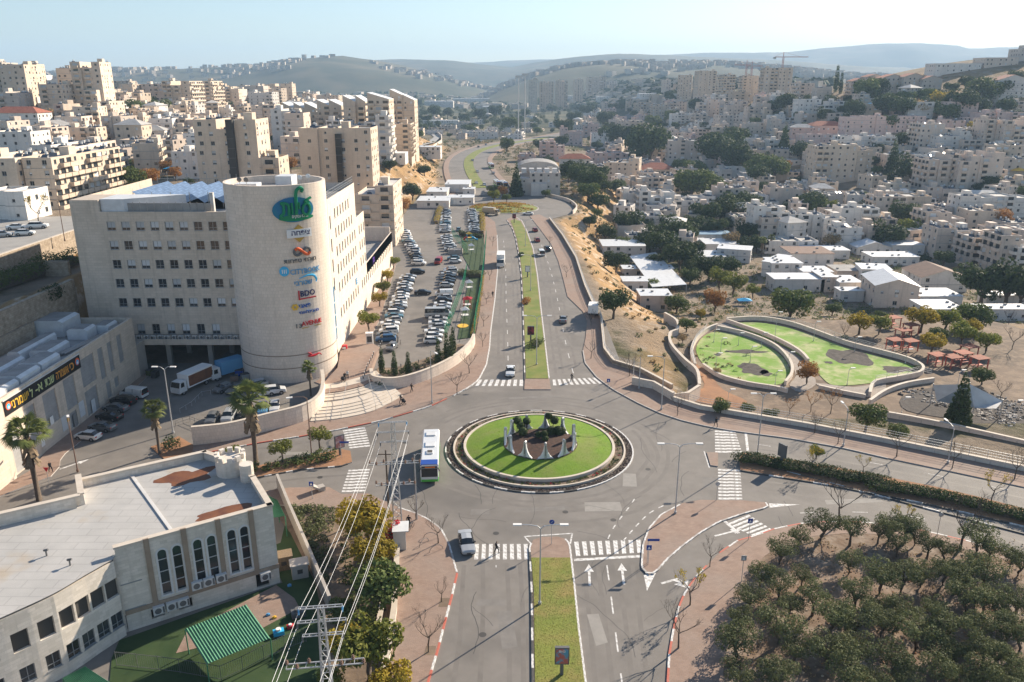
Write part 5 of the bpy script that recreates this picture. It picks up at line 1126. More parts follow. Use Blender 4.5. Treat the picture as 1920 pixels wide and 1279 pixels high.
def lobes(rd, n, R0, H0, zc, lr, spread=.62):
    out = [(0, 0, zc, R0*.62, H0*.62)]
    for i in range(n):
        a = 6.283*i/n+rd.uniform(-.4, .4); q = R0*spread*rd.uniform(.7, 1.15); out.append((q*math.cos(a), q*math.sin(a), zc+rd.uniform(-.4, .5)*H0, lr*rd.uniform(.75, 1.2), lr*rd.uniform(.65, 1.0)))
    return out
def branchy(mb, rd, p, d, L, r, depth, lean=.35, up=.25):
    q = p+d*L; k = 3; pts = [p]
    for i in range(1, k+1): pts.append(p+d*(L*i/k)+Vector((rd.uniform(-1, 1), rd.uniform(-1, 1), 0))*L*.05)
    mb.tube(pts, [r*(1-.4*i/k) for i in range(k+1)], 5 if depth > 1 else 3)
    if depth == 0: return
    for _ in range(rd.randint(2, 3) if depth > 1 else 3):
        dd = (d+Vector((rd.uniform(-1, 1), rd.uniform(-1, 1), rd.uniform(-.2, .7)))*(lean+.35)+Vector((0, 0, up))).normalized(); branchy(mb, rd, pts[-1], dd, L*rd.uniform(.6, .85), r*.58, depth-1, lean, up)
PROTO = {}
def make_tree(key, name, R0, H, trunk_h, leaf, n, size, nl=7, seed=0, lr=None, shape='round', bark='bark'):
    rd = random.Random(seed); e = thing(name, 'x', 'tree', (0, 0, 0)); tk = MB()
    pts = [Vector((0, 0, -.4)), Vector((rd.uniform(-.1, .1), rd.uniform(-.1, .1), trunk_h*.5)), Vector((rd.uniform(-.2, .2), rd.uniform(-.2, .2), trunk_h))]; tk.tube(pts, [R0*.085+.06, R0*.07+.04, R0*.06+.03], 7)
    cz = (trunk_h+H)/2+.1
    for i in range(5):
        a = 6.283*i/5+rd.uniform(-.3, .3); q = R0*.55; tk.tube([pts[2], Vector((q*.5*math.cos(a), q*.5*math.sin(a), lerp(trunk_h, cz, .6))), Vector((q*math.cos(a), q*math.sin(a), cz+rd.uniform(-.2, .6)))], [R0*.045+.02, R0*.03+.015, .02], 5)
    tk.build('trunk', bark, e, True); cr = MB()
    if shape == 'round': L_ = lobes(rd, nl, R0, (H-trunk_h)*.5, cz, lr or R0*.5, .62 if not lr else .75)
    elif shape == 'cone': L_ = [(0, 0, lerp(trunk_h, H, t), R0*(1-t)*.95+.15, (H-trunk_h)*.12) for t in [i/8 for i in range(9)]]
    elif shape == 'column': L_ = [(0, 0, lerp(trunk_h, H, t), R0*(.55+.45*math.sin(math.pi*min(1, t*1.15+.1))), (H-trunk_h)*.13) for t in [i/7 for i in range(8)]]
    leaf_cloud(cr, rd, L_, n, size); cr.build('crown', 'leaf_'+leaf, e); PROTO[key] = proto(e); e['_r'] = R0; e['_h'] = H; return e
TREE_DIM = {}
for key, args in {
    'olive0': ('olive_tree', 2.1, 4.3, 1.3, 'olive', 3000, .10, 11, 1, .8), 'olive1': ('olive_tree', 2.3, 4.0, 1.2, 'olive', 3000, .10, 12, 2, .85), 'olive2': ('olive_tree', 1.9, 4.6, 1.5, 'olive', 2600, .10, 10, 3, .75),
    'd0': ('leafy_tree', 3.4, 6.4, 1.5, 'dark', 2600, .26, 9, 4), 'd1': ('leafy_tree', 3.2, 5.8, 1.2, 'dark', 2600, .26, 8, 5), 'd2': ('leafy_tree', 3.6, 7.2, 1.8, 'dark', 2800, .27, 10, 6),
    'g0': ('leafy_tree', 3.0, 5.6, 1.4, 'green', 2200, .25, 8, 7), 'g1': ('leafy_tree', 3.2, 5.2, 1.2, 'green', 2200, .25, 9, 8), 'y0': ('leafy_tree', 3.0, 5.6, 1.9, 'lime', 1700, .24, 8, 9), 'y1': ('leafy_tree', 2.8, 5.2, 1.8, 'yellow', 1600, .24, 8, 10),
    'o0': ('autumn_tree', 2.6, 5.4, 1.6, 'orange', 1500, .22, 8, 11), 'o1': ('autumn_tree', 2.8, 5.6, 1.8, 'dry', 900, .22, 8, 12)}.items():
    make_tree(key, *args); TREE_DIM[key] = args[1:3]
make_tree('p0', 'conifer_tree', 2.0, 9.0, .8, 'dark', 2000, .26, seed=13, shape='cone'); TREE_DIM['p0'] = (2.0, 9.0)
make_tree('c0', 'cypress_tree', .75, 6.0, .3, 'dark', 1100, .16, seed=14, shape='column'); TREE_DIM['c0'] = (.75, 6.0)
make_tree('t0', 'clipped_tree', 1.5, 3.6, 1.4, 'lime', 1500, .14, 8, seed=15, lr=.8); TREE_DIM['t0'] = (1.5, 3.6)
def make_bare(key, seed, depth=5, L=1.25, tint=None):
    rd = random.Random(seed); e = thing('bare_tree', 'x', 'tree'); tk = MB(); tk.tube([Vector((0, 0, -.2)), Vector((.04, 0, .9)), Vector((rd.uniform(-.15, .15), rd.uniform(-.15, .15), 1.8))], [.11, .09, .07], 6)
    top = Vector((0, 0, 1.75)); br = MB()
    for i in range(4):
        a = 6.283*i/4+rd.uniform(-.4, .4); branchy(br, rd, top, Vector((math.cos(a)*.75, math.sin(a)*.75, .8)).normalized(), L*rd.uniform(.75, 1), .055, depth-1)
    tk.build('trunk', 'bark', e, True); br.build('branches', 'bark', e)
    if tint:
        zs = [v for v in br.v if v[2] > 2.4]; lf = MB()
        for _ in range(260): p = rd.choice(zs); leaf_cloud(lf, rd, [(p[0], p[1], p[2], .15, .15)], 1, .10)
        lf.build('crown', 'leaf_'+tint, e)
    PROTO[key] = proto(e); TREE_DIM[key] = (2.2, 4.8); return e
make_bare('b0', 21); make_bare('b1', 22); make_bare('b2', 23, tint='yellow'); make_bare('b3', 24, tint='orange')
def make_palm(key, H, seed):
    rd = random.Random(seed); e = thing('fan_palm', 'x', 'palm'); tk = MB(); tk.tube([(0, 0, -.3), (.05, 0, H*.5), (0, .05, H)], [.30, .24, .22], 9); tk.build('trunk', 'bark', e, True)
    sk = MB()
    for i in range(70):
        a = rd.uniform(0, 6.28); z = H-rd.uniform(.2, 2.4); r = .25+.5*(H-z)/2.4*.7; d = Vector((math.cos(a), math.sin(a), 0)); t = Vector((-d.y, d.x, 0))*.22; p = d*.2+Vector((0, 0, z)); q = d*(r+.25)+Vector((0, 0, z-.9)); sk.quad(p-t*.5, p+t*.5, q+t, q-t)
    sk.build('dead_skirt', 'thatch', e)
    cr = MB()
    for i in range(44):
        a = rd.uniform(0, 6.28); el = rd.uniform(-.55, 1.35); d = Vector((math.cos(a)*math.cos(el), math.sin(a)*math.cos(el), math.sin(el))); L = rd.uniform(1.0, 1.5); c = Vector((0, 0, H+.1)); h = c+d*L
        cr.bar(c, h, .05); t = d.cross(Vector((0, 0, 1))).normalized(); up = t.cross(d).normalized()
        for j in range(-6, 7):
            an = j*.21; dd = (d*math.cos(an)+t*math.sin(an)); q = h+dd*rd.uniform(.9, 1.25)+Vector((0, 0, -.25*abs(j)/6-.22)); m = h+dd*.45+up*.05; w = (t*math.cos(an)-d*math.sin(an))*.085; cr.tri(h, m+w, m-w); cr.tri(m-w, m+w, q)
    cr.build('fronds', 'leaf_palm', e); PROTO[key] = proto(e); TREE_DIM[key] = (1.9, H+1)
make_palm('k0', 8.0, 31); make_palm('k1', 7.0, 32)
USED = set()
def plant(key, x, y, z, label, group=None, sc=1.0, rz=None, rd=random.Random(77)):
    src = PROTO[key]
    rz = rd.uniform(0, 6.28) if rz is None else rz
    if key not in USED:
        USED.add(key); src.location = (x, y, z); src.rotation_euler = (0, 0, rz); src.scale = (sc, sc, sc) if not isinstance(sc, tuple) else sc; tag(src, label, None, group); return src
    return copy_tree(src, (x, y, z), rz, label, group, sc)
# olive grove
OL = [(370, 790), (540, 540), (430, 680), (535, 720), (640, 470), (770, 410), (925, 440), (1080, 430), (1140, 420), (1230, 420), (1280, 440), (1350, 510), (1440, 520), (320, 910), (300, 1050), (310, 1190), (720, 810), (530, 960), (620, 1070), (520, 1220), (660, 660), (920, 590), (950, 790), (1090, 700), (1210, 690), (1180, 500), (1320, 660), (1210, 860), (1380, 840), (1560, 800), (1450, 980), (1290, 1000), (1100, 930), (950, 930), (820, 920), (800, 1100), (930, 1100), (1170, 1130), (1040, 1230), (1400, 1090), (1490, 1075), (1400, 1210), (1540, 1230), (1720, 1100), (1640, 960), (1740, 850), (1600, 600), (1660, 690), (1810, 560), (1620, 480), (1690, 520), (1855, 600), (1780, 990), (1860, 1000), (1820, 1150), (1650, 1100), (1230, 1230), (900, 1240), (1650, 1230), (1760, 1240), (1860, 1230), (1060, 830), (1500, 700), (1440, 650), (590, 830), (1660, 800), (1840, 820)]
ol = sorted([at(1280+a/2.914, 840+b/2.914, 2.5) for a, b in OL], key=lambda p: -p[1]); rr_ = random.Random(5)
rows_ = {}
for p in ol: rows_.setdefault(int((p[1]-58)/4.2), []).append(p)
nr = len(rows_)
for k, (ri, ps) in enumerate(sorted(rows_.items(), reverse=True)):
    for i, p in enumerate(sorted(ps)):
        plant('olive%d' % rr_.randint(0, 2), p[0], p[1], .1, f'grey-green olive tree, {nth(i)} from the left in the {nth(k)} row back from the road', 'olive trees in the grove', rr_.uniform(.62, 1.0))
# trees over the town: photo position of the crown, its size, and kind
TR_ = {
 'on the valley slope right of the road': 'd1175,426,26 d1135,440,18 d1247,422,18 d1218,453,25 d1242,466,28 d1262,444,28 d1282,440,24 d1273,488,28 d1295,475,20 d1328,507,25 d1367,505,20 d1155,496,22 g1293,520,18 g1225,536,14 y1348,527,22 y1374,538,22 y1411,549,14 g1479,575,36 g1269,573,20 o1339,571,20 y1313,590,10 d1150,573,27 k1427,470,13 k1444,463,12 d1129,349,14 d1105,415,12 g1120,400,10 d1206,425,16 d1230,490,18 d1302,505,16 d1190,470,14',
 'below the white front terrace': 'd1321,409,25 d1350,402,25 d1378,395,28 d1400,391,25 d1402,435,22 d1289,430,20 d1378,386,22 d1505,382,20 d1525,386,22 d1509,379,15 d1537,377,15 g1528,390,20 y1555,392,15 g1625,372,14 d1690,408,25 y1697,434,22 d1666,443,28 d1640,451,15 k1715,418,14 o1877,418,18 d1855,348,16 g1912,362,14 d1767,489,16 d1732,486,10 d1837,541,40 d1885,541,44 d1912,548,35 g1736,532,14 g1627,521,12 g1817,592,20 d1300,425,18 d1340,430,18 d1365,420,16',
 'in the middle of the town': 'g1295,352,34 g1321,350,30 g1155,352,15 g1175,352,12 k1359,363,10 d1144,261,20 d1170,261,22 d1216,279,38 d1197,283,25 d1238,283,20 d1335,292,32 d1356,283,30 d1378,266,22 d1372,301,30 d1396,309,20 d1313,296,22 g1280,316,18 g1302,320,20 g1427,316,26 g1453,320,24 o1470,318,12 p1468,281,12 d1501,290,20 d1420,334,22 k1310,318,10 k1345,325,9 k1437,300,8 d1348,266,14',
 'at the far side of the town': 'd1448,200,14 d1470,200,20 d1497,222,10 g1223,231,14 g1260,222,14 d1302,202,14 d1140,228,16 d1370,255,14 g1190,215,8 d1320,240,9 d1408,246,8',
 'on the right hillside': 'g1623,172,24 g1640,168,20 g1675,189,15 g1697,190,18 g1730,185,18 y1763,194,20 g1842,174,28 g1868,168,20 d1796,203,28 d1824,203,25 d1653,203,20 d1686,209,22 o1719,209,18 g1772,216,20 d1599,209,18 d1548,218,15 d1579,207,10 g1666,233,16 g1686,233,12 d1706,322,30 p1671,317,14 d1721,268,14 d1690,268,16 g1509,288,13 y1828,244,14 c1566,168,5 c1575,172,4 d1745,205,20 d1880,205,16 d1810,160,14 d1780,170,12 d1900,150,14 d1690,170,12',
 'around the left hill blocks': 'g263,181,13 g252,207,20 g278,196,15 g302,205,18 g134,216,13 g243,341,28 o285,341,17 o313,319,12 y388,196,12 o221,183,8 y396,347,9 o330,330,12 d355,345,10 o546,314,13 o200,330,8 g98,226,8 y510,300,9 d430,200,8 g160,232,9',
 'on the dry slope above the road': 'g728,270,9 g772,261,12 g785,255,10 g794,240,8 d796,320,12 d774,364,17 d730,314,12 o757,390,13 d804,291,10 d843,254,5 y745,372,8 g760,300,6',
 'round the far roundabout': 'g924,357,10 y926,370,12 o942,363,10 p968,357,13 g950,372,8 g950,273,14 d1029,302,10 g1040,352,10 g1023,363,8 d1066,326,20 d1088,335,22 d1110,348,25 d1102,321,18 d1121,332,18 g1102,363,20 d1121,378,18 g1154,354,14',
 'along the valley floor': 'd1056,243,16 d1077,225,12 d1099,212,12 d1132,229,14 d1143,246,14 d1167,250,16 d1053,265,12 d1010,273,10 g1007,247,8 g957,234,14 g883,243,8 g948,188,10 g1018,194,10 d870,222,10 d900,218,12 d930,212,12 d840,215,10 d815,212,12 d985,215,9 d1035,205,9 g1110,200,9 d1150,205,9 d1180,196,8 d800,225,9',
 'in the park': 'y1610,610,22 y1647,612,20 y1725,603,26 y1770,605,24 g1825,595,28 y1745,647,22 g1757,630,16 y1802,632,25 y1847,645,22 y1817,617,18 g1650,595,12 g1705,595,15 g1840,707,18 p1795,775,22 g1622,783,30 g1682,812,18 o1512,705,20 b1582,625,14 b1897,640,20 g1560,580,14 b1875,735,18 i1520,758,17 i1557,758,20 i1480,765,14 g1287,610,14 o1280,637,10 g1350,762,16 g1400,766,12 g1443,776,13 o1343,697,8 y1313,590,9 g1583,633,6 g1720,690,6 y1530,850,14 b1890,600,14',
}
ADJ = {'d': 'dark green tree', 'g': 'green tree', 'y': 'yellow-green tree', 'o': 'autumn brown tree', 'p': 'dark conifer', 'c': 'thin cypress', 'k': 'fan palm', 'b': 'bare tree', 'i': 'sparse orange-leaved tree'}
VAR = {'d': ('d0', 'd1', 'd2'), 'g': ('g0', 'g1'), 'y': ('y0', 'y1'), 'o': ('o0', 'o1'), 'p': ('p0',), 'c': ('c0',), 'k': ('k1',), 'b': ('b0', 'b1'), 'i': ('b3',)}
vr = random.Random(9)
for where, txt in TR_.items():
    L_ = []
    for w_ in txt.split():
        a = w_[1:].split(','); L_.append((float(a[0]), float(a[1]), float(a[2]), w_[0]))
    cnt = {}
    for (px, py, r, t) in sorted(L_):
        g = on(px, py+r*.85); sc_m = (g.y*CP+(CAM_H-g.z)*SP)/FPX; key = vr.choice(VAR[t]); R0, H0 = TREE_DIM[key]
        s_ = r*sc_m/R0*1.08; cnt[t] = cnt.get(t, -1)+1
        if t == 'k': s_ = 2.6*r*sc_m/H0
        if t == 'p': s_ = (s_, s_, s_*1.0)
        plant(key, g.x, g.y, g.z-.1, f'{ADJ[t]}, {nth(cnt[t])} from the left {where}', 'trees '+where, s_)
# single trees near by
def near_tree(key, px, py, label, sc=1.0, z=KH, group=None): x, y = at(px, py, z); return plant(key, x, y, z, label, group, sc)
for key, px, py, r, lab in (('y1', 690, 985, 50, 'yellow autumn tree beside the lattice pylon'), ('g0', 716, 1098, 54, 'dull green tree leaning over the garden wall'), ('y0', 690, 1225, 66, 'yellow-green tree at the foot of the second pylon'), ('g1', 640, 1120, 30, 'low green tree between the play yard wall and the garden wall'), ('y0', 618, 1250, 30, 'small bushy tree beside the near pylon leg'), ('y1', 662, 960, 36, 'small golden tree at the top of the garden'), ('y1', 700, 1030, 40, 'golden tree in the middle of the garden'), ('y1', 650, 1190, 40, 'golden tree between the two pylons'), ('y1', 735, 1255, 40, 'golden bush tree at the pavement wall')):
    R0, H0 = TREE_DIM[key]; x, y = at(px, py, 3.2); s_ = r*((y*CP+50*SP)/FPX)/R0; plant(key, x, y, 0, lab, 'garden trees by the pylons', s_)
for i, (px, py, zt, lab) in enumerate(((74, 938, 815, 'tall fan palm on the pavement beside the banner hall'), (300, 852, 770, 'fan palm with a shaggy trunk beside the yard lamp'), (481, 872, 752, 'slender tall fan palm in front of the curved yard wall'), (583, 742, 690, 'fan palm growing inside the curved wall by the tower'))):
    x, y = at(px, py); h = z_at(zt, y); plant('k0' if i % 2 else 'k1', x, y, 0, lab, 'fan palms by the office block', h/(TREE_DIM['k0' if i % 2 else 'k1'][1]-1))
for px, py, s_, lab in ((601, 843, 1.0, 'clipped round tree next to the west billboard'), (529, 866, .95, 'clipped round tree in the middle of the west road planter'), (437, 872, .8, 'clipped round tree at the end of the west road planter')): near_tree('t0', px, py, lab, s_, .2)
BT = [('b1', 822, 1018, .8, 'bare tree beside the looped bicycle racks'), ('b0', 857, 738, .9, 'bare tree on the plaza corner by the roundabout'), ('b0', 780, 975, .7, 'thin bare tree between the pylon and the bus'), ('b1', 828, 1128, .55, 'small bare sapling in the upper square tree pit'), ('b0', 804, 1222, .95, 'bare tree in the lower square tree pit'), ('b0', 1331, 1062, .75, 'bare tree on the grove pavement beside the turn arrow'), ('b2', 1294, 1134, .95, 'yellowing bare tree on the grove pavement'), ('b1', 1272, 1215, 1.0, 'bare tree nearest the camera on the grove pavement'), ('b1', 1572, 984, 1.35, 'large bare tree at the top edge of the grove'), ('b2', 1690, 996, .8, 'slim tree with a few yellow leaves at the grove edge'), ('b1', 1800, 1030, 1.5, 'largest bare tree leaning over the grove edge'), ('b2', 1521, 882, .8, 'yellowish small tree in the hedge median beside the billboard'), ('b2', 1618, 888, .6, 'small sparse tree in the middle of the hedge median'), ('b2', 1858, 940, .9, 'yellowish tree at the right part of the hedge median'), ('b0', 1270, 779, .8, 'bare tree at the bend of the cliffside pavement'), ('b1', 1527, 812, .8, 'bare sapling on the park pavement, first past the crossing'), ('b0', 1571, 832, .8, 'bare sapling on the park pavement, second past the crossing'), ('b1', 1681, 856, .9, 'bare sapling on the park pavement, third past the crossing'), ('b0', 1785, 878, .9, 'bare sapling on the park pavement, fourth past the crossing'), ('b1', 1902, 898, .95, 'bare sapling on the park pavement, fifth past the crossing'), ('b0', 1180, 705, 1.0, 'bare tree on the cliff corner by the low wall'), ('b1', 1108, 672, .8, 'bare tree at the kerb below the cliff wall'), ('b0', 1108, 610, .8, 'bare tree beside the bus bay'), ('b1', 1062, 520, .8, 'bare tree along the cliff pavement past the bus bay'), ('b0', 1030, 462, .8, 'bare tree along the cliff pavement near the far roundabout'), ('b1', 880, 700, .9, 'bare tree on the north pavement near the planter wall'), ('b0', 905, 650, .7, 'bare tree on the north pavement, first after the planter wall'), ('b1', 907, 612, .7, 'bare tree on the north pavement, second after the planter wall'), ('b0', 912, 570, .7, 'bare tree on the north pavement, third after the planter wall'), ('b1', 918, 525, .7, 'bare tree on the north pavement, fourth after the planter wall'), ('b0', 924, 462, .8, 'bare tree on the north pavement near the far roundabout')]
for key, px, py, s_, lab in BT: near_tree(key, px, py, lab, s_)
x, y = at(60, 424, 20.6); plant('b2', x, y+3, 20.6, 'spreading half-bare tree above the upper street cars', None, 1.5)
for i, (px, py, k, lab) in enumerate(((738, 505, 'y0', 'farthest'), (727, 530, 'y1', 'second farthest'), (718, 555, 'y0', 'middle'), (712, 575, 'y1', 'second nearest'), (692, 622, 'y0', 'nearest'))): near_tree(k, px, py, f'{lab} yellow-green tree along the sunlit office front', .72 if i < 4 else .85, .1, 'trees along the office front')
for i, (px, py) in enumerate(((716, 698), (740, 704), (766, 706), (822, 690), (838, 678), (850, 668), (846, 684))): near_tree('c0', px, py, f'slim cypress, {nth(i)} from the plaza end of the curved planter', (.9, .9, .75 if i < 3 else .95), .3, 'cypresses in the curved planter')
# hedges and shrub beds: leafy masses
def hedge(name, label, pts, w, h, z, leaf, n, size=.13, seed=1, cat='hedge', lump=.25):
    rd = random.Random(seed); P = resample([Vector(p) for p in pts], .6); c = P[len(P)//2]; e = thing(name, label, cat, (c.x, c.y, z)); mb = MB(); per = max(1, n//len(P)); core = MB()
    hs = [h*(1+lump*noise.noise(Vector((p.x*.5, p.y*.5, seed)))) for p in P]
    for p, hh in zip(P, hs): leaf_cloud(mb, rd, [(p.x+rd.uniform(-w, w)*.2, p.y+rd.uniform(-w, w)*.2, z+hh*.55, w*.55, hh*.5)], per, size)
    core.strip([(p.x, p.y) for p in P], w*.55, z-.1, z+h*.55); core.build('stems', 'bark', e, world=True)
    mb.build('foliage', 'leaf_'+leaf, e, world=True); return e
def shrub_field(name, label, poly, z, h, leaf, n, size=.14, seed=1, r=.5):
    rd = random.Random(seed); xs = [p[0] for p in poly]; ys = [p[1] for p in poly]; mb = MB(); cnt = 0
    def inside(x, y):
        k = False
        for (x0, y0), (x1, y1) in zip(poly, poly[1:]+poly[:1]):
            if (y0 > y) != (y1 > y) and x < (x1-x0)*(y-y0)/(y1-y0)+x0: k = not k
        return k
    while cnt < n:
        x, y = rd.uniform(min(xs), max(xs)), rd.uniform(min(ys), max(ys))
        if inside(x, y): hh = h*rd.uniform(.6, 1.2); leaf_cloud(mb, rd, [(x, y, z+hh*.5, r, hh*.5)], 30, size); cnt += 1
    return tag(mb.build(name, 'leaf_'+leaf), label, 'shrubs', kind='stuff')
hedge('hedge', 'long dark clipped hedge filling the east road median', A([(1392, 864), (1440, 872), (1520, 886), (1590, 899), (1655, 909)]), 3.0, 1.0, .2, 'dark', 9000, seed=3)
hedge('hedge', 'dark hedge continuing the east median to the frame edge', A([(1640, 916), (1723, 929), (1795, 944), (1860, 960), (1920, 976), (2000, 996)]), 2.6, 1.0, .2, 'dark', 9000, seed=4)
shrub_field('planter_shrubs', 'mixed low shrubs filling the west road planter', A([(470, 878), (560, 860), (630, 847), (632, 866), (560, 876), (480, 890)]), .2, .9, 'green', 70, seed=5)
hedge('hedge', 'thick clipped hedge above the terrace wall behind the banner hall', [(-99.5, 128), (-98.5, 145), (-97, 160), (-94.5, 170)], 4.2, 3.2, 16.5, 'green', 9000, .2, 6, lump=.5)
hedge('hedge', 'dark ivy bush hanging over the rough terrace wall', [(-86.4, 143), (-86.4, 148)], 2.0, 3.0, 14.6, 'dark', 1500, .18, 7)
shrub_field('garden_shrubs', 'dull green shrub bed between the play yard wall and the pylons', A([(545, 955), (625, 952), (632, 975), (612, 1010), (620, 1060), (640, 1100), (600, 1090), (575, 1020)]), .1, 1.0, 'olive', 110, .15, 8)
shrub_field('garden_shrubs', 'green undergrowth below the yellow trees beside the pavement wall', A([(640, 1000), (730, 1000), (735, 1100), (715, 1220), (640, 1220), (640, 1100)]), .1, .8, 'green', 110, .15, 9)
hedge('bougainvillea', 'bright red bougainvillea beside the bus shelter', A([(733, 1008), (746, 1000)], 1.2), 1.4, 2.6, .3, 'red', 900, .12, 10, cat='shrub')
shrub_field('planter_shrubs', 'low dark shrubs along the curved planter by the car park', A([(706, 702), (745, 710), (800, 694), (850, 668), (840, 660), (790, 684), (740, 698)]), .3, .9, 'dark', 60, .14, 11)
shrub_field('yard_shrubs', 'dark shrub clump at the foot of the yard lamp', A([(308, 832), (330, 826), (334, 842), (314, 848)]), .1, 1.6, 'dark', 16, .14, 12, .7)
hedge('hedge', 'yellow hedge strip beside the fenced playground', A([(886, 632), (893, 600), (901, 555), (905, 520)]), .9, 1.1, .1, 'yellow', 1800, .12, 13)
hedge('hedge', 'hedge between the playground and the parked cars', A([(862, 440), (885, 446), (906, 447)]), 1.6, 1.6, .1, 'dark', 1800, .16, 14)
hedge('hedge', 'shrub hedge across the middle of the playground', A([(862, 516), (885, 520), (902, 520)]), 2.6, 1.8, .1, 'olive', 1800, .16, 15)
hedge('flower_bed', 'golden shrub bed between the far parking bays', A([(818, 420), (822, 405), (826, 392)]), 2.4, 1.8, .1, 'yellow', 1500, .16, 16)
hedge('flower_bed', 'golden shrub strip beside the last parking row', A([(904, 440), (905, 420), (903, 402)]), 2.0, 2.2, .1, 'yellow', 1800, .16, 17)
rs = random.Random(8); mb = MB(); mb2 = MB()
for _ in range(700):       # scrub on the dry slopes
    y = rs.uniform(150, 560); x = rs.uniform(22, 48)+rs.uniform(0, 6) if rs.random() < .6 else -rs.uniform(50, 92)
    if x < 0 and y < 275: continue
    z = T(x, y); s_ = rs.uniform(.3, .9)*(1+y/500); leaf_cloud(mb if rs.random() < .5 else mb2, rs, [(x, y, z+.2*s_, .8*s_, .5*s_)], 26, .17*(1+y/300))
tag(mb.build('scrub', 'leaf_olive'), kind='stuff'); tag(mb2.build('dry_scrub', 'leaf_dry'), kind='stuff')
mb = MB()
for _ in range(2400):       # rough growth over the valley ground
    px, py = rs.uniform(1130, 1915), rs.uniform(420, 640); g = on(px, py, 1500, 120, .03)
    if g.x < interp(g.y, XR)+22 or (g.y < 192): continue
    s_ = rs.uniform(.5, 1.2); leaf_cloud(mb, rs, [(g.x, g.y, g.z+.3*s_, 1.2*s_, .7*s_)], 22, .26, rs.choice((0, 0, 1, 1, 2)))
tag(mb.build('undergrowth', ['leaf_olive', 'leaf_green', 'leaf_dry']), kind='stuff')

# more town trees between the houses
ft = random.Random(31)
def tree_fill(n, xr, yr, where, keys, r0, r1):
    L_ = []
    while len(L_) < n:
        px, py = ft.uniform(*xr), ft.uniform(*yr); g = on(px, py, 3000, 190, .03)
        if g.y < 215 or g.y > 2200 or not free(g.x, g.y) or any((g.x-q.x)**2+(g.y-q.y)**2 < (w2*.62)**2 for _, q, w2, _ in TOWN): continue
        L_.append((px, g))
    for i, (px, g) in enumerate(sorted(L_, key=lambda q: q[0])):
        key = ft.choice(keys); plant(key, g.x, g.y, g.z-.1, f'{ADJ[key[0]]}, {nth(i)} from the left {where}', 'trees '+where, ft.uniform(r0, r1)/TREE_DIM[key][0])
tree_fill(50, (1130, 1920), (330, 480), 'between the near town houses', ('d0', 'd1', 'd2', 'g0', 'd1', 'o1'), 2.2, 4.2)
tree_fill(50, (1100, 1920), (235, 335), 'between the middle town houses', ('d0', 'd1', 'd2', 'g0', 'd2'), 2.6, 5.5)
tree_fill(30, (0, 560), (185, 330), 'between the left hill houses', ('d0', 'g1', 'g0', 'o1', 'd1'), 2.2, 4.8)
mb = MB(); k = 0
while k < 330:
    px, py = (ft.uniform(1040, 1910), ft.uniform(185, 240)) if k < 110 else (ft.uniform(560, 1060), ft.uniform(176, 250)) if k < 190 else (ft.uniform(785, 1020), ft.uniform(198, 246)); g = on(px, py, 3000, 190, .03)
    if g.y < 215 or g.y > 2200 or not free(g.x, g.y) or any((g.x-q.x)**2+(g.y-q.y)**2 < (w2*.62)**2 for _, q, w2, _ in TOWN): continue
    k += 1; r = ft.uniform(2.5, 6.5); leaf_cloud(mb, ft, [(g.x+ft.uniform(-r, r)*.5, g.y+ft.uniform(-r, r)*.5, g.z+r*ft.uniform(.7, 1.1), r*.7, r*.6) for _ in range(4)], 420, .55)
tag(mb.build('far_treetops', 'leaf_dark'), 'dark far tree clumps between the farthest houses and over the valley fields', 'trees', kind='stuff')

# short grass blades on the near lawns
gb = MB(); gr_ = random.Random(3)
for _ in range(9000):
    a, r = gr_.uniform(0, 6.283), 11.1*math.sqrt(gr_.random()); x, y = 4.2+r*math.cos(a), 112.6+r*math.sin(a); z = .6+.9*(1-(r/11.35)**2); h = gr_.uniform(.015, .05); t = gr_.uniform(0, 3.14); dx, dy = .04*math.cos(t), .04*math.sin(t)
    gb.tri((x-dx, y-dy, z-.01), (x+dx, y+dy, z-.01), (x+gr_.uniform(-.05, .05), y+gr_.uniform(-.05, .05), z+h))
leafmat('grass', (.11, .20, .010), (.17, .25, .02), .2); leafmat('grass_dry', (.16, .18, .03), (.31, .23, .08), .2)
tag(gb.build('lawn_grass', 'leaf_grass'), 'short bright grass on the roundabout lawn', 'grass', kind='stuff')
gb = MB(); q0, q1, q2, q3 = [Vector(p) for p in A([(996, 1048), (1069, 1048), (1098, 1285), (1003, 1285)])]
for _ in range(7000):
    u, v = gr_.random(), gr_.random(); p = q0.lerp(q1, u).lerp(q3.lerp(q2, u), v); h = gr_.uniform(.015, .06); t = gr_.uniform(0, 3.14); dx, dy = .04*math.cos(t), .04*math.sin(t)
    gb.tri((p.x-dx, p.y-dy, .18), (p.x+dx, p.y+dy, .18), (p.x+gr_.uniform(-.06, .06), p.y+gr_.uniform(-.06, .06), .19+h))
tag(gb.build('median_grass', 'leaf_grass_dry'), 'patchy half-dry grass on the south median', 'grass', kind='stuff')
hedge('median_bush', 'round green bush on the north median below the lamp', A([(1004, 652), (1007, 645)]), 2.6, 1.2, .2, 'green', 900, .14, 31, 'bush')
hedge('median_bush', 'dark red bush on the north median', A([(986, 572), (988, 566)]), 1.8, 1.1, .2, 'orange', 600, .14, 32, 'bush')
hedge('median_bush', 'small shrub on the far part of the north median', A([(976, 482), (978, 478)]), 1.6, 1.0, .2, 'dark', 500, .14, 33, 'bush')
hedge('median_bush', 'low dark shrub at the plaza wall by the steps', A([(707, 722), (712, 726)]), 2.0, 1.4, .2, 'dark', 800, .14, 34, 'bush')

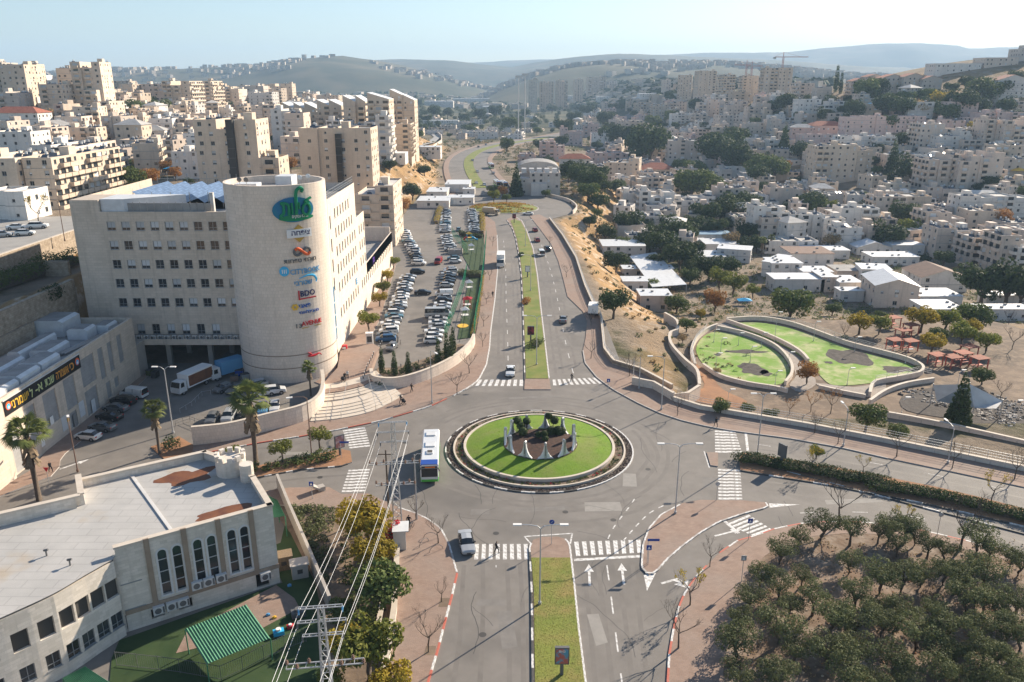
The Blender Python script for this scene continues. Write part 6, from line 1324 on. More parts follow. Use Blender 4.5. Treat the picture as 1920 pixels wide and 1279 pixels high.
sg = MB(); sg2 = MB()
for _ in range(900):      # stones and litter under the olives
    px, py = gr_.uniform(1360, 1920), gr_.uniform(1010, 1279); x, y = at(px, py, .12)
    if px < 1470 and py < 1130-(px-1370)*1.0: continue
    q = gr_.uniform(.05, .2); sg.ball((x, y, .13), (q, q*gr_.uniform(.6, 1), q*.6), 5, gr_.choice((0, 0, 1)), .5, gr_)
    if gr_.random() < .5: leaf_cloud(sg2, gr_, [(x+.6, y+.4, .2, .35, .15)], 10, .09)
tag(sg.build('grove_stones', ['stone_wall', 'soil_red']), 'loose stones on the ground of the olive grove', 'stones', kind='stuff'); tag(sg2.build('grove_weeds', 'leaf_dry'), 'dry weeds between the olive trees', 'weeds', kind='stuff')
sv = MB()
for _ in range(520):      # scrub on both banks of the valley road
    y = gr_.uniform(430, 860); c = interp(y, ROAD_C); x = c+gr_.choice((-1, 1))*gr_.uniform(19, 75); q = gr_.uniform(.8, 2.6); leaf_cloud(sv, gr_, [(x, y, T(x, y)+.4*q, q, q*.7)], 34, .42, gr_.choice((0, 0, 1, 2)))
tag(sv.build('roadside_scrub', ['leaf_olive', 'leaf_dark', 'leaf_dry']), kind='stuff')
# ================================================================ VEHICLES
def paint(n, c, metal=.2): mat('car_'+n, c, .28, metal=metal, spec=.5)
for n, c in (('white', (.72, .72, .71)), ('silver', (.42, .43, .44)), ('grey', (.16, .165, .17)), ('black', (.018, .018, .02)), ('blue', (.03, .10, .22)), ('red', (.30, .025, .02)), ('beige', (.42, .36, .27)), ('teal', (.10, .20, .25)), ('skyblue', (.12, .36, .62))): paint(n, c)
mat('car_glass', (.012, .015, .018), .06, spec=.8); mat('tyre', (.02, .02, .02), .8); mat('rim', (.35, .35, .36), .35, metal=.7); mat('lamp_clear', (.75, .75, .72), .15, spec=.7); mat('lamp_red', (.40, .01, .01), .25); mat('bumper', (.04, .04, .045), .6); mat('screen_amber', (.8, .2, .02), .5); mat('bus_green', (.10, .45, .06), .35); mat('bus_blue', (.02, .07, .32), .35)
# stations: x, half width, belt height, roof half width or 0, roof height
SHAPES = {
 'sedan': (4.6, 1.45, [(-2.30, .70, .60, 0, 0), (-2.18, .84, .76, 0, 0), (-1.15, .88, .96, 0, 0), (-.40, .89, .98, .60, 1.41), (.75, .89, .99, .60, 1.43), (1.45, .88, 1.02, 0, 0), (2.18, .84, .99, 0, 0), (2.30, .74, .72, 0, 0)]),
 'hatch': (4.05, 1.5, [(-2.02, .70, .60, 0, 0), (-1.90, .83, .78, 0, 0), (-1.05, .86, .98, 0, 0), (-.35, .87, 1.0, .60, 1.46), (1.25, .87, 1.03, .60, 1.50), (1.80, .85, 1.04, 0, 0), (1.98, .82, .90, 0, 0), (2.03, .74, .6, 0, 0)]),
 'suv': (4.5, 1.7, [(-2.25, .76, .70, 0, 0), (-2.12, .88, .92, 0, 0), (-1.25, .91, 1.08, 0, 0), (-.55, .92, 1.10, .66, 1.64), (1.55, .92, 1.12, .66, 1.68), (2.02, .90, 1.12, 0, 0), (2.20, .87, 1.0, 0, 0), (2.26, .78, .66, 0, 0)]),
 'van': (4.9, 2.0, [(-2.45, .80, .75, 0, 0), (-2.32, .92, 1.0, 0, 0), (-1.75, .95, 1.2, 0, 0), (-1.05, .96, 1.22, .78, 1.92), (2.30, .96, 1.22, .80, 1.95), (2.42, .94, 1.2, .76, 1.85), (2.46, .86, .8, 0, 0)]),
 'minibus': (6.6, 2.6, [(-3.3, .84, .8, 0, 0), (-3.16, .98, 1.1, 0, 0), (-2.55, 1.0, 1.35, 0, 0), (-1.7, 1.0, 1.4, .86, 2.5), (3.1, 1.0, 1.4, .88, 2.55), (3.25, .98, 1.4, .84, 2.4), (3.3, .9, .9, 0, 0)]),
}
CARM = {}
def car_meshes(kind, col):
    key = (kind, col)
    if key in CARM: return CARM[key]
    L, H, st = SHAPES[kind]; body = MB(); gl = MB(); rings = []
    for (x, w, zb, wr, zr) in st:
        z0 = .24 if abs(x) < abs(st[0][0])-.2 else .34
        roof = wr > 0
        rings.append([(x, w*.9, z0), (x, w, .42), (x, w*1.0, zb*.75), (x, w*.96, zb), (x, wr if roof else w*.80, zr-.07 if roof else zb+.02), (x, 0, zr if roof else zb+.045)])
    for a, b, sa, sb in zip(rings, rings[1:], st, st[1:]):
        for sgn in (1, -1):
            for i in range(5):
                P = [(p[0], p[1]*sgn, p[2]) for p in (a[i], b[i], b[i+1], a[i+1])]
                if sgn > 0: P = P[::-1]
                glass = (i == 3 and sa[3] and sb[3] and not (kind == 'van' and (sa[0]+sb[0])/2 > .0)) or (i in (3, 4) and bool(sa[3]) != bool(sb[3]))
                (gl if glass else body).quad(*P)
    for ring, fl in ((rings[0], True), (rings[-1], False)):
        P = [(p[0], p[1], p[2]) for p in ring]+[(p[0], -p[1], p[2]) for p in reversed(ring[:-1])]; n = len(body.v); body.v += P; body.f.append(tuple(range(n, n+len(P))) if fl else tuple(range(n+len(P)-1, n-1, -1))); body.m.append(0)
    ub = MB(); ub.box(st[1][0], st[-2][0], -.78, .78, .2, .5); pil = MB()
    r = .33 if kind not in ('van', 'minibus') else .36; wx = L*.30
    for q in (-wx, wx):
        for s_ in (1, -1): ub.cyl((q, .70*s_, r), (q, (st[2][1]+.005)*s_, r), r+.07, n=12)
    wl = MB(); wl.cyl((0, -.1, 0), (0, .1, 0), r, n=12, m=0); wl.cyl((0, -.11, 0), (0, .11, 0), r*.6, n=8, m=1)
    hl = MB(); hl.box(0, .1, -.16, .16, -.07, .08)
    # door pillars over the glass
    x0 = [s for s in st if s[3]][0]; x1 = [s for s in st if s[3]][-1]
    for t in (.0, .45, .95):
        x = lerp(x0[0], x1[0], t)
        for s_ in (1, -1): pil.bar((x, (x0[1]*.96+.008)*s_, x0[2]), (x, (x0[3]+.008)*s_, x0[4]-.06), .07)
    pil.box(st[0][0]-.02, st[0][0]+.06, -.25, .25, .38, .5); 
    for s_ in (1, -1): pil.box(x0[0]-.55, x0[0]-.38, (x0[1]+.02)*s_-.1, (x0[1]+.02)*s_+.1, x0[2]+.02, x0[2]+.18)
    M_ = (body.mesh('body', 'car_'+col, True), gl.mesh('windows', 'car_glass', True), ub.mesh('underbody', 'bumper'), pil.mesh('trim', 'bumper'), wl.mesh('wheel', ['tyre', 'rim']), hl.mesh('lamp', 'lamp_clear'), hl.mesh('lamp', 'lamp_red'), wx, r, st)
    CARM[key] = M_; return M_
def car(kind, col, x, y, heading, label, group=None, z=0.0, full=True, sc=1.0, name=None):
    """heading: direction of the front, degrees from +x"""
    B, G, U, Pm, Wm, Lc, Lr, wx, r, st = car_meshes(kind, col)
    e = thing(name or {'van': 'parked_van', 'minibus': 'minibus'}.get(kind, 'car'), label, {'van': 'van', 'minibus': 'minibus'}.get(kind, 'car'), (x, y, z), R(heading)+math.pi, group)
    if sc != 1: e.scale = (sc, sc, sc)
    link('body', B, e); link('windows', G, e); link('underbody', U, e); tag(link('trim', Pm, e), kind='stuff')
    for q in (-wx, wx):
        for s_ in (1, -1): link('wheel', Wm, e, (q, (st[2][1]-.08)*s_, r))
    if full:
        for s_ in (1, -1): link('headlight', Lc, e, (st[1][0]-.05, st[1][1]*.72*s_, st[1][2]*.88)); link('tail_light', Lr, e, (st[-2][0]+.0, st[-2][1]*.78*s_, st[-2][2]*.86))
    return e
CW = {'white': 'white', 'silver': 'silver', 'grey': 'dark grey', 'black': 'black', 'blue': 'dark blue', 'red': 'red', 'beige': 'beige', 'teal': 'slate blue', 'skyblue': 'bright blue'}
KW = {'sedan': 'saloon car', 'hatch': 'hatchback', 'suv': 'tall car', 'van': 'van', 'minibus': 'minibus'}
vr = random.Random(12)
def car_row(p0, p1, n, head, where, group, z=0, kinds=('hatch', 'hatch', 'sedan', 'sedan', 'suv'), cols=('white', 'white', 'white', 'white', 'silver', 'silver', 'silver', 'grey', 'black', 'teal', 'white', 'silver'), skip=(), fix=None):
    a, b = Vector(at(*p0)), Vector(at(*p1))
    for i in range(n):
        if i in skip: continue
        p = a.lerp(b, i/(n-1)); k, c = vr.choice(kinds), vr.choice(cols)
        if fix and i in fix: k, c = fix[i]
        car(k, c, p.x+vr.uniform(-.25, .25), p.y+vr.uniform(-.1, .1), head+vr.uniform(-2, 2)+(180 if vr.random() < .3 else 0), f'{CW[c]} {KW[k]}, {nth(i)} car {where}', group, full=False)
car_row((723, 640), (766, 522), 21, 8, 'up the row beside the office front', 'cars parked beside the office front', fix={0: ('suv', 'blue')})
car_row((786, 497), (757, 436), 15, -6, 'up the row below the tall cream block', 'cars parked below the tall cream block')
car_row((812, 643), (845, 508), 22, 6, 'up the row along the playground fence', 'cars parked along the playground fence', fix={6: ('minibus', 'silver'), 12: ('van', 'white'), 0: ('hatch', 'white'), 10: ('suv', 'black')}, skip=(13, 14))
car_row((853, 493), (836, 446), 10, 4, 'up the row before the slide playground', 'cars parked before the slide playground', skip=(2, 3))
car_row((835, 436), (836, 397), 14, 3, 'up the row beside the golden shrubs', 'cars parked beside the golden shrub bed')
car_row((891, 437), (884, 397), 14, 3, 'up the last row before the road', 'cars parked in the last row before the road')
for k, c, px, py, hd, lab in (
    ('sedan', 'black', 793, 552, 3, 'black car crossing the middle of the car park lane'), ('van', 'red', 822, 494, -96, 'small red and white van driving up the car park lane'), ('hatch', 'grey', 735, 655, -100, 'dark grey hatchback driving out past the bollards'), ('suv', 'black', 783, 513, 5, 'black tall car parked alone at the bend of the car park'), ('hatch', 'teal', 860, 433, 90, 'slate blue car between the far parking rows'),
    ('sedan', 'white', 957, 701, -92, 'white saloon waiting before the north crossing'), ('sedan', 'grey', 1056, 603, 84, 'grey car alone in the right lane of the north road'), ('van', 'white', 1015, 478, 96, 'small white van in the right lane beyond the billboard'), ('suv', 'black', 1026, 470, 98, 'dark car overtaking the small white van'), ('hatch', 'red', 1007, 453, 98, 'dark red car near the far roundabout'), ('hatch', 'red', 1003, 434, 98, 'small dark red car entering the far roundabout'), ('sedan', 'white', 990, 403, 170, 'white car on the far roundabout'),
    ('sedan', 'silver', 875, 1024, -80, 'silver saloon stopped at the south crossing'),
    ('hatch', 'white', 166, 823, 168, 'white hatchback parked nearest the yard exit'), ('sedan', 'grey', 193, 806, 165, 'dark saloon parked behind the white hatchback'), ('sedan', 'black', 206, 786, 165, 'black car in the yard, second behind the white hatchback'), ('sedan', 'grey', 218, 770, 165, 'dark car in the yard, third behind the white hatchback'), ('suv', 'black', 232, 757, 165, 'dark tall car parked before the white van'), ('van', 'white', 252, 744, 165, 'white van parked against the banner hall'),
    ('hatch', 'grey', 420, 733, -120, 'grey hatchback parked by the tower foot'), ('sedan', 'grey', 446, 735, -120, 'dark estate parked against the tower foot'), ('suv', 'silver', 480, 728, -140, 'silver estate behind the palm by the tower'), ('hatch', 'white', 496, 741, 20, 'white car half hidden behind the palm'), ('suv', 'white', 513, 738, 20, 'white tall car beside the tower wall'), ('sedan', 'white', 515, 767, -75, 'white car with a dark sunroof inside the curved wall'), ('hatch', 'skyblue', 493, 772, -75, 'bright blue car inside the curved wall'), ('suv', 'silver', 430, 786, -85, 'silver tall car facing the curved yard wall'), ('hatch', 'grey', 399, 790, -85, 'grey hatchback facing the end of the yard wall'), ('hatch', 'black', 462, 780, -80, 'black car in shade between the palm and the yard wall'),
    ('hatch', 'silver', 1350, 560, 0, '')):
    if not lab: continue
    x, y = at(px, py); car(k, c, x, y, hd, lab)
for k, c, px, py, lab in (('sedan', 'white', 33, 430, 'white saloon on the upper street, nearest the wall corner'), ('hatch', 'white', 48, 441, 'white hatchback on the upper street beside the parapet'), ('suv', 'white', 72, 428, 'white car parked below the half-bare street tree'), ('hatch', 'silver', 6, 444, 'silver car at the very edge of the upper street')):
    x, y = at(px, py, 20.7); car(k, c, x, y, 15, lab, z=20.7)
mat_s = structure('upper_street', MB().prism([(-101.8, 120), (-101.6, 184), (-92, 199), (-92, 212), (-140, 205), (-150, 170), (-140, 120)], None, 20.66), 'asphalt_light')
for i, (k, c, px, py) in enumerate((('sedan', 'white', 893, 346), ('hatch', 'white', 908, 349), ('sedan', 'white', 895, 324), ('hatch', 'silver', 886, 303), ('hatch', 'grey', 897, 277), ('sedan', 'silver', 925, 327), ('hatch', 'white', 938, 352), ('sedan', 'grey', 952, 352), ('hatch', 'silver', 911, 273), ('sedan', 'white', 902, 266))):
    g = on(px, py); car(k, c, g.x, g.y, 98, f'{CW[c]} {KW[k]} far up the valley road, number {NUM[i+1]} from the roundabout' if False else f'{CW[c]} {KW[k]}, {nth(i)} in the far traffic on the valley road', 'far traffic on the valley road', z=g.z+.3, full=False)
# lorry, bus and other special vehicles
def wheels(e, pts, r):
    m_ = MB().cyl((0, -.14, 0), (0, .14, 0), r, n=14, m=0).cyl((0, -.15, 0), (0, .15, 0), r*.55, n=10, m=1).mesh('wheel', ['tyre', 'rim'])
    for p in pts: link('wheel', m_, e, p)
def lorry(x, y, hd, label, cab='car_white', box='white', side=None, L=7.5, H=3.4, z=0):
    e = thing('box_lorry', label, 'lorry', (x, y, z), R(hd)+math.pi)
    c = MB(); c.box(-L/2, -L/2+.35, -1.1, 1.1, .5, 1.35); c.box(-L/2+.02, -L/2+1.8, -1.12, 1.12, .6, 1.5); n = len(c.v)
    c.v += [(-L/2+.05, -1.1, 1.5), (-L/2+.05, 1.1, 1.5), (-L/2+1.8, 1.1, 1.5), (-L/2+1.8, -1.1, 1.5), (-L/2+.35, -1.0, 2.5), (-L/2+.35, 1.0, 2.5), (-L/2+1.75, 1.0, 2.6), (-L/2+1.75, -1.0, 2.6)]
    for f in ((4, 7, 6, 5), (1, 2, 6, 5), (3, 0, 4, 7), (2, 3, 7, 6)): c.f.append(tuple(n+k for k in f)); c.m.append(0)
    c.build('cab', cab, e); g = MB(); g.quad((-L/2+.06, 1.0, 1.55), (-L/2+.06, -1.0, 1.55), (-L/2+.33, -.92, 2.42), (-L/2+.33, .92, 2.42))
    for s_ in (1, -1): g.quad((-L/2+.4, 1.105*s_, 1.55), (-L/2+1.3, 1.105*s_, 1.55), (-L/2+1.3, 1.03*s_, 2.35), (-L/2+.55, 1.03*s_, 2.35))
    g.build('windscreen', 'car_glass', e)
    b = MB(); b.box(-L/2+2.0, L/2, -1.2, 1.2, .95, H); b.build('cargo_box', box, e)
    if side:
        for s_ in (1, -1): MB().box(-L/2+2.3, L/2-.2, min(1.2*s_, 1.215*s_), max(1.2*s_, 1.215*s_), 1.2, H-.3).build('side_panel', side, e)
    MB().box(-L/2+.3, L/2-.2, -.5, .5, .55, .94).build('chassis', 'bumper', e)
    wheels(e, [(q, .95*s_, .48) for q in (-L/2+1.0, L/2-1.8) for s_ in (1, -1)], .48)
    hm = MB().box(-.03, .03, -.18, .18, -.1, .1).mesh('headlight', 'lamp_clear')
    for s_ in (1, -1): link('headlight', hm, e, (-L/2-.02, .78*s_, .85))
    return e
x, y = at(362, 728); lorry(x, y, -113, 'white box lorry with a dark brownish red side panel before the loading bay', side='rust_stain', L=8.4, H=3.5)
x, y = at(425, 706); lorry(x, y, -130, 'white lorry with a blue cargo body beside the tower', box='car_skyblue', L=7)
x, y = at(939, 497); lorry(x, y, -91, 'white box lorry driving down the north road', L=8.5, H=3.7)
x, y = at(921, 403); lorry(x, y, -25, 'beige covered lorry entering the far roundabout', 'car_beige', 'car_beige', L=7.5, H=3.2)
x, y = at(1113, 590); lorry(x, y, 80, 'small white lorry parked at the cliff wall by the bus bay', L=5.6, H=2.9, z=.14)
def bus(x, y, hd, label, L=12.0, z=0, name='city_bus'):
    e = thing(name, label, 'bus', (x, y, z), R(hd)+math.pi); h = L/2; b = MB(); W_ = 1.27
    ring = [(-W_, .35), (-W_, 1.05), (-W_, 2.9), (-W_+.18, 3.1), (W_-.18, 3.1), (W_, 2.9), (W_, 1.05), (W_, .35)]
    stn = [(-h, .06), (-h+.12, 0), (h-.1, 0), (h, .06)]; n = len(b.v)
    for sx, ins in stn: b.v += [(sx, p[0]*(1-ins), p[1]-ins*(1 if p[1] > 2 else -1)) for p in ring]
    for i in range(3):
        for j in range(7):
            b.f.append((n+i*8+j, n+i*8+j+1, n+(i+1)*8+j+1, n+(i+1)*8+j)[::-1]); b.m.append(1 if j in (0, 6) else (2 if i == 0 and j in (2, 3, 4) else 0))
    b.f.append(tuple(n+k for k in range(8))[::-1][::-1]); b.m.append(0); b.f.append(tuple(n+24+k for k in range(8))[::-1]); b.m.append(0)
    b.build('body', ['car_white', 'bus_green', 'bus_blue'], e)
    MB().box(-h-.03, -h+.02, -1.12, 1.12, 1.15, 2.45).build('windscreen', 'car_glass', e); MB().box(-h-.02, -h+.02, -1.1, 1.1, 2.5, 2.8).build('destination_display', 'dock_dark', e); MB().box(-h-.03, -h+.0, -.8, .6, 2.56, 2.74).build('display_text', 'screen_amber', e)
    MB().box(-h-.025, -h+.05, -1.15, 1.15, .4, .75).build('front_skirt', 'bus_green', e); MB().box(-h+.02, -h+1.5, -1.2, 1.2, 3.06, 3.115).build('roof_front', 'bus_blue', e)
    for k in range(6):
        for s_ in (1, -1): MB().box(-h+.6+k*1.85, -h+2.3+k*1.85, min(1.26*s_, 1.285*s_), max(1.26*s_, 1.285*s_), 1.3, 2.45).build('side_window', 'car_glass', e)
    for x0, x1, w in ((-h+3.2, -h+4.4, .45), (-h+5.6, -h+7.2, .7), (h-2.6, h-1.2, .7)): MB().box(x0, x1, -w, w, 3.1, 3.28).build('roof_hatch', 'sheet_white', e)
    MB().box(-h+3.4, -h+4.2, -.35, .35, 3.281, 3.30).build('roof_fan', 'dock_dark', e)
    for s_ in (1, -1): MB().bar((-h-.1, 1.2*s_, 2.6), (-h-.35, 1.45*s_, 2.2), .12).build('mirror', 'bumper', e); MB().box(-h-.04, -h+.02, .95*s_-.15, .95*s_+.15, .82, 1.0).build('headlight', 'lamp_clear', e)
    wheels(e, [(q, 1.12*s_, .48) for q in (-h+2.7, h-3.2) for s_ in (1, -1)], .48); return e
x, y = at(807, 908); bus(x-.5, y+6.0, -86, 'white city bus with blue and green trim beside the roundabout')
for i, (px, py) in enumerate(((921, 316), (932, 350), (945, 352))): g = on(px, py); bus(g.x, g.y, -80, f'white bus, {nth(i)} from the left far up the valley road', z=g.z+.3)
# ================================================================ ROUNDABOUT ISLAND
RC, RR = (4.2, 112.6), 14.55
RI = thing('roundabout_island', 'round planted traffic island with lawn and white fin monuments', 'roundabout', (RC[0], RC[1], 0))
def ring(r0, r1, z0, z1, n=96, z1b=None):
    b = MB(); z1b = z1 if z1b is None else z1b
    for i in range(n):
        a, c = 2*math.pi*i/n, 2*math.pi*(i+1)/n; P = lambda r, t, z: (r*math.cos(t), r*math.sin(t), z)
        b.quad(P(r0, a, z1), P(r1, a, z1b), P(r1, c, z1b), P(r0, c, z1)); b.quad(P(r1, a, z0), P(r1, c, z0), P(r1, c, z1b), P(r1, a, z1b))
        if r0 > 0: b.quad(P(r0, c, z0), P(r0, a, z0), P(r0, a, z1), P(r0, c, z1))
    return b
def dome(r, z, h, n=64, m=10):
    b = MB()
    for j in range(m+1):
        q = r*j/m
        for i in range(n): t = 2*math.pi*i/n; b.v.append((q*math.cos(t), q*math.sin(t), z+h*(1-(j/m)**2)))
    for j in range(m):
        for i in range(n): k = (i+1) % n; b.f.append((j*n+i, (j+1)*n+i, (j+1)*n+k, j*n+k)); b.m.append(0)
    return b
ring(13.3, 14.36, -.1, .12).build('gravel_ring', 'gravel', RI); ring(13.05, 13.3, -.1, .42).build('low_kerb_wall', 'stone_trim', RI); ring(11.7, 13.04, -.1, .24).build('planting_ring', 'soil', RI); ring(11.3, 11.7, -.1, .72).build('lawn_wall', 'stone_trim', RI)
dome(11.35, .6, .9).build('lawn', 'lawn', RI, True)
n_k = 92
for i in range(n_k):
    a = 2*math.pi*(i+.5)/n_k; link('kerb_stone', KM['w' if (i // 2) % 2 or -1.1 < math.atan2(math.sin(a), math.cos(a)) < .5 else 'b'], RI, (14.45*math.cos(a), 14.45*math.sin(a), .16), a+math.pi/2)
rk = random.Random(3); st_ = MB(); pl_ = MB()
for _ in range(2600):
    a, r = rk.uniform(0, 6.283), rk.uniform(13.4, 14.3); s_ = rk.uniform(.05, .13); st_.ball((r*math.cos(a), r*math.sin(a), .13), (s_, s_, s_*.8), 4, 0 if rk.random() < .5 else 1)
tag(st_.build('gravel_stones', ['gravel', 'mulch'], RI), kind='stuff')
for _ in range(420): a, r = rk.uniform(0, 6.283), rk.uniform(11.85, 12.95); leaf_cloud(pl_, rk, [(r*math.cos(a), r*math.sin(a), .36, .2, .14)], 8, .10, 0 if rk.random() < .93 else 1)
tag(pl_.build('bedding_plants', ['leaf_green', 'leaf_red'], RI), kind='stuff')
mc = (0.15, -1.0); mu = dome(5.7, 1.3, .38, 40, 5); mu.v = [(v[0]+mc[0], v[1]+mc[1], v[2]) for v in mu.v]; mu.build('mulch_bed', 'mulch', RI, True)
fin = MB(); prof = [(0, 2.35), (.16, 2.2), (.24, 1.6), (.42, 1.0), (.72, .45), (1.15, .1), (1.3, 0)]
for s_ in (1, -1):
    for (x0, z0), (x1, z1) in zip(prof, prof[1:]):
        a, b, c, d = (x0*s_, -.14, z0), (x1*s_, -.14, z1), (x1*s_, .14, z1), (x0*s_, .14, z0); fin.quad(*((a, b, c, d) if s_ < 0 else (d, c, b, a)))
        for yy in (-.14, .14): fin.quad((x0*s_, yy, 0), (x1*s_, yy, 0), (x1*s_, yy, z1), (x0*s_, yy, z0))
fin_me = fin.mesh('fin_body', 'white'); post_me = MB().box(-.17, .17, -.24, .24, 0, 2.45).cyl((0, -.2, 2.45), (0, .2, 2.45), .17, n=10).mesh('fin_post', 'steel_galv'); sl = MB().box(-.06, .06, -.26, .26, .6, 2.2).mesh('fin_slot', 'sign_grey')
for i in range(11):
    a = math.radians(-90+i*360/11+6); r = 5.35; e = thing('fin_monument', f'white flared fin monument on the roundabout, {nth(i)} anticlockwise from the front one' if i else 'white flared fin monument facing the camera at the roundabout front', 'monument', (RC[0]+mc[0]+r*math.cos(a), RC[1]+mc[1]+r*math.sin(a), 1.22), a+math.pi/2, 'fin monuments on the roundabout')
    link('fin_body', fin_me, e); link('fin_post', post_me, e); link('fin_slot', sl, e)
for i, (dx, dy, balls) in enumerate(((-3.4, 3.0, ((0, 0, 1.9, .75), (.6, -.7, 1.3, .7), (.9, -1.6, .7, .8))), (-1.9, 3.2, ((0, 0, 1.7, .65),)), (2.0, 3.6, ((-.4, .4, 2.2, .6), (.5, -.1, 1.7, .75))), (2.5, 1.8, ((-.5, 0, .6, .9), (.5, .1, .6, .9), (1.1, .3, .5, .7))), (.4, -.3, ((-.5, .4, .8, .55), (.4, .2, 1.0, .6), (.5, -.5, .5, .55))))):
    e = thing('topiary_bush', ('pompom topiary bush on the roundabout mulch, three dark balls', 'single-ball topiary bush at the back of the roundabout', 'tall two-ball topiary bush at the back of the roundabout', 'wide triple-mound topiary bush right of the mulch bed', 'small cloud-clipped topiary bush at the centre of the mulch')[i], 'bush', (RC[0]+dx, RC[1]+dy, 1.4)); rdd = random.Random(i); c_ = MB(); s_ = MB()
    for (bx, by, bz, br) in balls: leaf_cloud(c_, rdd, [(bx, by, bz, br, br*.9)], 520, .09); c_.ball((bx, by, bz), br*.85, 10); s_.tube([(bx*.3, by*.3, -.2), (bx, by, bz)], .06, 5)
    c_.build('foliage', 'leaf_dark', e); s_.build('stem', 'bark', e)
# far roundabout
x, y = at(944, 391); FRI = thing('flower_roundabout', 'far roundabout planted with green and orange flower bands', 'roundabout', (x, y, 0)); dome(15.5, .15, 1.2, 48, 6).build('lawn', 'lawn_median', FRI, True); ring(15.4, 15.9, -.1, .25, 64).build('kerb', 'kerb_grey', FRI)
fl = MB(); rk = random.Random(6)
for _ in range(900):
    a, r = rk.uniform(0, 6.283), rk.uniform(3, 15); q = 1.2*(1-(r/15.5)**2)+.15
    if noise.noise(Vector((r*math.cos(a)*.12, r*math.sin(a)*.35, 0))) > -.05: leaf_cloud(fl, rk, [(r*math.cos(a), r*math.sin(a), q+.25, .7, .3)], 7, .3, rk.choice((0, 0, 1, 1)))
tag(fl.build('flower_bands', ['leaf_orange', 'leaf_yellow'], FRI), kind='stuff')
# ================================================================ WALLS, STEPS, FENCES
def P3(px, z): return [(*p, z) for p in A(px, z)]
wall_thing('curved_wall', 'curved cream stone wall enclosing the lower yard', [(*p, 0) for p in smooth(A([(363, 834), (433, 826), (500, 809), (567, 791), (600, 771), (608, 745), (606, 722)]), 5)], .5, 3.0, 'stone_tower', 'stone_trim', -.3)
wall_thing('curved_wall', 'curved cream planter wall at the car park end', [(*p, 0) for p in smooth(A([(697, 712), (703, 726), (745, 729), (800, 713), (850, 688), (880, 662), (889, 645)]), 5)], .5, 2.2, 'stone_tower', 'stone_trim', -.3)
structure('planter_soil', MB().prism(A([(700, 712), (706, 722), (745, 725), (800, 708), (850, 683), (884, 650), (860, 645), (800, 672), (740, 690), (708, 690)], .2), -.2, .28), 'soil')
wp = thing('wall_poster', 'dark framed poster on the curved yard wall', 'poster', (*at(450, 820), .5)); wp.rotation_euler = (0, 0, R(14)); MB().box(-1.1, 1.1, -.42, -.28, .2, 2.3).build('poster_frame', 'sign_grey', wp); MB().box(-.95, .95, -.44, -.415, .35, 2.15).build('poster_face', 'poster_art' if 'poster_art' in MATS else 'leaf_orange', wp)
stp = thing('plaza_steps', 'broad curved stone steps climbing from the pavement to the plaza', 'steps', (*at(650, 760), 0))
E0 = smooth(A([(582, 792), (640, 786), (700, 772), (756, 744)]), 4); E1 = smooth(A([(606, 742), (640, 738), (680, 728), (714, 714)]), 4)
back = [Vector(p)+Vector((-1.2, 2.2)) for p in E1]
UPZ = 1.15
for i in range(11):
    if i == 5: continue
    t = i/10; ln = [Vector(a).lerp(Vector(b), t) for a, b in zip(E0, E1)]; MB().prism([tuple(p) for p in ln]+[tuple(p) for p in reversed(back)], .05, KH+UPZ*(i+1)/11).build('step', 'stone_trim', stp, world=True)
structure('upper_plaza', MB().prism(A([(606, 738), (640, 734), (680, 724), (704, 712), (697, 690), (705, 668), (712, 652), (700, 645), (640, 650), (633, 690), (608, 718)], UPZ), -.2, UPZ+.09), 'paving')
for px, py, tx, ty in ((640, 785, 652, 738), (705, 771, 692, 728), (612, 788, 622, 742), (735, 757, 706, 718)):
    h_ = thing('stair_handrail', f'metal handrail on the plaza steps, at {("the third quarter" if px == 705 else "the middle" if px == 640 else "the tower end" if px == 612 else "the planter end")}', 'handrail', (*at(px, py), 0), group='handrails on the plaza steps'); a, b = Vector((*at(px, py), .15)), Vector((*at(tx, ty), UPZ+.2)); m_ = MB()
    m_.tube([a, a+Vector((0, 0, 1)), b+Vector((0, 0, 1)), b], .04, 5); m_.build('rail', 'metal', h_, world=True)
for i, p in enumerate(resample([Vector(q) for q in A([(682, 722), (690, 700), (700, 680), (711, 655), (718, 645)])], 1.7)):
    b_ = thing('bollard', f'short dark bollard, {nth(i)} from the steps in the plaza line', 'bollard', (p.x, p.y, UPZ if i < 9 else .1), group='bollards along the plaza'); MB().cyl((0, 0, -.2), (0, 0, .75), .09, n=8).build('post', 'sign_grey', b_); MB().ball((0, 0, .8), .11, 8).build('cap', 'steel_galv', b_)
for i, (px, py) in enumerate(((752, 690), (770, 686), (785, 682), (800, 678), (814, 674))):
    x, y = at(px, py); b_ = thing('bollard', f'short bollard, {nth(i)} from the left at the car park edge', 'bollard', (x, y, .1), group='bollards at the car park edge'); MB().cyl((0, 0, -.2), (0, 0, .8), .1, n=8).build('post', 'sign_grey', b_)
def railing(name, label, pts, h, sp=2.0, bars=(.35, .7, 1.0), m='steel_galv', r=.035, mesh=0, cat='railing', group=None):
    P = resample([Vector(p) for p in pts], sp); c = P[len(P)//2]; e = thing(name, label, cat, tuple(c), 0, group); pm = MB().cyl((0, 0, 0), (0, 0, h), r, n=5).mesh('post', m)
    for p in P[:280]: link('post', pm, e, (p.x-c.x, p.y-c.y, p.z-c.z))
    b = MB()
    for p, q in zip(P, P[1:]):
        for f in bars: b.bar((p.x, p.y, p.z+h*f), (q.x, q.y, q.z+h*f), r*1.3)
    tag(b.build('rails', m, e, world=True), kind='stuff')
    if mesh:
        v = MB()
        for p, q in zip(P, P[1:]):
            for k in range(1, mesh): t = p.lerp(q, k/mesh); v.bar((t.x, t.y, t.z+.08), (t.x, t.y, t.z+h), r*.5)
        tag(v.build('fence_bars', m, e, world=True), kind='stuff')
    return e
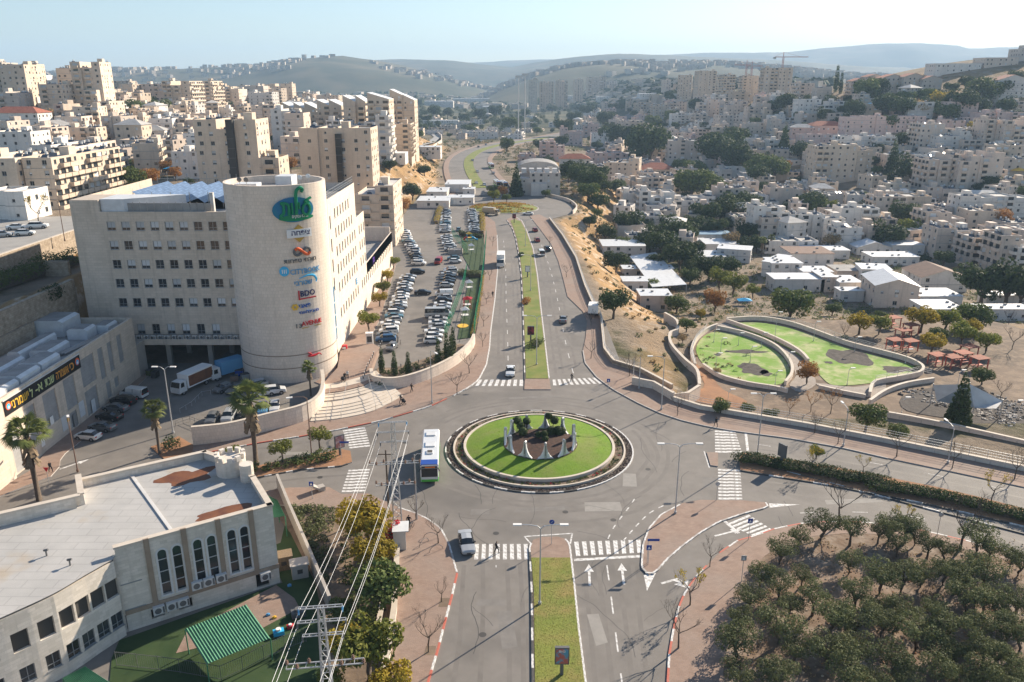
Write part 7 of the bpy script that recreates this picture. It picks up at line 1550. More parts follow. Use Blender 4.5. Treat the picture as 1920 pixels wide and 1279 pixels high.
OUT_E = [(2150, 930), (1920, 884), (1795, 858), (1647, 828), (1513, 802), (1413, 785), (1313, 768), (1262, 752)]
wall_thing('park_wall', 'long low stone wall between the pavement and the park', [(*p, 0) for p in A(OUT_E)], .5, .8, 'stone_tower', 'stone_trim', -4)
railing('park_fence', 'thin metal fence on top of the park wall', [(*p, .9) for p in A(OUT_E)], 1.3, 2.4, mesh=8)
OUT_N = [(1262, 752), (1260, 730), (1200, 698), (1150, 683), (1133, 660), (1127, 600), (1110, 570), (1097, 540), (1080, 487), (1055, 445), (1030, 412)]
wall_thing('cliff_wall', 'stone parapet wall along the cliff edge of the north road', [(*p, 0) for p in A(OUT_N[1:])], .4, .9, 'stone_wall', 'stone_trim', -2.5)
railing('cliff_railing', 'metal railing above the cliff parapet wall', [(*p, .95) for p in A(OUT_N[2:])], .9, 3.0)
wall_thing('low_wall', 'pale low wall panel on the cliff corner pavement', [(*p, 0) for p in A([(1185, 722), (1225, 730), (1262, 752)])], .4, 1.5, 'stone_tower', 'stone_trim', -.5)
wall_thing('garden_wall', 'pale garden wall along the left pavement below the bus shelter', [(*p, 0) for p in A([(746, 1012), (744, 1068), (740, 1149), (730, 1218), (717, 1290), (700, 1345)])], .5, .8, 'stone_tower', 'stone_trim', -.3)
wall_thing('garden_wall', 'second inner garden wall under the yellow trees', [(*p, 0) for p in A([(722, 1100), (716, 1149), (706, 1200)])], .4, .7, 'stone_tower', 'stone_trim', -.3)
wall_thing('retaining_wall', 'round retaining wall of the far roundabout above the slope', [(*p, 0) for p in smooth([(26.2, 344), (28.8, 356), (28.8, 368), (26, 384), (17, 402)], 4)], .5, 1.2, 'stone_tower', 'stone_trim', -7)
wall_thing('winding_wall', 'winding pale wall snaking down beside the dry slope', [(p[0], p[1], -3.2) for p in smooth(A([(1246, 592), (1268, 606), (1270, 622), (1256, 630), (1258, 650), (1282, 678), (1306, 700), (1311, 728)], -2.5), 4)], .5, 1.5, 'stone_tower', 'stone_trim', -5)
wall_thing('winding_wall', 'pale brick wall closing the dirt path by the cliff corner', [(p[0], p[1], -3.0) for p in A([(1311, 728), (1290, 742), (1265, 745), (1240, 722), (1225, 712)], -1.0)], .5, 2.6, 'stone_tower', 'stone_trim', -4)
# gardens and yards as ground sheets
structure('garden_ground', MB().prism(A([(508, 948), (540, 949), (593, 952), (638, 954), (690, 965), (730, 988), (744, 1015), (741, 1068), (737, 1149), (727, 1218), (688, 1340), (600, 1340), (612, 1180), (590, 1090), (545, 1000)], .1), -.3, .1), 'soil')
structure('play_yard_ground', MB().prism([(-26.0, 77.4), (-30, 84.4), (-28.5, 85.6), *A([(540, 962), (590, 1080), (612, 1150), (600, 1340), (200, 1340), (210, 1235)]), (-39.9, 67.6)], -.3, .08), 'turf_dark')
structure('play_yard_paving', MB().prism(A([(518, 1097), (552, 1122), (562, 1140), (470, 1190), (330, 1225), (350, 1185)], .08), None, .1), 'paving')
structure('yard_bed', MB().prism(A([(283, 838), (335, 818), (362, 834), (364, 852), (310, 862)], .1), -.3, .12), 'soil_red')
# ---- park
def sheet(name, px, z, m, dz=0.0): return structure(name, MB().prism(smooth(A(px, z), 3, True), z-.5, z+dz), m)
PZ = -3.0
sheet('park_ground', [(1255, 745), (1320, 760), (1420, 778), (1560, 806), (1750, 842), (1950, 884), (2000, 780), (1960, 640), (1850, 600), (1700, 590), (1560, 600), (1440, 592), (1360, 598), (1318, 620), (1290, 660), (1296, 710)], PZ, 'soil', -.06)
sheet('dirt_path', [(1318, 728), (1312, 700), (1300, 680), (1330, 700), (1355, 730), (1400, 752), (1380, 765), (1320, 756), (1262, 742)], PZ, 'soil_red', .0)
sheet('park_lawn', [(1305, 655), (1318, 632), (1345, 622), (1395, 632), (1435, 648), (1462, 665), (1478, 685), (1480, 703), (1468, 718), (1445, 722), (1400, 716), (1350, 702), (1318, 682)], PZ, 'turf', .03)
sheet('park_lawn', [(1370, 607), (1420, 605), (1470, 613), (1520, 628), (1580, 650), (1640, 667), (1690, 680), (1720, 690), (1722, 700), (1700, 708), (1650, 716), (1600, 722), (1562, 722), (1545, 712), (1525, 690), (1500, 667), (1470, 648), (1430, 630), (1390, 616)], PZ, 'turf', .035)
sheet('park_path', [(1338, 612), (1360, 606), (1390, 618), (1430, 634), (1470, 652), (1498, 672), (1518, 695), (1530, 720), (1500, 735), (1480, 722), (1492, 705), (1482, 682), (1460, 660), (1420, 640), (1370, 624)], PZ, 'paving_grey', .02)
sheet('park_terrace', [(1530, 718), (1600, 726), (1660, 718), (1640, 745), (1560, 732)], PZ, 'paving_grey', .025)
for sd_, px, py, r, sx, sy in ((2, 1590, 668, 4.2, 1.2, 1.6), (5, 1685, 694, 3.0, 1.6, .9), (7, 1408, 692, 3.2, 1.1, 1.5), (11, 1400, 660, 3.0, 1.6, .6), (13, 1553, 680, 1.2, 1, 1), (17, 1435, 700, 1.6, 1, 1.2), (19, 1346, 665, 1.1, 1, 1)):
    x, y = at(px, py, PZ); o = blot(sd_, x, y, r, PZ+.05, 'burnt_patch', 'burnt', None, sx, sy); tag(o, kind='structure')
def park_wall(label, px, h=.9, w=.45, z=PZ, m='stone_tower'): return wall_thing('park_border_wall', label, [(p[0], p[1], z) for p in smooth(A(px, z), 4)], w, h, m, 'stone_trim', -.6)
park_wall('curved wall round the far side of the smaller lawn', [(1303, 690), (1296, 665), (1305, 640), (1325, 622), (1345, 614)])
park_wall('curved wall along the near side of the smaller lawn', [(1318, 688), (1350, 708), (1400, 722), (1450, 730), (1476, 736)], .7)
park_wall('curved wall dividing the smaller lawn from the sunken path', [(1345, 617), (1395, 628), (1440, 645), (1465, 662), (1482, 685), (1484, 705), (1472, 722)], .8)
park_wall('curved wall dividing the larger lawn from the sunken path', [(1362, 604), (1390, 614), (1430, 628), (1470, 646), (1500, 664), (1515, 680)], .8)
park_wall('long curved wall behind the larger lawn', [(1362, 603), (1420, 600), (1475, 608), (1525, 624), (1585, 646), (1645, 662), (1700, 677), (1728, 692), (1724, 704), (1690, 712), (1640, 722), (1630, 744)], .9)
park_wall('short wall with an opening in front of the larger lawn', [(1535, 728), (1580, 738), (1622, 746)], .6)
park_wall('curved rail wall of the ruined amphitheatre', [(1630, 758), (1660, 738), (1700, 724), (1750, 716)], .8)
park_wall('long wall in front of the ruined amphitheatre', [(1640, 778), (1700, 788), (1780, 804), (1860, 822), (1930, 838)], .9)
railing('park_railing', 'grey railing round the far lawn edge', [(*p, PZ+.9) for p in A([(1362, 603), (1420, 600), (1475, 608), (1525, 624), (1585, 646), (1645, 662), (1700, 677)], PZ)], 1.1, 3)
railing('park_railing', 'grey railing round the smaller lawn', [(*p, PZ+.8) for p in A([(1303, 690), (1296, 665), (1305, 640), (1325, 622)], PZ)], 1.1, 3)
railing('park_railing', 'grey railing on the amphitheatre ramp', [(*p, PZ+.9) for p in A([(1640, 722), (1690, 712), (1724, 704), (1750, 712)], PZ)], 1.1, 3)
sheet('amphitheatre_floor', [(1690, 745), (1740, 728), (1800, 722), (1860, 740), (1930, 770), (1940, 810), (1860, 800), (1780, 785), (1700, 770)], PZ, 'burnt', .03)
rb = MB(); rk = random.Random(2)
for _ in range(700):
    px, py = rk.uniform(1685, 1920), rk.uniform(728, 800)
    if py > 740+(px-1685)*.30 or py < 722+(px-1800)*.25: continue
    x, y = at(px, py, PZ); s_ = rk.uniform(.12, .45); rb.ball((x, y, PZ+.05), (s_, s_, s_*.5), 5, rk.choice((0, 0, 1)), .5, rk)
tag(rb.build('rubble', ['concrete', 'burnt'], None), 'grey rubble strewn over the ruined amphitheatre', 'rubble', kind='stuff')
for i, (px, py) in enumerate(((1676, 655), (1704, 657), (1692, 636), (1706, 626), (1755, 684), (1783, 688), (1803, 680), (1833, 690), (1673, 612), (1815, 668))):
    g = at(px, py, PZ); e = thing('picnic_gazebo', f'red picnic shelter, {nth(i)} counting outward from the larger lawn', 'shelter', (*g, PZ), .3, 'red picnic shelters'); pm = MB().box(-.1, .1, -.1, .1, 0, 2.3).mesh('post', 'gazebo_red' if 'gazebo_red' in MATS else 'paint_red')
    for sx in (-1.3, 1.3):
        for sy in (-1.1, 1.1): link('post', pm, e, (sx, sy, 0))
    MB().box(-1.6, 1.6, -1.4, 1.4, 2.3, 2.42).build('roof', 'gazebo_roof' if 'gazebo_roof' in MATS else 'roof_tile', e); MB().box(-.9, .9, -.4, .4, .7, .78).build('table', 'paint_red', e); MB().box(-.9, .9, -.95, -.65, .4, .46).build('bench', 'paint_red', e); MB().box(-.9, .9, .65, .95, .4, .46).build('bench', 'paint_red', e)
ssl = thing('shade_sail', 'large pale triangular shade sail over the amphitheatre', 'sail', (*at(1820, 770, PZ), PZ)); pts = [(1750, 722, 4.0), (1818, 720, 5.2), (1826, 765, 1.6), (1756, 752, 2.6), (1880, 752, 3.2), (1868, 766, 3.0)]
W_ = [Vector((*at(px, py, PZ+z), PZ+z)) for px, py, z in pts]; sm_ = MB()
for a, b, c, m_ in ((0, 1, 3, 0), (1, 2, 3, 0), (1, 4, 2, 1), (4, 5, 2, 1)):
    sm_.tri(W_[a], W_[c] if False else W_[b], W_[c], m_)
sm_.build('sail_cloth', ['roof_grey', 'roof_white'], ssl, world=True)
for k in (0, 1, 2, 4): MB().cyl((W_[k].x, W_[k].y, PZ-.3), tuple(W_[k]+Vector((0, 0, .3))), .1, n=6).build('mast', 'steel_galv', ssl, world=True)
# ---- kindergarten yard: pergolas, fence, toys
def pergola(label, px, z, px_low):
    c = [Vector((*at(a, b, zz), zz)) for (a, b), zz in zip(px, z)]; e = thing('green_pergola', label, 'pergola', (c[0].x, c[0].y, 0)); n = 22; m_ = MB()
    for i in range(n):
        a, b, d, f = c[0].lerp(c[1], i/n), c[0].lerp(c[1], (i+1)/n), c[3].lerp(c[2], (i+1)/n), c[3].lerp(c[2], i/n); up = Vector((0, 0, .09)); mid0, mid1 = a.lerp(b, .5)+up, f.lerp(d, .5)+up
        m_.quad(a, mid0, mid1, f, 0); m_.quad(mid0, b, d, mid1, 1)
    m_.build('corrugated_roof', ['corr_green', 'corr_pale'], e, world=True)
    for p in (c[0], c[1], c[2], c[3]): MB().cyl((p.x*.99+c[0].lerp(c[2], .5).x*.01, p.y, 0), (p.x, p.y, p.z-.02), .06, n=6).build('post', 'corr_green', e, world=True)
pergola('green striped corrugated pergola in front of the arched windows', [(347, 1180), (462, 1134), (507, 1197), (388, 1246)], (3.0, 3.0, 2.6, 2.6), None)
pergola('second green corrugated canopy at the bottom edge', [(118, 1272), (160, 1250), (215, 1285), (150, 1330)], (3.0, 3.0, 2.7, 2.7), None)
pergola('small green canopy beyond the corner of the stone hall', [(503, 930), (520, 938), (535, 968), (508, 972)], (3.2, 3.2, 2.9, 2.9), None)
wall_thing('yard_wall', 'grey concrete wall between the play yard and the garden', [(*p, 0) for p in A([(522, 915), (545, 972), (585, 1065), (612, 1130), (620, 1150)])], .35, 2.2, 'concrete', None, -.3)
railing('yard_fence', 'dark barred fence at the front of the play yard', [(*p, .1) for p in A([(220, 1250), (330, 1262), (420, 1278), (520, 1225), (600, 1195)])], 1.7, 2.2, (.08, .95), 'sign_grey', .03, 10, 'fence')
for i, (px, py, m_, lab) in enumerate(((523, 1190, 'sign_sky', 'blue plastic toy box on the play yard turf'), (545, 1178, 'sign_red', 'red and white toy drum on the play yard turf'), (515, 1160, 'yellow', 'yellow toy by the pergola corner'), (503, 1155, 'sign_text_blue', 'turquoise toy by the pergola corner'), (560, 1155, 'sign_grey', 'grey covered toy heap below the yard wall'), (543, 1100, 'sign_text_blue', 'small turquoise toy near the yard wall'))):
    x, y = at(px, py); s_ = (.9, .6, .35, .35, 1.2, .35)[i]; e = thing('play_toy', lab, 'toy', (x, y, .08), .4); MB().box(-s_*.6, s_*.6, -s_*.4, s_*.4, 0, s_*.5).build('body', m_, e); MB().cyl((0, 0, s_*.5), (0, 0, s_*.75), s_*.3, n=8).build('lid', 'white' if i in (0, 1) else m_, e)
for px, py, lab, m_ in ((533, 1065, 'wooden playhouse with a flat roof beside the yard wall', 'thatch'), (563, 1080, 'grey plastic castle playhouse beside the yard wall', 'concrete')):
    x, y = at(px, py); e = thing('playhouse', lab, 'playhouse', (x, y, .08), .35); b_ = MB(); facade(b_, (-.9, -.7, 0), (1, 0, 0), 1.8, 1.7, [(.6, 1.2, .6, 1.2)], .15); facade(b_, (.9, -.7, 0), (0, 1, 0), 1.4, 1.7, [], .1); facade(b_, (.9, .7, 0), (-1, 0, 0), 1.8, 1.7, [], .1); facade(b_, (-.9, .7, 0), (0, -1, 0), 1.4, 1.7, [], .1); b_.build('walls', m_, e); MB().box(-1.05, 1.05, -.85, .85, 1.7, 1.85).build('roof', m_, e)
    MB().box(-.3, .3, -.58, -.55, .6, 1.2).build('opening', 'dock_dark', e)
# playground beside the car park
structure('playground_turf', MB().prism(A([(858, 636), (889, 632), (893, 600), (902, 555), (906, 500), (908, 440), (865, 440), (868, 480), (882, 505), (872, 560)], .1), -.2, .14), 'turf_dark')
railing('playground_fence', 'tall green fence on the parking side of the playground', [(*p, .1) for p in A([(834, 640), (852, 590), (868, 545), (876, 512)])], 3.0, 2.4, (.3, .65, 1.0), 'sign_green', .05, 0, 'fence')
railing('playground_fence', 'tall green fence on the road side of the playground', [(*p, .1) for p in A([(889, 634), (893, 600), (901, 555), (907, 505), (910, 470), (912, 445)])], 3.0, 2.4, (.3, .65, 1.0), 'sign_green', .05, 0, 'fence')
railing('playground_fence', 'green fence slanting before the slide', [(*p, .1) for p in A([(848, 443), (862, 462), (878, 480)])], 3.0, 2.4, (.3, .65, 1.0), 'sign_green', .05, 0, 'fence')
for px, py, lab, kind in ((880, 452, 'yellow and red play tower with a blue slide', 's'), (884, 475, 'wooden climbing frame behind the hedge', 'c'), (880, 547, 'grey climbing frame with red ropes', 'c'), (872, 600, 'white climbing house in the playground', 'c'), (876, 580, 'small red spring rider platform', 'r')):
    x, y = at(px, py); e = thing('climbing_tower', lab, 'play tower', (x, y, .14), .3)
    pm = MB().cyl((0, 0, 0), (0, 0, 2.6), .07, n=6).mesh('post', 'sign_sky' if kind == 's' else 'steel_galv' if kind == 'c' else 'sign_red')
    for sx in (-.8, .8):
        for sy in (-.7, .7): link('post', pm, e, (sx, sy, 0))
    MB().box(-.85, .85, -.75, .75, 1.1, 1.2).build('deck', 'yellow' if kind == 's' else 'white', e); r_ = MB(); r_.v = [(-1, -.9, 2.5), (1, -.9, 2.5), (1, .9, 2.5), (-1, .9, 2.5), (0, 0, 3.3)]; r_.f = [(0, 1, 4), (1, 2, 4), (2, 3, 4), (3, 0, 4)]; r_.m = [0]*4; r_.build('roof', 'yellow' if kind == 's' else 'sign_red' if kind == 'r' else 'white', e)
    if kind == 's': MB().tube([(.8, 0, 1.3), (1.6, 0, 1.0), (2.4, 0, .4), (3.1, 0, .2)], .3, 8).build('slide', 'sign_sky', e); MB().tube([(-.8, 0, 1.3), (-1.5, .4, 1.1), (-2.0, 0, .3)], .28, 8).build('slide', 'sign_red', e)
for px, py, m_, lab in ((877, 560, 'sign_red', 'red safety mat in the playground'), (868, 612, 'yellow', 'yellow safety mat in the playground')): x, y = at(px, py); tag(MB().prism([(x+1.3*math.cos(k), y+1.6*math.sin(k)) for k in [i*.52 for i in range(12)]], .1, .18).build('safety_mat', m_), lab, 'mat')
x, y = at(840, 492); e = thing('rubbish_skip', 'open white skip full of debris between parked cars', 'skip', (x+1.4, y+14, 0)); b_ = MB(); b_.box(-2.4, 2.4, -1.3, -1.2, 0, 1.5); b_.box(-2.4, 2.4, 1.2, 1.3, 0, 1.5); b_.box(-2.4, -2.3, -1.2, 1.2, 0, 1.5); b_.box(2.3, 2.4, -1.2, 1.2, 0, 1.5); b_.build('skip_body', 'concrete', e); d_ = MB(); [d_.ball((rk.uniform(-2, 2), rk.uniform(-1, 1), 1.1), (.5, .4, .35), 6, 0, .5, rk) for _ in range(18)]; d_.build('debris', 'roof_white', e)
# ================================================================ POLES, LAMPS, SIGNS
def lamp_post(label, px, py, ptop, arms=2, m='steel_galv', ang=0.0, z=KH, armL=2.0, group=None, head='white', r=.1):
    x, y = at(px, py, z); h = max(3, z_at(ptop, y)-z); e = thing('street_lamp', label, 'street lamp', (x, y, z), R(ang), group); MB().cyl((0, 0, -.1), (0, 0, h-.4 if arms else h), r, r*.6, 8).build('pole', m, e); MB().cyl((0, 0, 0), (0, 0, .35), r*1.8, n=8).build('base', m, e)
    for s_ in ((1, -1) if arms == 2 else (1,) if arms == 1 else ()):
        MB().tube([(0, 0, h-.5), (.35*s_, 0, h-.15), (armL*.6*s_, 0, h), (armL*s_, 0, h+.02)], [.06, .05, .045, .04], 6).build('arm', m, e); MB().box(min(armL*s_, (armL+.9)*s_), max(armL*s_, (armL+.9)*s_), -.16, .16, h-.05, h+.09).build('lamp_head', head, e)
    return e
lamp_post('tall double street lamp on the south median', 1012, 1133, 984, 2); lamp_post('tall double street lamp right of the roundabout', 1266, 963, 832, 2, z=0.1)
lamp_post('slim lamp post on the plaza corner pavement', 810, 756, 655, 1, ang=-60); lamp_post('double lamp on the north median beside the bush', 1006, 684, 592, 2); lamp_post('double lamp halfway up the north median', 995, 545, 478, 2, armL=1.8); lamp_post('double lamp at the far end of the north median', 985, 462, 412, 2, armL=1.8)
lamp_post('tall yard floodlight pole beside the fan palm', 325, 812, 688, 2, z=0, armL=1.0, r=.13); lamp_post('brown lamp post beside the yard exit', 146, 884, 792, 1, 'pole_brown' if 'pole_brown' in MATS else 'roof_brown', 120); lamp_post('brown lamp post in the west road planter', 585, 860, 742, 1, 'roof_brown', 200)
lamp_post('tall lamp post on the park pavement near the east crossing', 1420, 850, 738, 2, armL=1.0); lamp_post('lamp post on the cliff corner beside the dirt path', 1240, 768, 668, 1, ang=180); lamp_post('thin pole on the cliff corner pavement', 1198, 728, 670, 0); lamp_post('second thin pole on the cliff corner pavement', 1187, 716, 672, 0); lamp_post('lamp post on the park pavement beyond the third sapling', 1777, 868, 800, 1, ang=90); lamp_post('lamp post on the park pavement by the first saplings', 1581, 836, 766, 1, ang=90); lamp_post('lamp post at the red shaded street above the office wall', 122, 452, 375, 1, 'roof_brown', 180, z=20.6)
for i, (px, py, pt) in enumerate(((1342, 690, 662), (1351, 660, 634), (1338, 642, 618), (1406, 680, 650), (1384, 648, 625), (1588, 722, 690), (1453, 722, 697), (1525, 640, 603), (1602, 660, 632), (1697, 682, 655), (1427, 652, 624), (1452, 640, 585), (1477, 688, 660), (1363, 770, 730), (1690, 775, 745), (1793, 735, 694), (1900, 780, 752))): lamp_post(f'slim park light pole, {nth(i)} in the park lawns', px, py, pt, 1, z=PZ, armL=.3, group='park light poles', r=.06)
def traffic_sign(label, px, py, h, shape, col='paint_blue', z=KH, rz=0): 
    x, y = at(px, py, z); e = thing('road_sign', label, 'sign', (x, y, z), R(rz)); MB().cyl((0, 0, -.1), (0, 0, h), .04, n=6).build('post', 'steel_galv', e)
    if shape == 'sq': MB().box(-.3, .3, -.07, -.045, h-.65, h).build('sign_plate', col, e); o = MB().prism([(-.18, -.2), (.18, -.2), (0, .16)], 0, .01).build('sign_mark', 'white', e); o.rotation_euler = (math.pi/2, 0, 0); o.location = (0, -.075, h-.32)
    elif shape == 'rd': MB().cyl((0, -.045, h-.3), (0, -.07, h-.3), .32, n=18).build('sign_plate', col, e); MB().bar((-.12, -.08, h-.42), (.12, -.08, h-.18), .07, .02).build('sign_mark', 'white', e)
    elif shape == 'tri': o = MB().prism([(-.4, 0), (.4, 0), (0, -.7)], 0, .03).build('sign_plate', 'sign_red', e); o.rotation_euler = (math.pi/2, 0, 0); o.location = (0, -.045, h)
    elif shape == 'arm': MB().box(-.1, 1.3, -.05, -.02, h-.3, h).build('sign_plate', col, e)
    return e
traffic_sign('blue crossing sign on the near tip of the traffic island', 1215, 1058, 2.6, 'sq'); traffic_sign('blue street-name arm above the traffic island tip', 1213, 1056, 3.3, 'arm'); traffic_sign('blue round sign on the nose of the south median', 1034, 1020, 3.4, 'rd'); traffic_sign('blue crossing sign beside the slip lane crosswalk', 1403, 1012, 3.0, 'sq'); traffic_sign('back of a round sign at the grove edge', 1757, 1003, 3.2, 'rd', 'steel_galv'); traffic_sign('blue crossing sign below the west road', 586, 935, 2.6, 'sq'); traffic_sign('blue street-name arm by the west billboard', 640, 858, 2.7, 'arm'); traffic_sign('blue crossing sign by the north right crosswalk', 1140, 735, 2.6, 'sq'); traffic_sign('thin post at the east triangle corner', 1343, 938, 2.8, 'rd', 'steel_galv'); traffic_sign('blue sign on the grove pavement post', 1390, 1090, 3.4, 'sq', 'steel_galv'); traffic_sign('red and white sign beside the yard exit', 92, 905, 2.4, 'tri', 'sign_red')
mat('poster_a', (.10, .30, .42), .4, (.45, .12, .10), 1.6, 3, .45, .55); mat('poster_b', (.30, .03, .05), .4, (.05, .02, .03), 1.6, 3, .45, .55); mat('poster_c', (.55, .40, .38), .4, (.40, .18, .16), 1.2, 3, .45, .55)
def billboard(label, px, py, h, w, ph, art, z=KH, rz=0, texts=()):
    x, y = at(px, py, z); e = thing('poster_box', label, 'billboard', (x, y, z), R(rz)); MB().box(-.16, .16, -.12, .12, -.1, h-ph).build('post', 'sign_grey', e); MB().box(-w/2, w/2, -.16, .16, h-ph, h).build('frame', 'sign_grey', e); MB().box(-w/2+.1, w/2-.1, -.175, -.16, h-ph+.12, h-.12).build('poster_face', art, e)
    for s, m_, zz, wd, sz in texts: o = link('lettering', text_mesh(s, sz, m_, .01, wd), e, (0, -.185, zz)); o.rotation_euler = (math.pi/2, 0, 0)
    return e
billboard('black framed city-skyline poster box on the south median', 1053, 1265, 3.2, 1.35, 1.9, 'poster_a', texts=(('BIG', 'white', 2.82, .6, .34),)); billboard('dark red poster box on the north median', 995, 641, 3.6, 1.5, 2.0, 'poster_b'); billboard('white poster box farther up the north median', 989, 520, 3.4, 1.4, 1.8, 'white'); billboard('poster box by the far roundabout', 964, 418, 3.6, 1.5, 1.8, 'poster_b'); billboard('tall black poster box beside the west crosswalk', 638, 852, 3.2, 1.5, 2.1, 'poster_c', .2, 35); billboard('black poster box at the start of the hedge median', 1464, 872, 3.4, 1.4, 2.0, 'sign_grey', .2, -60)
# lattice pylons and their wires
def pylon(label, x, y, H, seed):
    e = thing('lattice_pylon', label, 'pylon', (x, y, 0), .12); m_ = MB(); w0, w1 = .55, .2
    cs = lambda t: [(s*lerp(w0, w1, t), q*lerp(w0, w1, t), H*t) for s, q in ((1, 1), (-1, 1), (-1, -1), (1, -1))]
    n = 13
    for i in range(n):
        a, b = cs(i/n), cs((i+1)/n)
        for k in range(4): m_.bar(a[k], b[k], .09); m_.bar(a[k], b[(k+1) % 4], .05); m_.bar(b[k], b[(k+1) % 4], .045)
    m_.build('lattice_mast', 'steel_galv', e)
    for z, L in ((H, 1.7), (H-1.3, 1.9), (H-2.6, 1.6)):
        a_ = MB(); a_.bar((-L, -.15, z), (L, -.15, z), .07); a_.bar((-L, .15, z), (L, .15, z), .07)
        for k in range(7): q = -L+2*L*k/6; a_.bar((q, -.15, z), (q, .15, z), .045)
        a_.build('cross_arm', 'steel_galv', e)
        for q in (-L, L): MB().cyl((q, 0, z-.05), (q, -.25, z-.45), .10, .05, 6).build('insulator', 'sign_text_blue' if z == H else 'sign_grey', e)
    for z, L in ((H*.62, 3.1), (H*.42, 2.4)):
        a_ = MB(); a_.bar((-L, -.3, z), (L, -.3, z), .09); a_.bar((-L, .3, z), (L, .3, z), .09)
        for k in range(9): q = -L+2*L*k/8; a_.bar((q, -.3, z), (q, .3, z), .05)
        a_.build('platform_arm', 'steel_galv', e); im = MB().cyl((0, 0, 0), (0, 0, .45), .11, .06, 6).cyl((0, 0, .12), (0, 0, .16), .17, n=6).cyl((0, 0, .28), (0, 0, .32), .15, n=6).mesh('insulator', 'insulator_brown' if 'insulator_brown' in MATS else 'roof_brown')
        for k in range(8):
            if abs(k-3.5) > 1: link('insulator', im, e, (-L+2*L*k/7, -.28 if k % 2 else .28, z))
    return e
PY = [(-14.6, 89.5, 14.5), (-15.2, 53.6, 14.4)]
pylon('lattice power pylon beside the bus shelter', *PY[0], 1); pylon('nearer lattice power pylon at the bottom edge', *PY[1], 2)
for k, (dx, dz) in enumerate(((-1.7, 0), (1.7, 0), (-1.9, -1.3), (1.9, -1.3), (-1.6, -2.6), (1.6, -2.6))):
    a = Vector((PY[0][0]+dx, PY[0][1], PY[0][2]+dz-.3)); b = Vector((PY[1][0]+dx, PY[1][1], PY[1][2]+dz-.3)); c = Vector((-16+dx, 10, 14.2+dz)); pts = [a.lerp(b, t/12)-Vector((0, 0, 1.1*4*(t/12)*(1-t/12))) for t in range(13)]+[b.lerp(c, t/12)-Vector((0, 0, 1.1*4*(t/12)*(1-t/12))) for t in range(1, 13)]
    tag(MB().tube(pts, .016, 4).build('power_line', 'sheet_white'), f'pale power line, {("top left", "top right", "middle left", "middle right", "lowest left", "lowest right")[k]} of the pylon wires', 'power line', 'power lines between the pylons')
x, y = at(782, 975); e = thing('utility_pole', 'thin lamp pole right of the lattice pylon', 'pole', (x, y, .14)); MB().cyl((0, 0, 0), (0, 0, 9.2), .1, .07, 7).build('pole', 'steel_galv', e); MB().tube([(0, 0, 9.0), (.4, -.3, 9.5), (1.0, -.6, 9.6)], .05, 5).build('arm', 'steel_galv', e)
x, y = at(735, 965); e = thing('utility_pole', 'dark wooden pole left of the lattice pylon', 'pole', (x-.6, y+1.2, .14)); MB().cyl((0, 0, 0), (0, 0, 8.6), .14, .1, 7).build('pole', 'bark', e); MB().bar((-1.0, 0, 8.0), (1.0, 0, 8.0), .12).build('cross_arm', 'bark', e)
x, y = at(765, 1030); e = thing('bus_shelter', 'white kiosk-like bus shelter beside the bougainvillea', 'shelter', (x-1.0, y+.6, .14), .1); MB().box(-.75, .75, -1.0, -.9, 0, 2.5).box(-.75, -.65, -.9, 1.2, 0, 2.5).build('wall_panel', 'roof_white', e); MB().box(-.85, 1.1, -1.1, 1.3, 2.5, 2.62).build('roof', 'sheet_white', e); MB().box(-.4, .1, -.7, .9, .42, .5).build('bench', 'metal', e)
for i, (px, py) in enumerate(((808, 1010), (818, 1034), (795, 1022))):
    x, y = at(px, py); e = thing('bicycle_rack', f'looped dark bicycle rack, {nth(i)} of three beside the bare tree', 'rack', (x, y, .14), .5*i, 'bicycle racks'); MB().tube([(.9*math.cos(k*.5236), .0, .75*math.sin(k*.5236)) for k in range(7)], .035, 5).build('hoop', 'sign_grey', e)
for i, (px, py) in enumerate(((838, 1130), (811, 1220))):
    q = A([(px-12, py-9), (px+7, py-9), (px+3, py+8), (px-16, py+8)], KH); structure('tree_pit', MB().prism(q, None, KH+.006), 'soil')
e = thing('tilted_block', 'pale tilted concrete slab on the pavement below the west road', 'slab', (*at(602, 920), .14), .6); b_ = MB(); M_ = Matrix.Rotation(.6, 4, 'Y'); b_.box(-1.6, 1.6, -.6, .6, 0, .25, 0, None, M_); b_.build('slab', 'concrete', e); MB().box(-.4, .5, -.5, .5, 0, .6).build('support', 'concrete', e)
e = thing('ticket_booth', 'white narrow kiosk at the car park entrance', 'kiosk', (*at(694, 652), .1), .1); MB().box(-.7, .7, -.5, .5, 0, 3.2).build('booth_body', 'roof_white', e); MB().box(-.5, .5, -.52, -.5, 1.3, 2.6).build('booth_window', 'glass', e); MB().box(-.8, .8, -.6, .6, 3.2, 3.3).build('roof', 'white', e)
e = thing('red_kiosk', 'red kiosk box at the foot of the office front', 'kiosk', (*at(647, 664), .1)); MB().box(-.5, .5, -.4, .4, 0, 1.9).build('box_body', 'sign_red', e); MB().box(-.35, .35, -.42, -.4, 1.0, 1.6).build('box_panel', 'white', e)
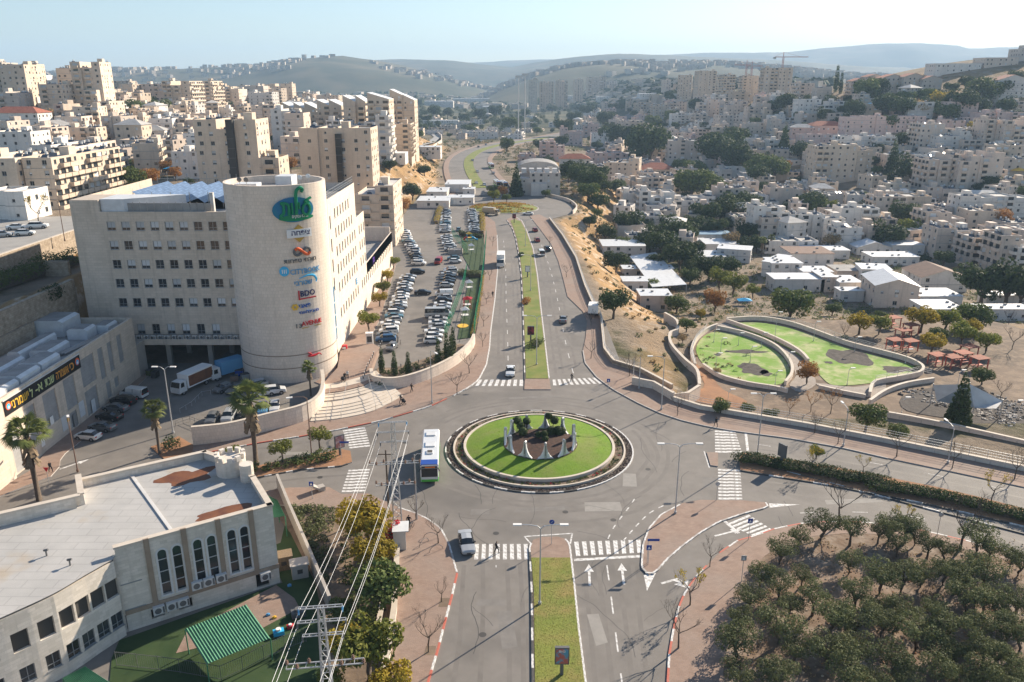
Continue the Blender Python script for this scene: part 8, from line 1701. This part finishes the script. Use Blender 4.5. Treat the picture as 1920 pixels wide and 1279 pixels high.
# gate bars and yard clutter
railing('yard_barrier', 'low pale barrier rail across the yard', [(*p, .05) for p in A([(338, 775), (360, 762), (380, 742), (397, 740)])], .9, 1.6, (.9,)); railing('yard_barrier', 'red-grey rail beside the yard gate', [(*p, .05) for p in A([(330, 800), (355, 790), (380, 800), (392, 806)])], 1.0, 1.4, (.5, .95), 'sign_grey')
for i, (px, py, m_) in enumerate(((450, 705, 'bus_blue'), (440, 715, 'roof_brown'), (460, 712, 'roof_grey'), (455, 700, 'rust_stain'), (283, 704, 'leaf_green'), (292, 708, 'bumper'))):
    x, y = at(px, py); e = thing('waste_bin', f'{("blue", "brown", "grey", "rusty", "green", "black")[i]} wheeled waste bin near the loading bay', 'bin', (x, y, 0), .3*i); MB().box(-.7, .7, -.5, .5, .15, 1.2).build('bin_body', m_, e); MB().box(-.75, .75, -.55, .55, 1.2, 1.3).build('lid', 'bumper', e)
e = thing('storage_cabinet', 'white cabinet on the pavement beside the banner hall pier', 'cabinet', (*at(18, 890), .1)); MB().box(-.6, .6, -.4, .4, 0, 1.7).build('cabinet_body', 'roof_white', e); MB().box(-.65, .65, -.45, .45, 1.7, 1.78).build('lid', 'white', e)
# tents and canopies in the town
def canopy(label, px, py, w, h, m_, D=None):
    g = on(px, py); e = thing('canopy_tent', label, 'tent', g); k = (g.y*CP+(CAM_H-g.z)*SP)/FPX; w *= k/2; r_ = MB(); r_.v = [(-w, -w*.7, h), (w, -w*.7, h), (w, w*.7, h), (-w, w*.7, h), (0, 0, h+w*.35)]; r_.f = [(0, 1, 4), (1, 2, 4), (2, 3, 4), (3, 0, 4)]; r_.m = [0]*4; r_.build('roof', m_, e)
    for sx in (-w, w):
        for sy in (-w*.7, w*.7): MB().cyl((sx*.97, sy*.97, -1), (sx*.97, sy*.97, h), .08, n=5).build('post', 'metal', e)
canopy('turquoise pyramid canopy below the left hill blocks', 332, 330, 40, 3.2, 'sign_sky'); canopy('bright green peaked canopy at the right edge of town', 1906, 438, 30, 3.5, 'corr_green'); canopy('turquoise shade awning on the right hillside', 1630, 212, 50, 4, 'sign_sky'); canopy('striped white and red awning below the pink school', 1634, 268, 44, 3, 'roof_white'); canopy('yellow market awning at the right edge', 1908, 330, 30, 3, 'yellow'); canopy('blue tarpaulin over a yard below the huts', 1395, 572, 26, 1.6, 'sign_sky')
# cranes and floodlight masts on the skyline
def crane(label, px, pt, pb, jib, D, flip=1):
    x = x_at(px, D, 60); zt = z_at(pt, D); z0 = T(x, D); e = thing('tower_crane', label, 'crane', (x, D, z0)); m_ = MB(); h = zt-z0; n = int(h/3)
    for i in range(n):
        for s_, q in ((1, 1), (-1, 1), (-1, -1), (1, -1)): m_.bar((s_, q, h*i/n), (s_, q, h*(i+1)/n), .35)
        m_.bar((-1, -1, h*i/n), (1, -1, h*(i+1)/n), .3)
    tag(m_.build('mast', 'paint_red', e), kind='stuff'); b_ = MB(); L = jib*D/FPX; b_.bar((-L*.35*flip, 0, h), (L*flip, 0, h), .8, 1.0); b_.bar((0, 0, h), (0, 0, h+7), .8); b_.bar((0, 0, h+7), (L*.7*flip, 0, h+.5), .25); b_.bar((0, 0, h+7), (-L*.33*flip, 0, h+.5), .25); b_.build('jib', 'paint_red', e); MB().box(-L*.35*flip-2, -L*.35*flip+2, -1, 1, h-3, h).build('counterweight', 'concrete', e)
crane('tower crane above the rightmost skyline tower', 1465, 107, 180, 44, 1340); crane('tower crane left of the tallest skyline tower', 1398, 122, 180, 22, 1400, -1); crane('small tower crane close beside its twin on the skyline', 1408, 124, 180, 20, 1420)
for i, (px, pt) in enumerate(((972, 142), (984, 138))): x = x_at(px, 900, 20); z0 = T(x, 900); h = z_at(pt, 900)-z0; e = thing('floodlight_mast', f'{("left", "right")[i]} of two tall floodlight masts on the valley floor', 'mast', (x, 900, z0)); MB().cyl((0, 0, -2), (0, 0, h), .7, .45, 6).build('mast', 'steel_galv', e); MB().box(-3.4, 3.4, -.4, .4, h-2.2, h).build('lamp_frame', 'steel_galv', e)
# boulder terraces on the left hillside
bo = MB(); rk = random.Random(9)
for _ in range(900):
    px, py = rk.uniform(118, 330), rk.uniform(214, 256)
    if py < 246-(px-118)*.16: continue
    g = on(px, py, 2000, 200, .03); s_ = rk.uniform(.5, 1.3); bo.ball((g.x, g.y, g.z+.3), (s_, s_, s_*.8), 5, 0, .5, rk)
tag(bo.build('boulder_bank', 'boulder' if 'boulder' in MATS else 'stone_wall'), 'bank of tan boulders terracing the left hillside', 'boulders', kind='stuff')
wall_thing('hillside_wall', 'cream retaining wall around the bend of the hillside street', [(p.x, p.y, p.z) for p in [on(*q) for q in ((812, 280), (828, 268), (828, 258), (815, 248))]], .8, 3.0, 'stone_tower', None, -4)
gst = [on(*q) for q in ((740, 290), (780, 275), (808, 268), (820, 258), (806, 246))]; structure('hillside_street', MB().strip([(p.x, p.y, p.z) for p in gst], 7, None, .5), 'asphalt_light')
g1 = [on(*q) for q in ((1400, 352), (1450, 336), (1480, 326), (1520, 318))]; structure('town_street', MB().strip([(p.x, p.y, p.z) for p in g1], 8, None, .8), 'asphalt_light')
# ================================================================ PEOPLE
def person_mesh(pose, top, legs, name):
    """one continuous skinned body, coloured by where the clothes end"""
    v, e, r = [], [], []
    def add(p, rad, par=None):
        v.append(p); r.append(rad)
        if par is not None: e.append((par, len(v)-1))
        return len(v)-1
    st = pose.get('stride', .25); pel = add((0, 0, .95), .15); wa = add((0, 0, 1.12), .135, pel); ch = add((0, -.02, 1.36), .16, wa); nk = add((0, -.03, 1.5), .065, ch); hd = add((0, -.05, 1.60), .09, nk); add((0, -.05, 1.70), .095, hd)
    for s_, f in ((1, st), (-1, -st)):
        h = add((.1*s_, 0, .88), .11, pel); k = add((.1*s_, -f*.7-.04, .5), .075, h); a = add((.1*s_, -f*.9+.05, .1), .05, k); add((.1*s_, -f*.9-.12, .04), .045, a)
        s = add((.2*s_, -.01, 1.40), .075, ch); el = add((.25*s_, f*.5+.02, 1.14), .055, s); w = add((.25*s_, f*.8-.12, .93), .04, el); add((.25*s_, f*.8-.18, .85), .045, w)
    me = bpy.data.meshes.new('sk'); me.from_pydata(v, e, []); o = bpy.data.objects.new('sk', me); COL.objects.link(o); o.modifiers.new('s', 'SKIN'); sk = me.skin_vertices[0].data
    for i, q in enumerate(r): sk[i].radius = (q, q)
    sk[0].use_root = True; sd_ = o.modifiers.new('d', 'SUBSURF'); sd_.levels = sd_.render_levels = 1
    dg = bpy.context.evaluated_depsgraph_get(); out = bpy.data.meshes.new_from_object(o.evaluated_get(dg)); bpy.data.objects.remove(o); out.name = name; out.materials.clear()
    for m_ in (top, legs, 'skin', 'hair', 'bumper'): out.materials.append(MATS[m_])
    for p in out.polygons:
        c = p.center; p.use_smooth = True; arm = abs(c.x) > .19 and c.z < .93
        p.material_index = 4 if c.z < .1 else 2 if arm else 1 if c.z < .92 else 0 if c.z < 1.48 else 3 if (c.z > 1.66 or c.y > -.02) and c.z > 1.55 else 2
    return out
mat('skin', (.45, .28, .20), .7); mat('hair', (.03, .022, .018), .8); mat('cloth_black', (.02, .02, .024), .9); mat('cloth_grey', (.16, .17, .19), .9); mat('cloth_white', (.55, .54, .52), .9)
PM = {'black': person_mesh({'stride': .32}, 'cloth_black', 'cloth_black', 'body'), 'white': person_mesh({'stride': .2}, 'cloth_white', 'cloth_black', 'body'), 'grey': person_mesh({'stride': .12}, 'cloth_grey', 'cloth_black', 'body')}
for px, py, z, rz, k, lab in ((931, 1038, 0, 90, 'black', 'person in black striding over the south crosswalk'), (1072, 715, 0, 100, 'black', 'person in black on the north right crosswalk'), (1342, 800, KH, 200, 'black', 'person in dark clothes at the east crosswalk kerb'), (652, 710, UPZ+.1, 20, 'white', 'person in a white top on the upper plaza'), (647, 714, UPZ+.1, 20, 'black', 'person in black pushing a trolley on the upper plaza'), (772, 735, KH, 130, 'black', 'person in dark clothes on the pavement beyond the steps'), (752, 756, KH, 110, 'black', 'person in black with a pushchair below the steps'), (767, 988, KH, 170, 'black', 'person standing with a bicycle by the bus shelter'), (742, 1195, KH, 40, 'grey', 'person in grey beside the garden wall'), (746, 642, 0, 120, 'grey', 'person walking by the car park entrance'), (924, 557, KH, 0, 'black', 'person walking on the north pavement'), (96, 885, KH, 60, 'black', 'person in black beside the red yard sign')):
    x, y = at(px, py, z); e = thing('person', lab, 'person', (x, y, z), R(rz)); link('body', PM[k], e)
def bike(px, py, z, rz, lab):
    x, y = at(px, py, z); e = thing('bicycle', lab, 'bicycle', (x, y, z), R(rz))
    for q in (-.52, .52): MB().tube([(q+.33*math.cos(k*.5236), 0, .34+.33*math.sin(k*.5236)) for k in range(13)], .025, 5).build('wheel', 'tyre', e)
    f_ = MB(); [f_.bar(a, b, .04) for a, b in (((-.52, 0, .34), (-.15, 0, .8)), ((-.15, 0, .8), (.38, 0, .82)), ((.38, 0, .82), (.52, 0, .34)), ((-.15, 0, .8), (-.05, 0, .32)), ((-.05, 0, .32), (.38, 0, .75)), ((-.05, 0, .32), (-.52, 0, .34)))]; f_.build('frame', 'sign_grey', e); MB().box(-.3, -.02, -.07, .07, .88, .94).build('saddle', 'bumper', e); MB().bar((.38, -.28, .98), (.38, .28, .98), .04).build('handlebar', 'metal', e)
bike(771, 992, KH, 70, 'dark bicycle beside the bus shelter'); bike(751, 645, 0, 100, 'bicycle at the car park entrance')
def pram(px, py, z, lab):
    x, y = at(px, py, z); e = thing('pushchair', lab, 'pushchair', (x, y, z), .5); MB().box(-.28, .28, -.35, .35, .45, .75).ball((0, .1, .78), (.28, .3, .28), 8).build('carrycot', 'cloth_black', e); wm_ = MB().cyl((-.03, 0, 0), (.03, 0, 0), .13, n=10).mesh('wheel', 'tyre')
    for sx in (-.28, .28):
        for sy in (-.3, .3): link('wheel', wm_, e, (sx, sy, .13))
    MB().tube([(-.25, .35, .5), (-.25, .6, 1.0), (.25, .6, 1.0), (.25, .35, .5)], .025, 5).build('handle', 'metal', e)
pram(757, 758, KH, 'dark pushchair on the pavement below the steps'); pram(643, 716, UPZ+.1, 'dark trolley on the upper plaza')
# ================================================================ FAR HILLS AND HAZE
mat('hill', (.040, .050, .030), .95, (.085, .080, .050), .006, 8, .40, .62, coords='World', col3=(.16, .13, .085), scale3=.0022, lo3=.56, hi3=.70, bump=.5, bscale=.02)
mat('far_wall', (.52, .46, .39), .9, (.36, .31, .26), .02, 2, .4, .6, coords='World')
def hill(prof, D, width, name='hill', seed=0, base=-12):
    xs0 = x_at(prof[0][0], D, 60); xs1 = x_at(prof[-1][0], D, 60); n = 90; m = 26; mb = MB()
    for j in range(m+1):
        s_ = -1+2*j/m; y = D+s_*width
        for i in range(n+1):
            x = lerp(xs0, xs1, i/n); px = 960+x/(D*CP)*FPX; H = z_at(interp(px, prof), D)-base
            e = min(1, min(i, n-i)/6); f = (1-s_*s_)**1.3
            f *= 1+.30*noise.noise(Vector((x/420+seed, y/420, seed)))*(abs(s_)**.7)*1.2+.10*noise.noise(Vector((x/130, y/130, seed)))*abs(s_)
            mb.v.append((x, y, base+H*f*e+ (3*noise.noise(Vector((x/90, y/90, seed+4))) if 0 < j < m else -4)))
    for j in range(m):
        for i in range(n):
            a = j*(n+1)+i; mb.f.append((a, a+1, a+n+2, a+n+1)); mb.m.append(0)
    o = mb.build(name, 'hill', None, True); tag(o, kind='structure'); return o, mb
H1, m1 = hill([(-300, 146), (0, 142), (150, 138), (230, 133), (350, 129), (450, 125), (520, 124), (560, 118), (600, 111), (650, 106), (700, 112), (760, 124), (820, 140), (880, 157), (960, 176), (1040, 186)], 3300, 1000, seed=1)
H2, m2 = hill([(860, 182), (940, 164), (1000, 142), (1060, 130), (1150, 121), (1300, 118), (1400, 124), (1500, 133), (1600, 142), (1800, 150), (2100, 150)], 2700, 800, seed=2)
hill([(400, 142), (560, 132), (700, 113), (760, 111), (850, 114), (900, 121), (960, 126), (1000, 118), (1080, 108), (1150, 102), (1250, 104), (1330, 108), (1450, 114), (1600, 125), (1800, 130)], 5000, 1100, seed=3)
hill([(-400, 140), (0, 135), (300, 131), (600, 122), (880, 118), (1100, 109), (1300, 101), (1480, 98), (1560, 90), (1640, 84), (1700, 82), (1760, 86), (1800, 93), (1850, 90), (1950, 86), (2300, 84)], 7400, 1400, seed=5)
def speckle(name, label, pts, seed, smin, smax):
    r = random.Random(seed); mb = MB()
    for (x, y, z) in pts:
        w, d, h = r.uniform(smin, smax), r.uniform(smin, smax), r.uniform(6, 13); M = Matrix.Translation((x, y, z)) @ Matrix.Rotation(r.uniform(0, 1.5), 4, 'Z'); mb.box(-w/2, w/2, -d/2, d/2, -5, h, 0, None, M)
    return tag(mb.build(name, 'far_wall'), label, 'houses', kind='stuff')
def hill_points(mb, n, seed, thr, rows=(6, 13)):
    r = random.Random(seed); out = []; W1 = 91
    while len(out) < n:
        j = r.randint(*rows); i = r.randint(2, 86); a, b, c = mb.v[j*W1+i], mb.v[j*W1+i+1], mb.v[(j+1)*W1+i]; u, v = r.random(), r.random()
        p = [a[k]+(b[k]-a[k])*u+(c[k]-a[k])*v for k in range(3)]
        if noise.noise(Vector((p[0]/350, p[1]/350, seed)))+r.uniform(-.15, .15) > thr: out.append(p)
    return out
speckle('distant_houses', 'pale specks of village houses on the far hillside beyond the valley', hill_points(m1, 500, 3, .05), 1, 8, 20)
speckle('distant_houses', 'tiny houses scattered over the hazy hillside behind the apartment skyline', hill_points(m2, 900, 5, -.1), 2, 8, 22)
vp = random.Random(14); P_ = []; tb = MB()
while len(P_) < 1900:
    px, py = (vp.uniform(300, 1900), vp.uniform(157, 196)) if len(P_) < 1100 else (vp.uniform(540, 1200), vp.uniform(160, 205)); g = on(px, py, 4000, 700, .03)
    if g.y < 900 or g.y > 3800 or noise.noise(Vector((g.x/300, g.y/300, 7))) < (-.12 if len(P_) < 1100 else -.3) or any((g.x-q.x)**2+(g.y-q.y)**2 < 500 for _, q, _, _ in TOWN if q.y > 850): continue
    if vp.random() < .5: P_.append(tuple(g))
    else:
        P_.append(tuple(g)) if False else None; s_ = vp.uniform(5, 12); tb.ball((g.x, g.y, g.z+s_*.4), (s_, s_, s_*.8), 6, 0, .5, vp)
speckle('valley_houses', 'dense pale far houses spread over the valley floor and slopes', P_, 4, 9, 24)
tag(tb.build('valley_trees', 'leaf_dark'), 'dark far tree clumps spread over the valley floor', 'trees', kind='stuff')
hz = MB(); hz.box(-11000, 11000, -400, 10500, -70, 470)
m = bpy.data.materials.new('haze'); m.use_nodes = True; nt = m.node_tree; nt.nodes.clear()
ho = nt.nodes.new('ShaderNodeOutputMaterial'); hv = nt.nodes.new('ShaderNodeVolumePrincipled'); nt.links.new(hv.outputs[0], ho.inputs['Volume'])
hv.inputs['Color'].default_value = (.50, .73, 1.0, 1); hv.inputs['Density'].default_value = 1.35e-4; hv.inputs['Anisotropy'].default_value = 0.1
MATS['haze'] = m
tag(hz.build('haze', 'haze'), kind='stuff')
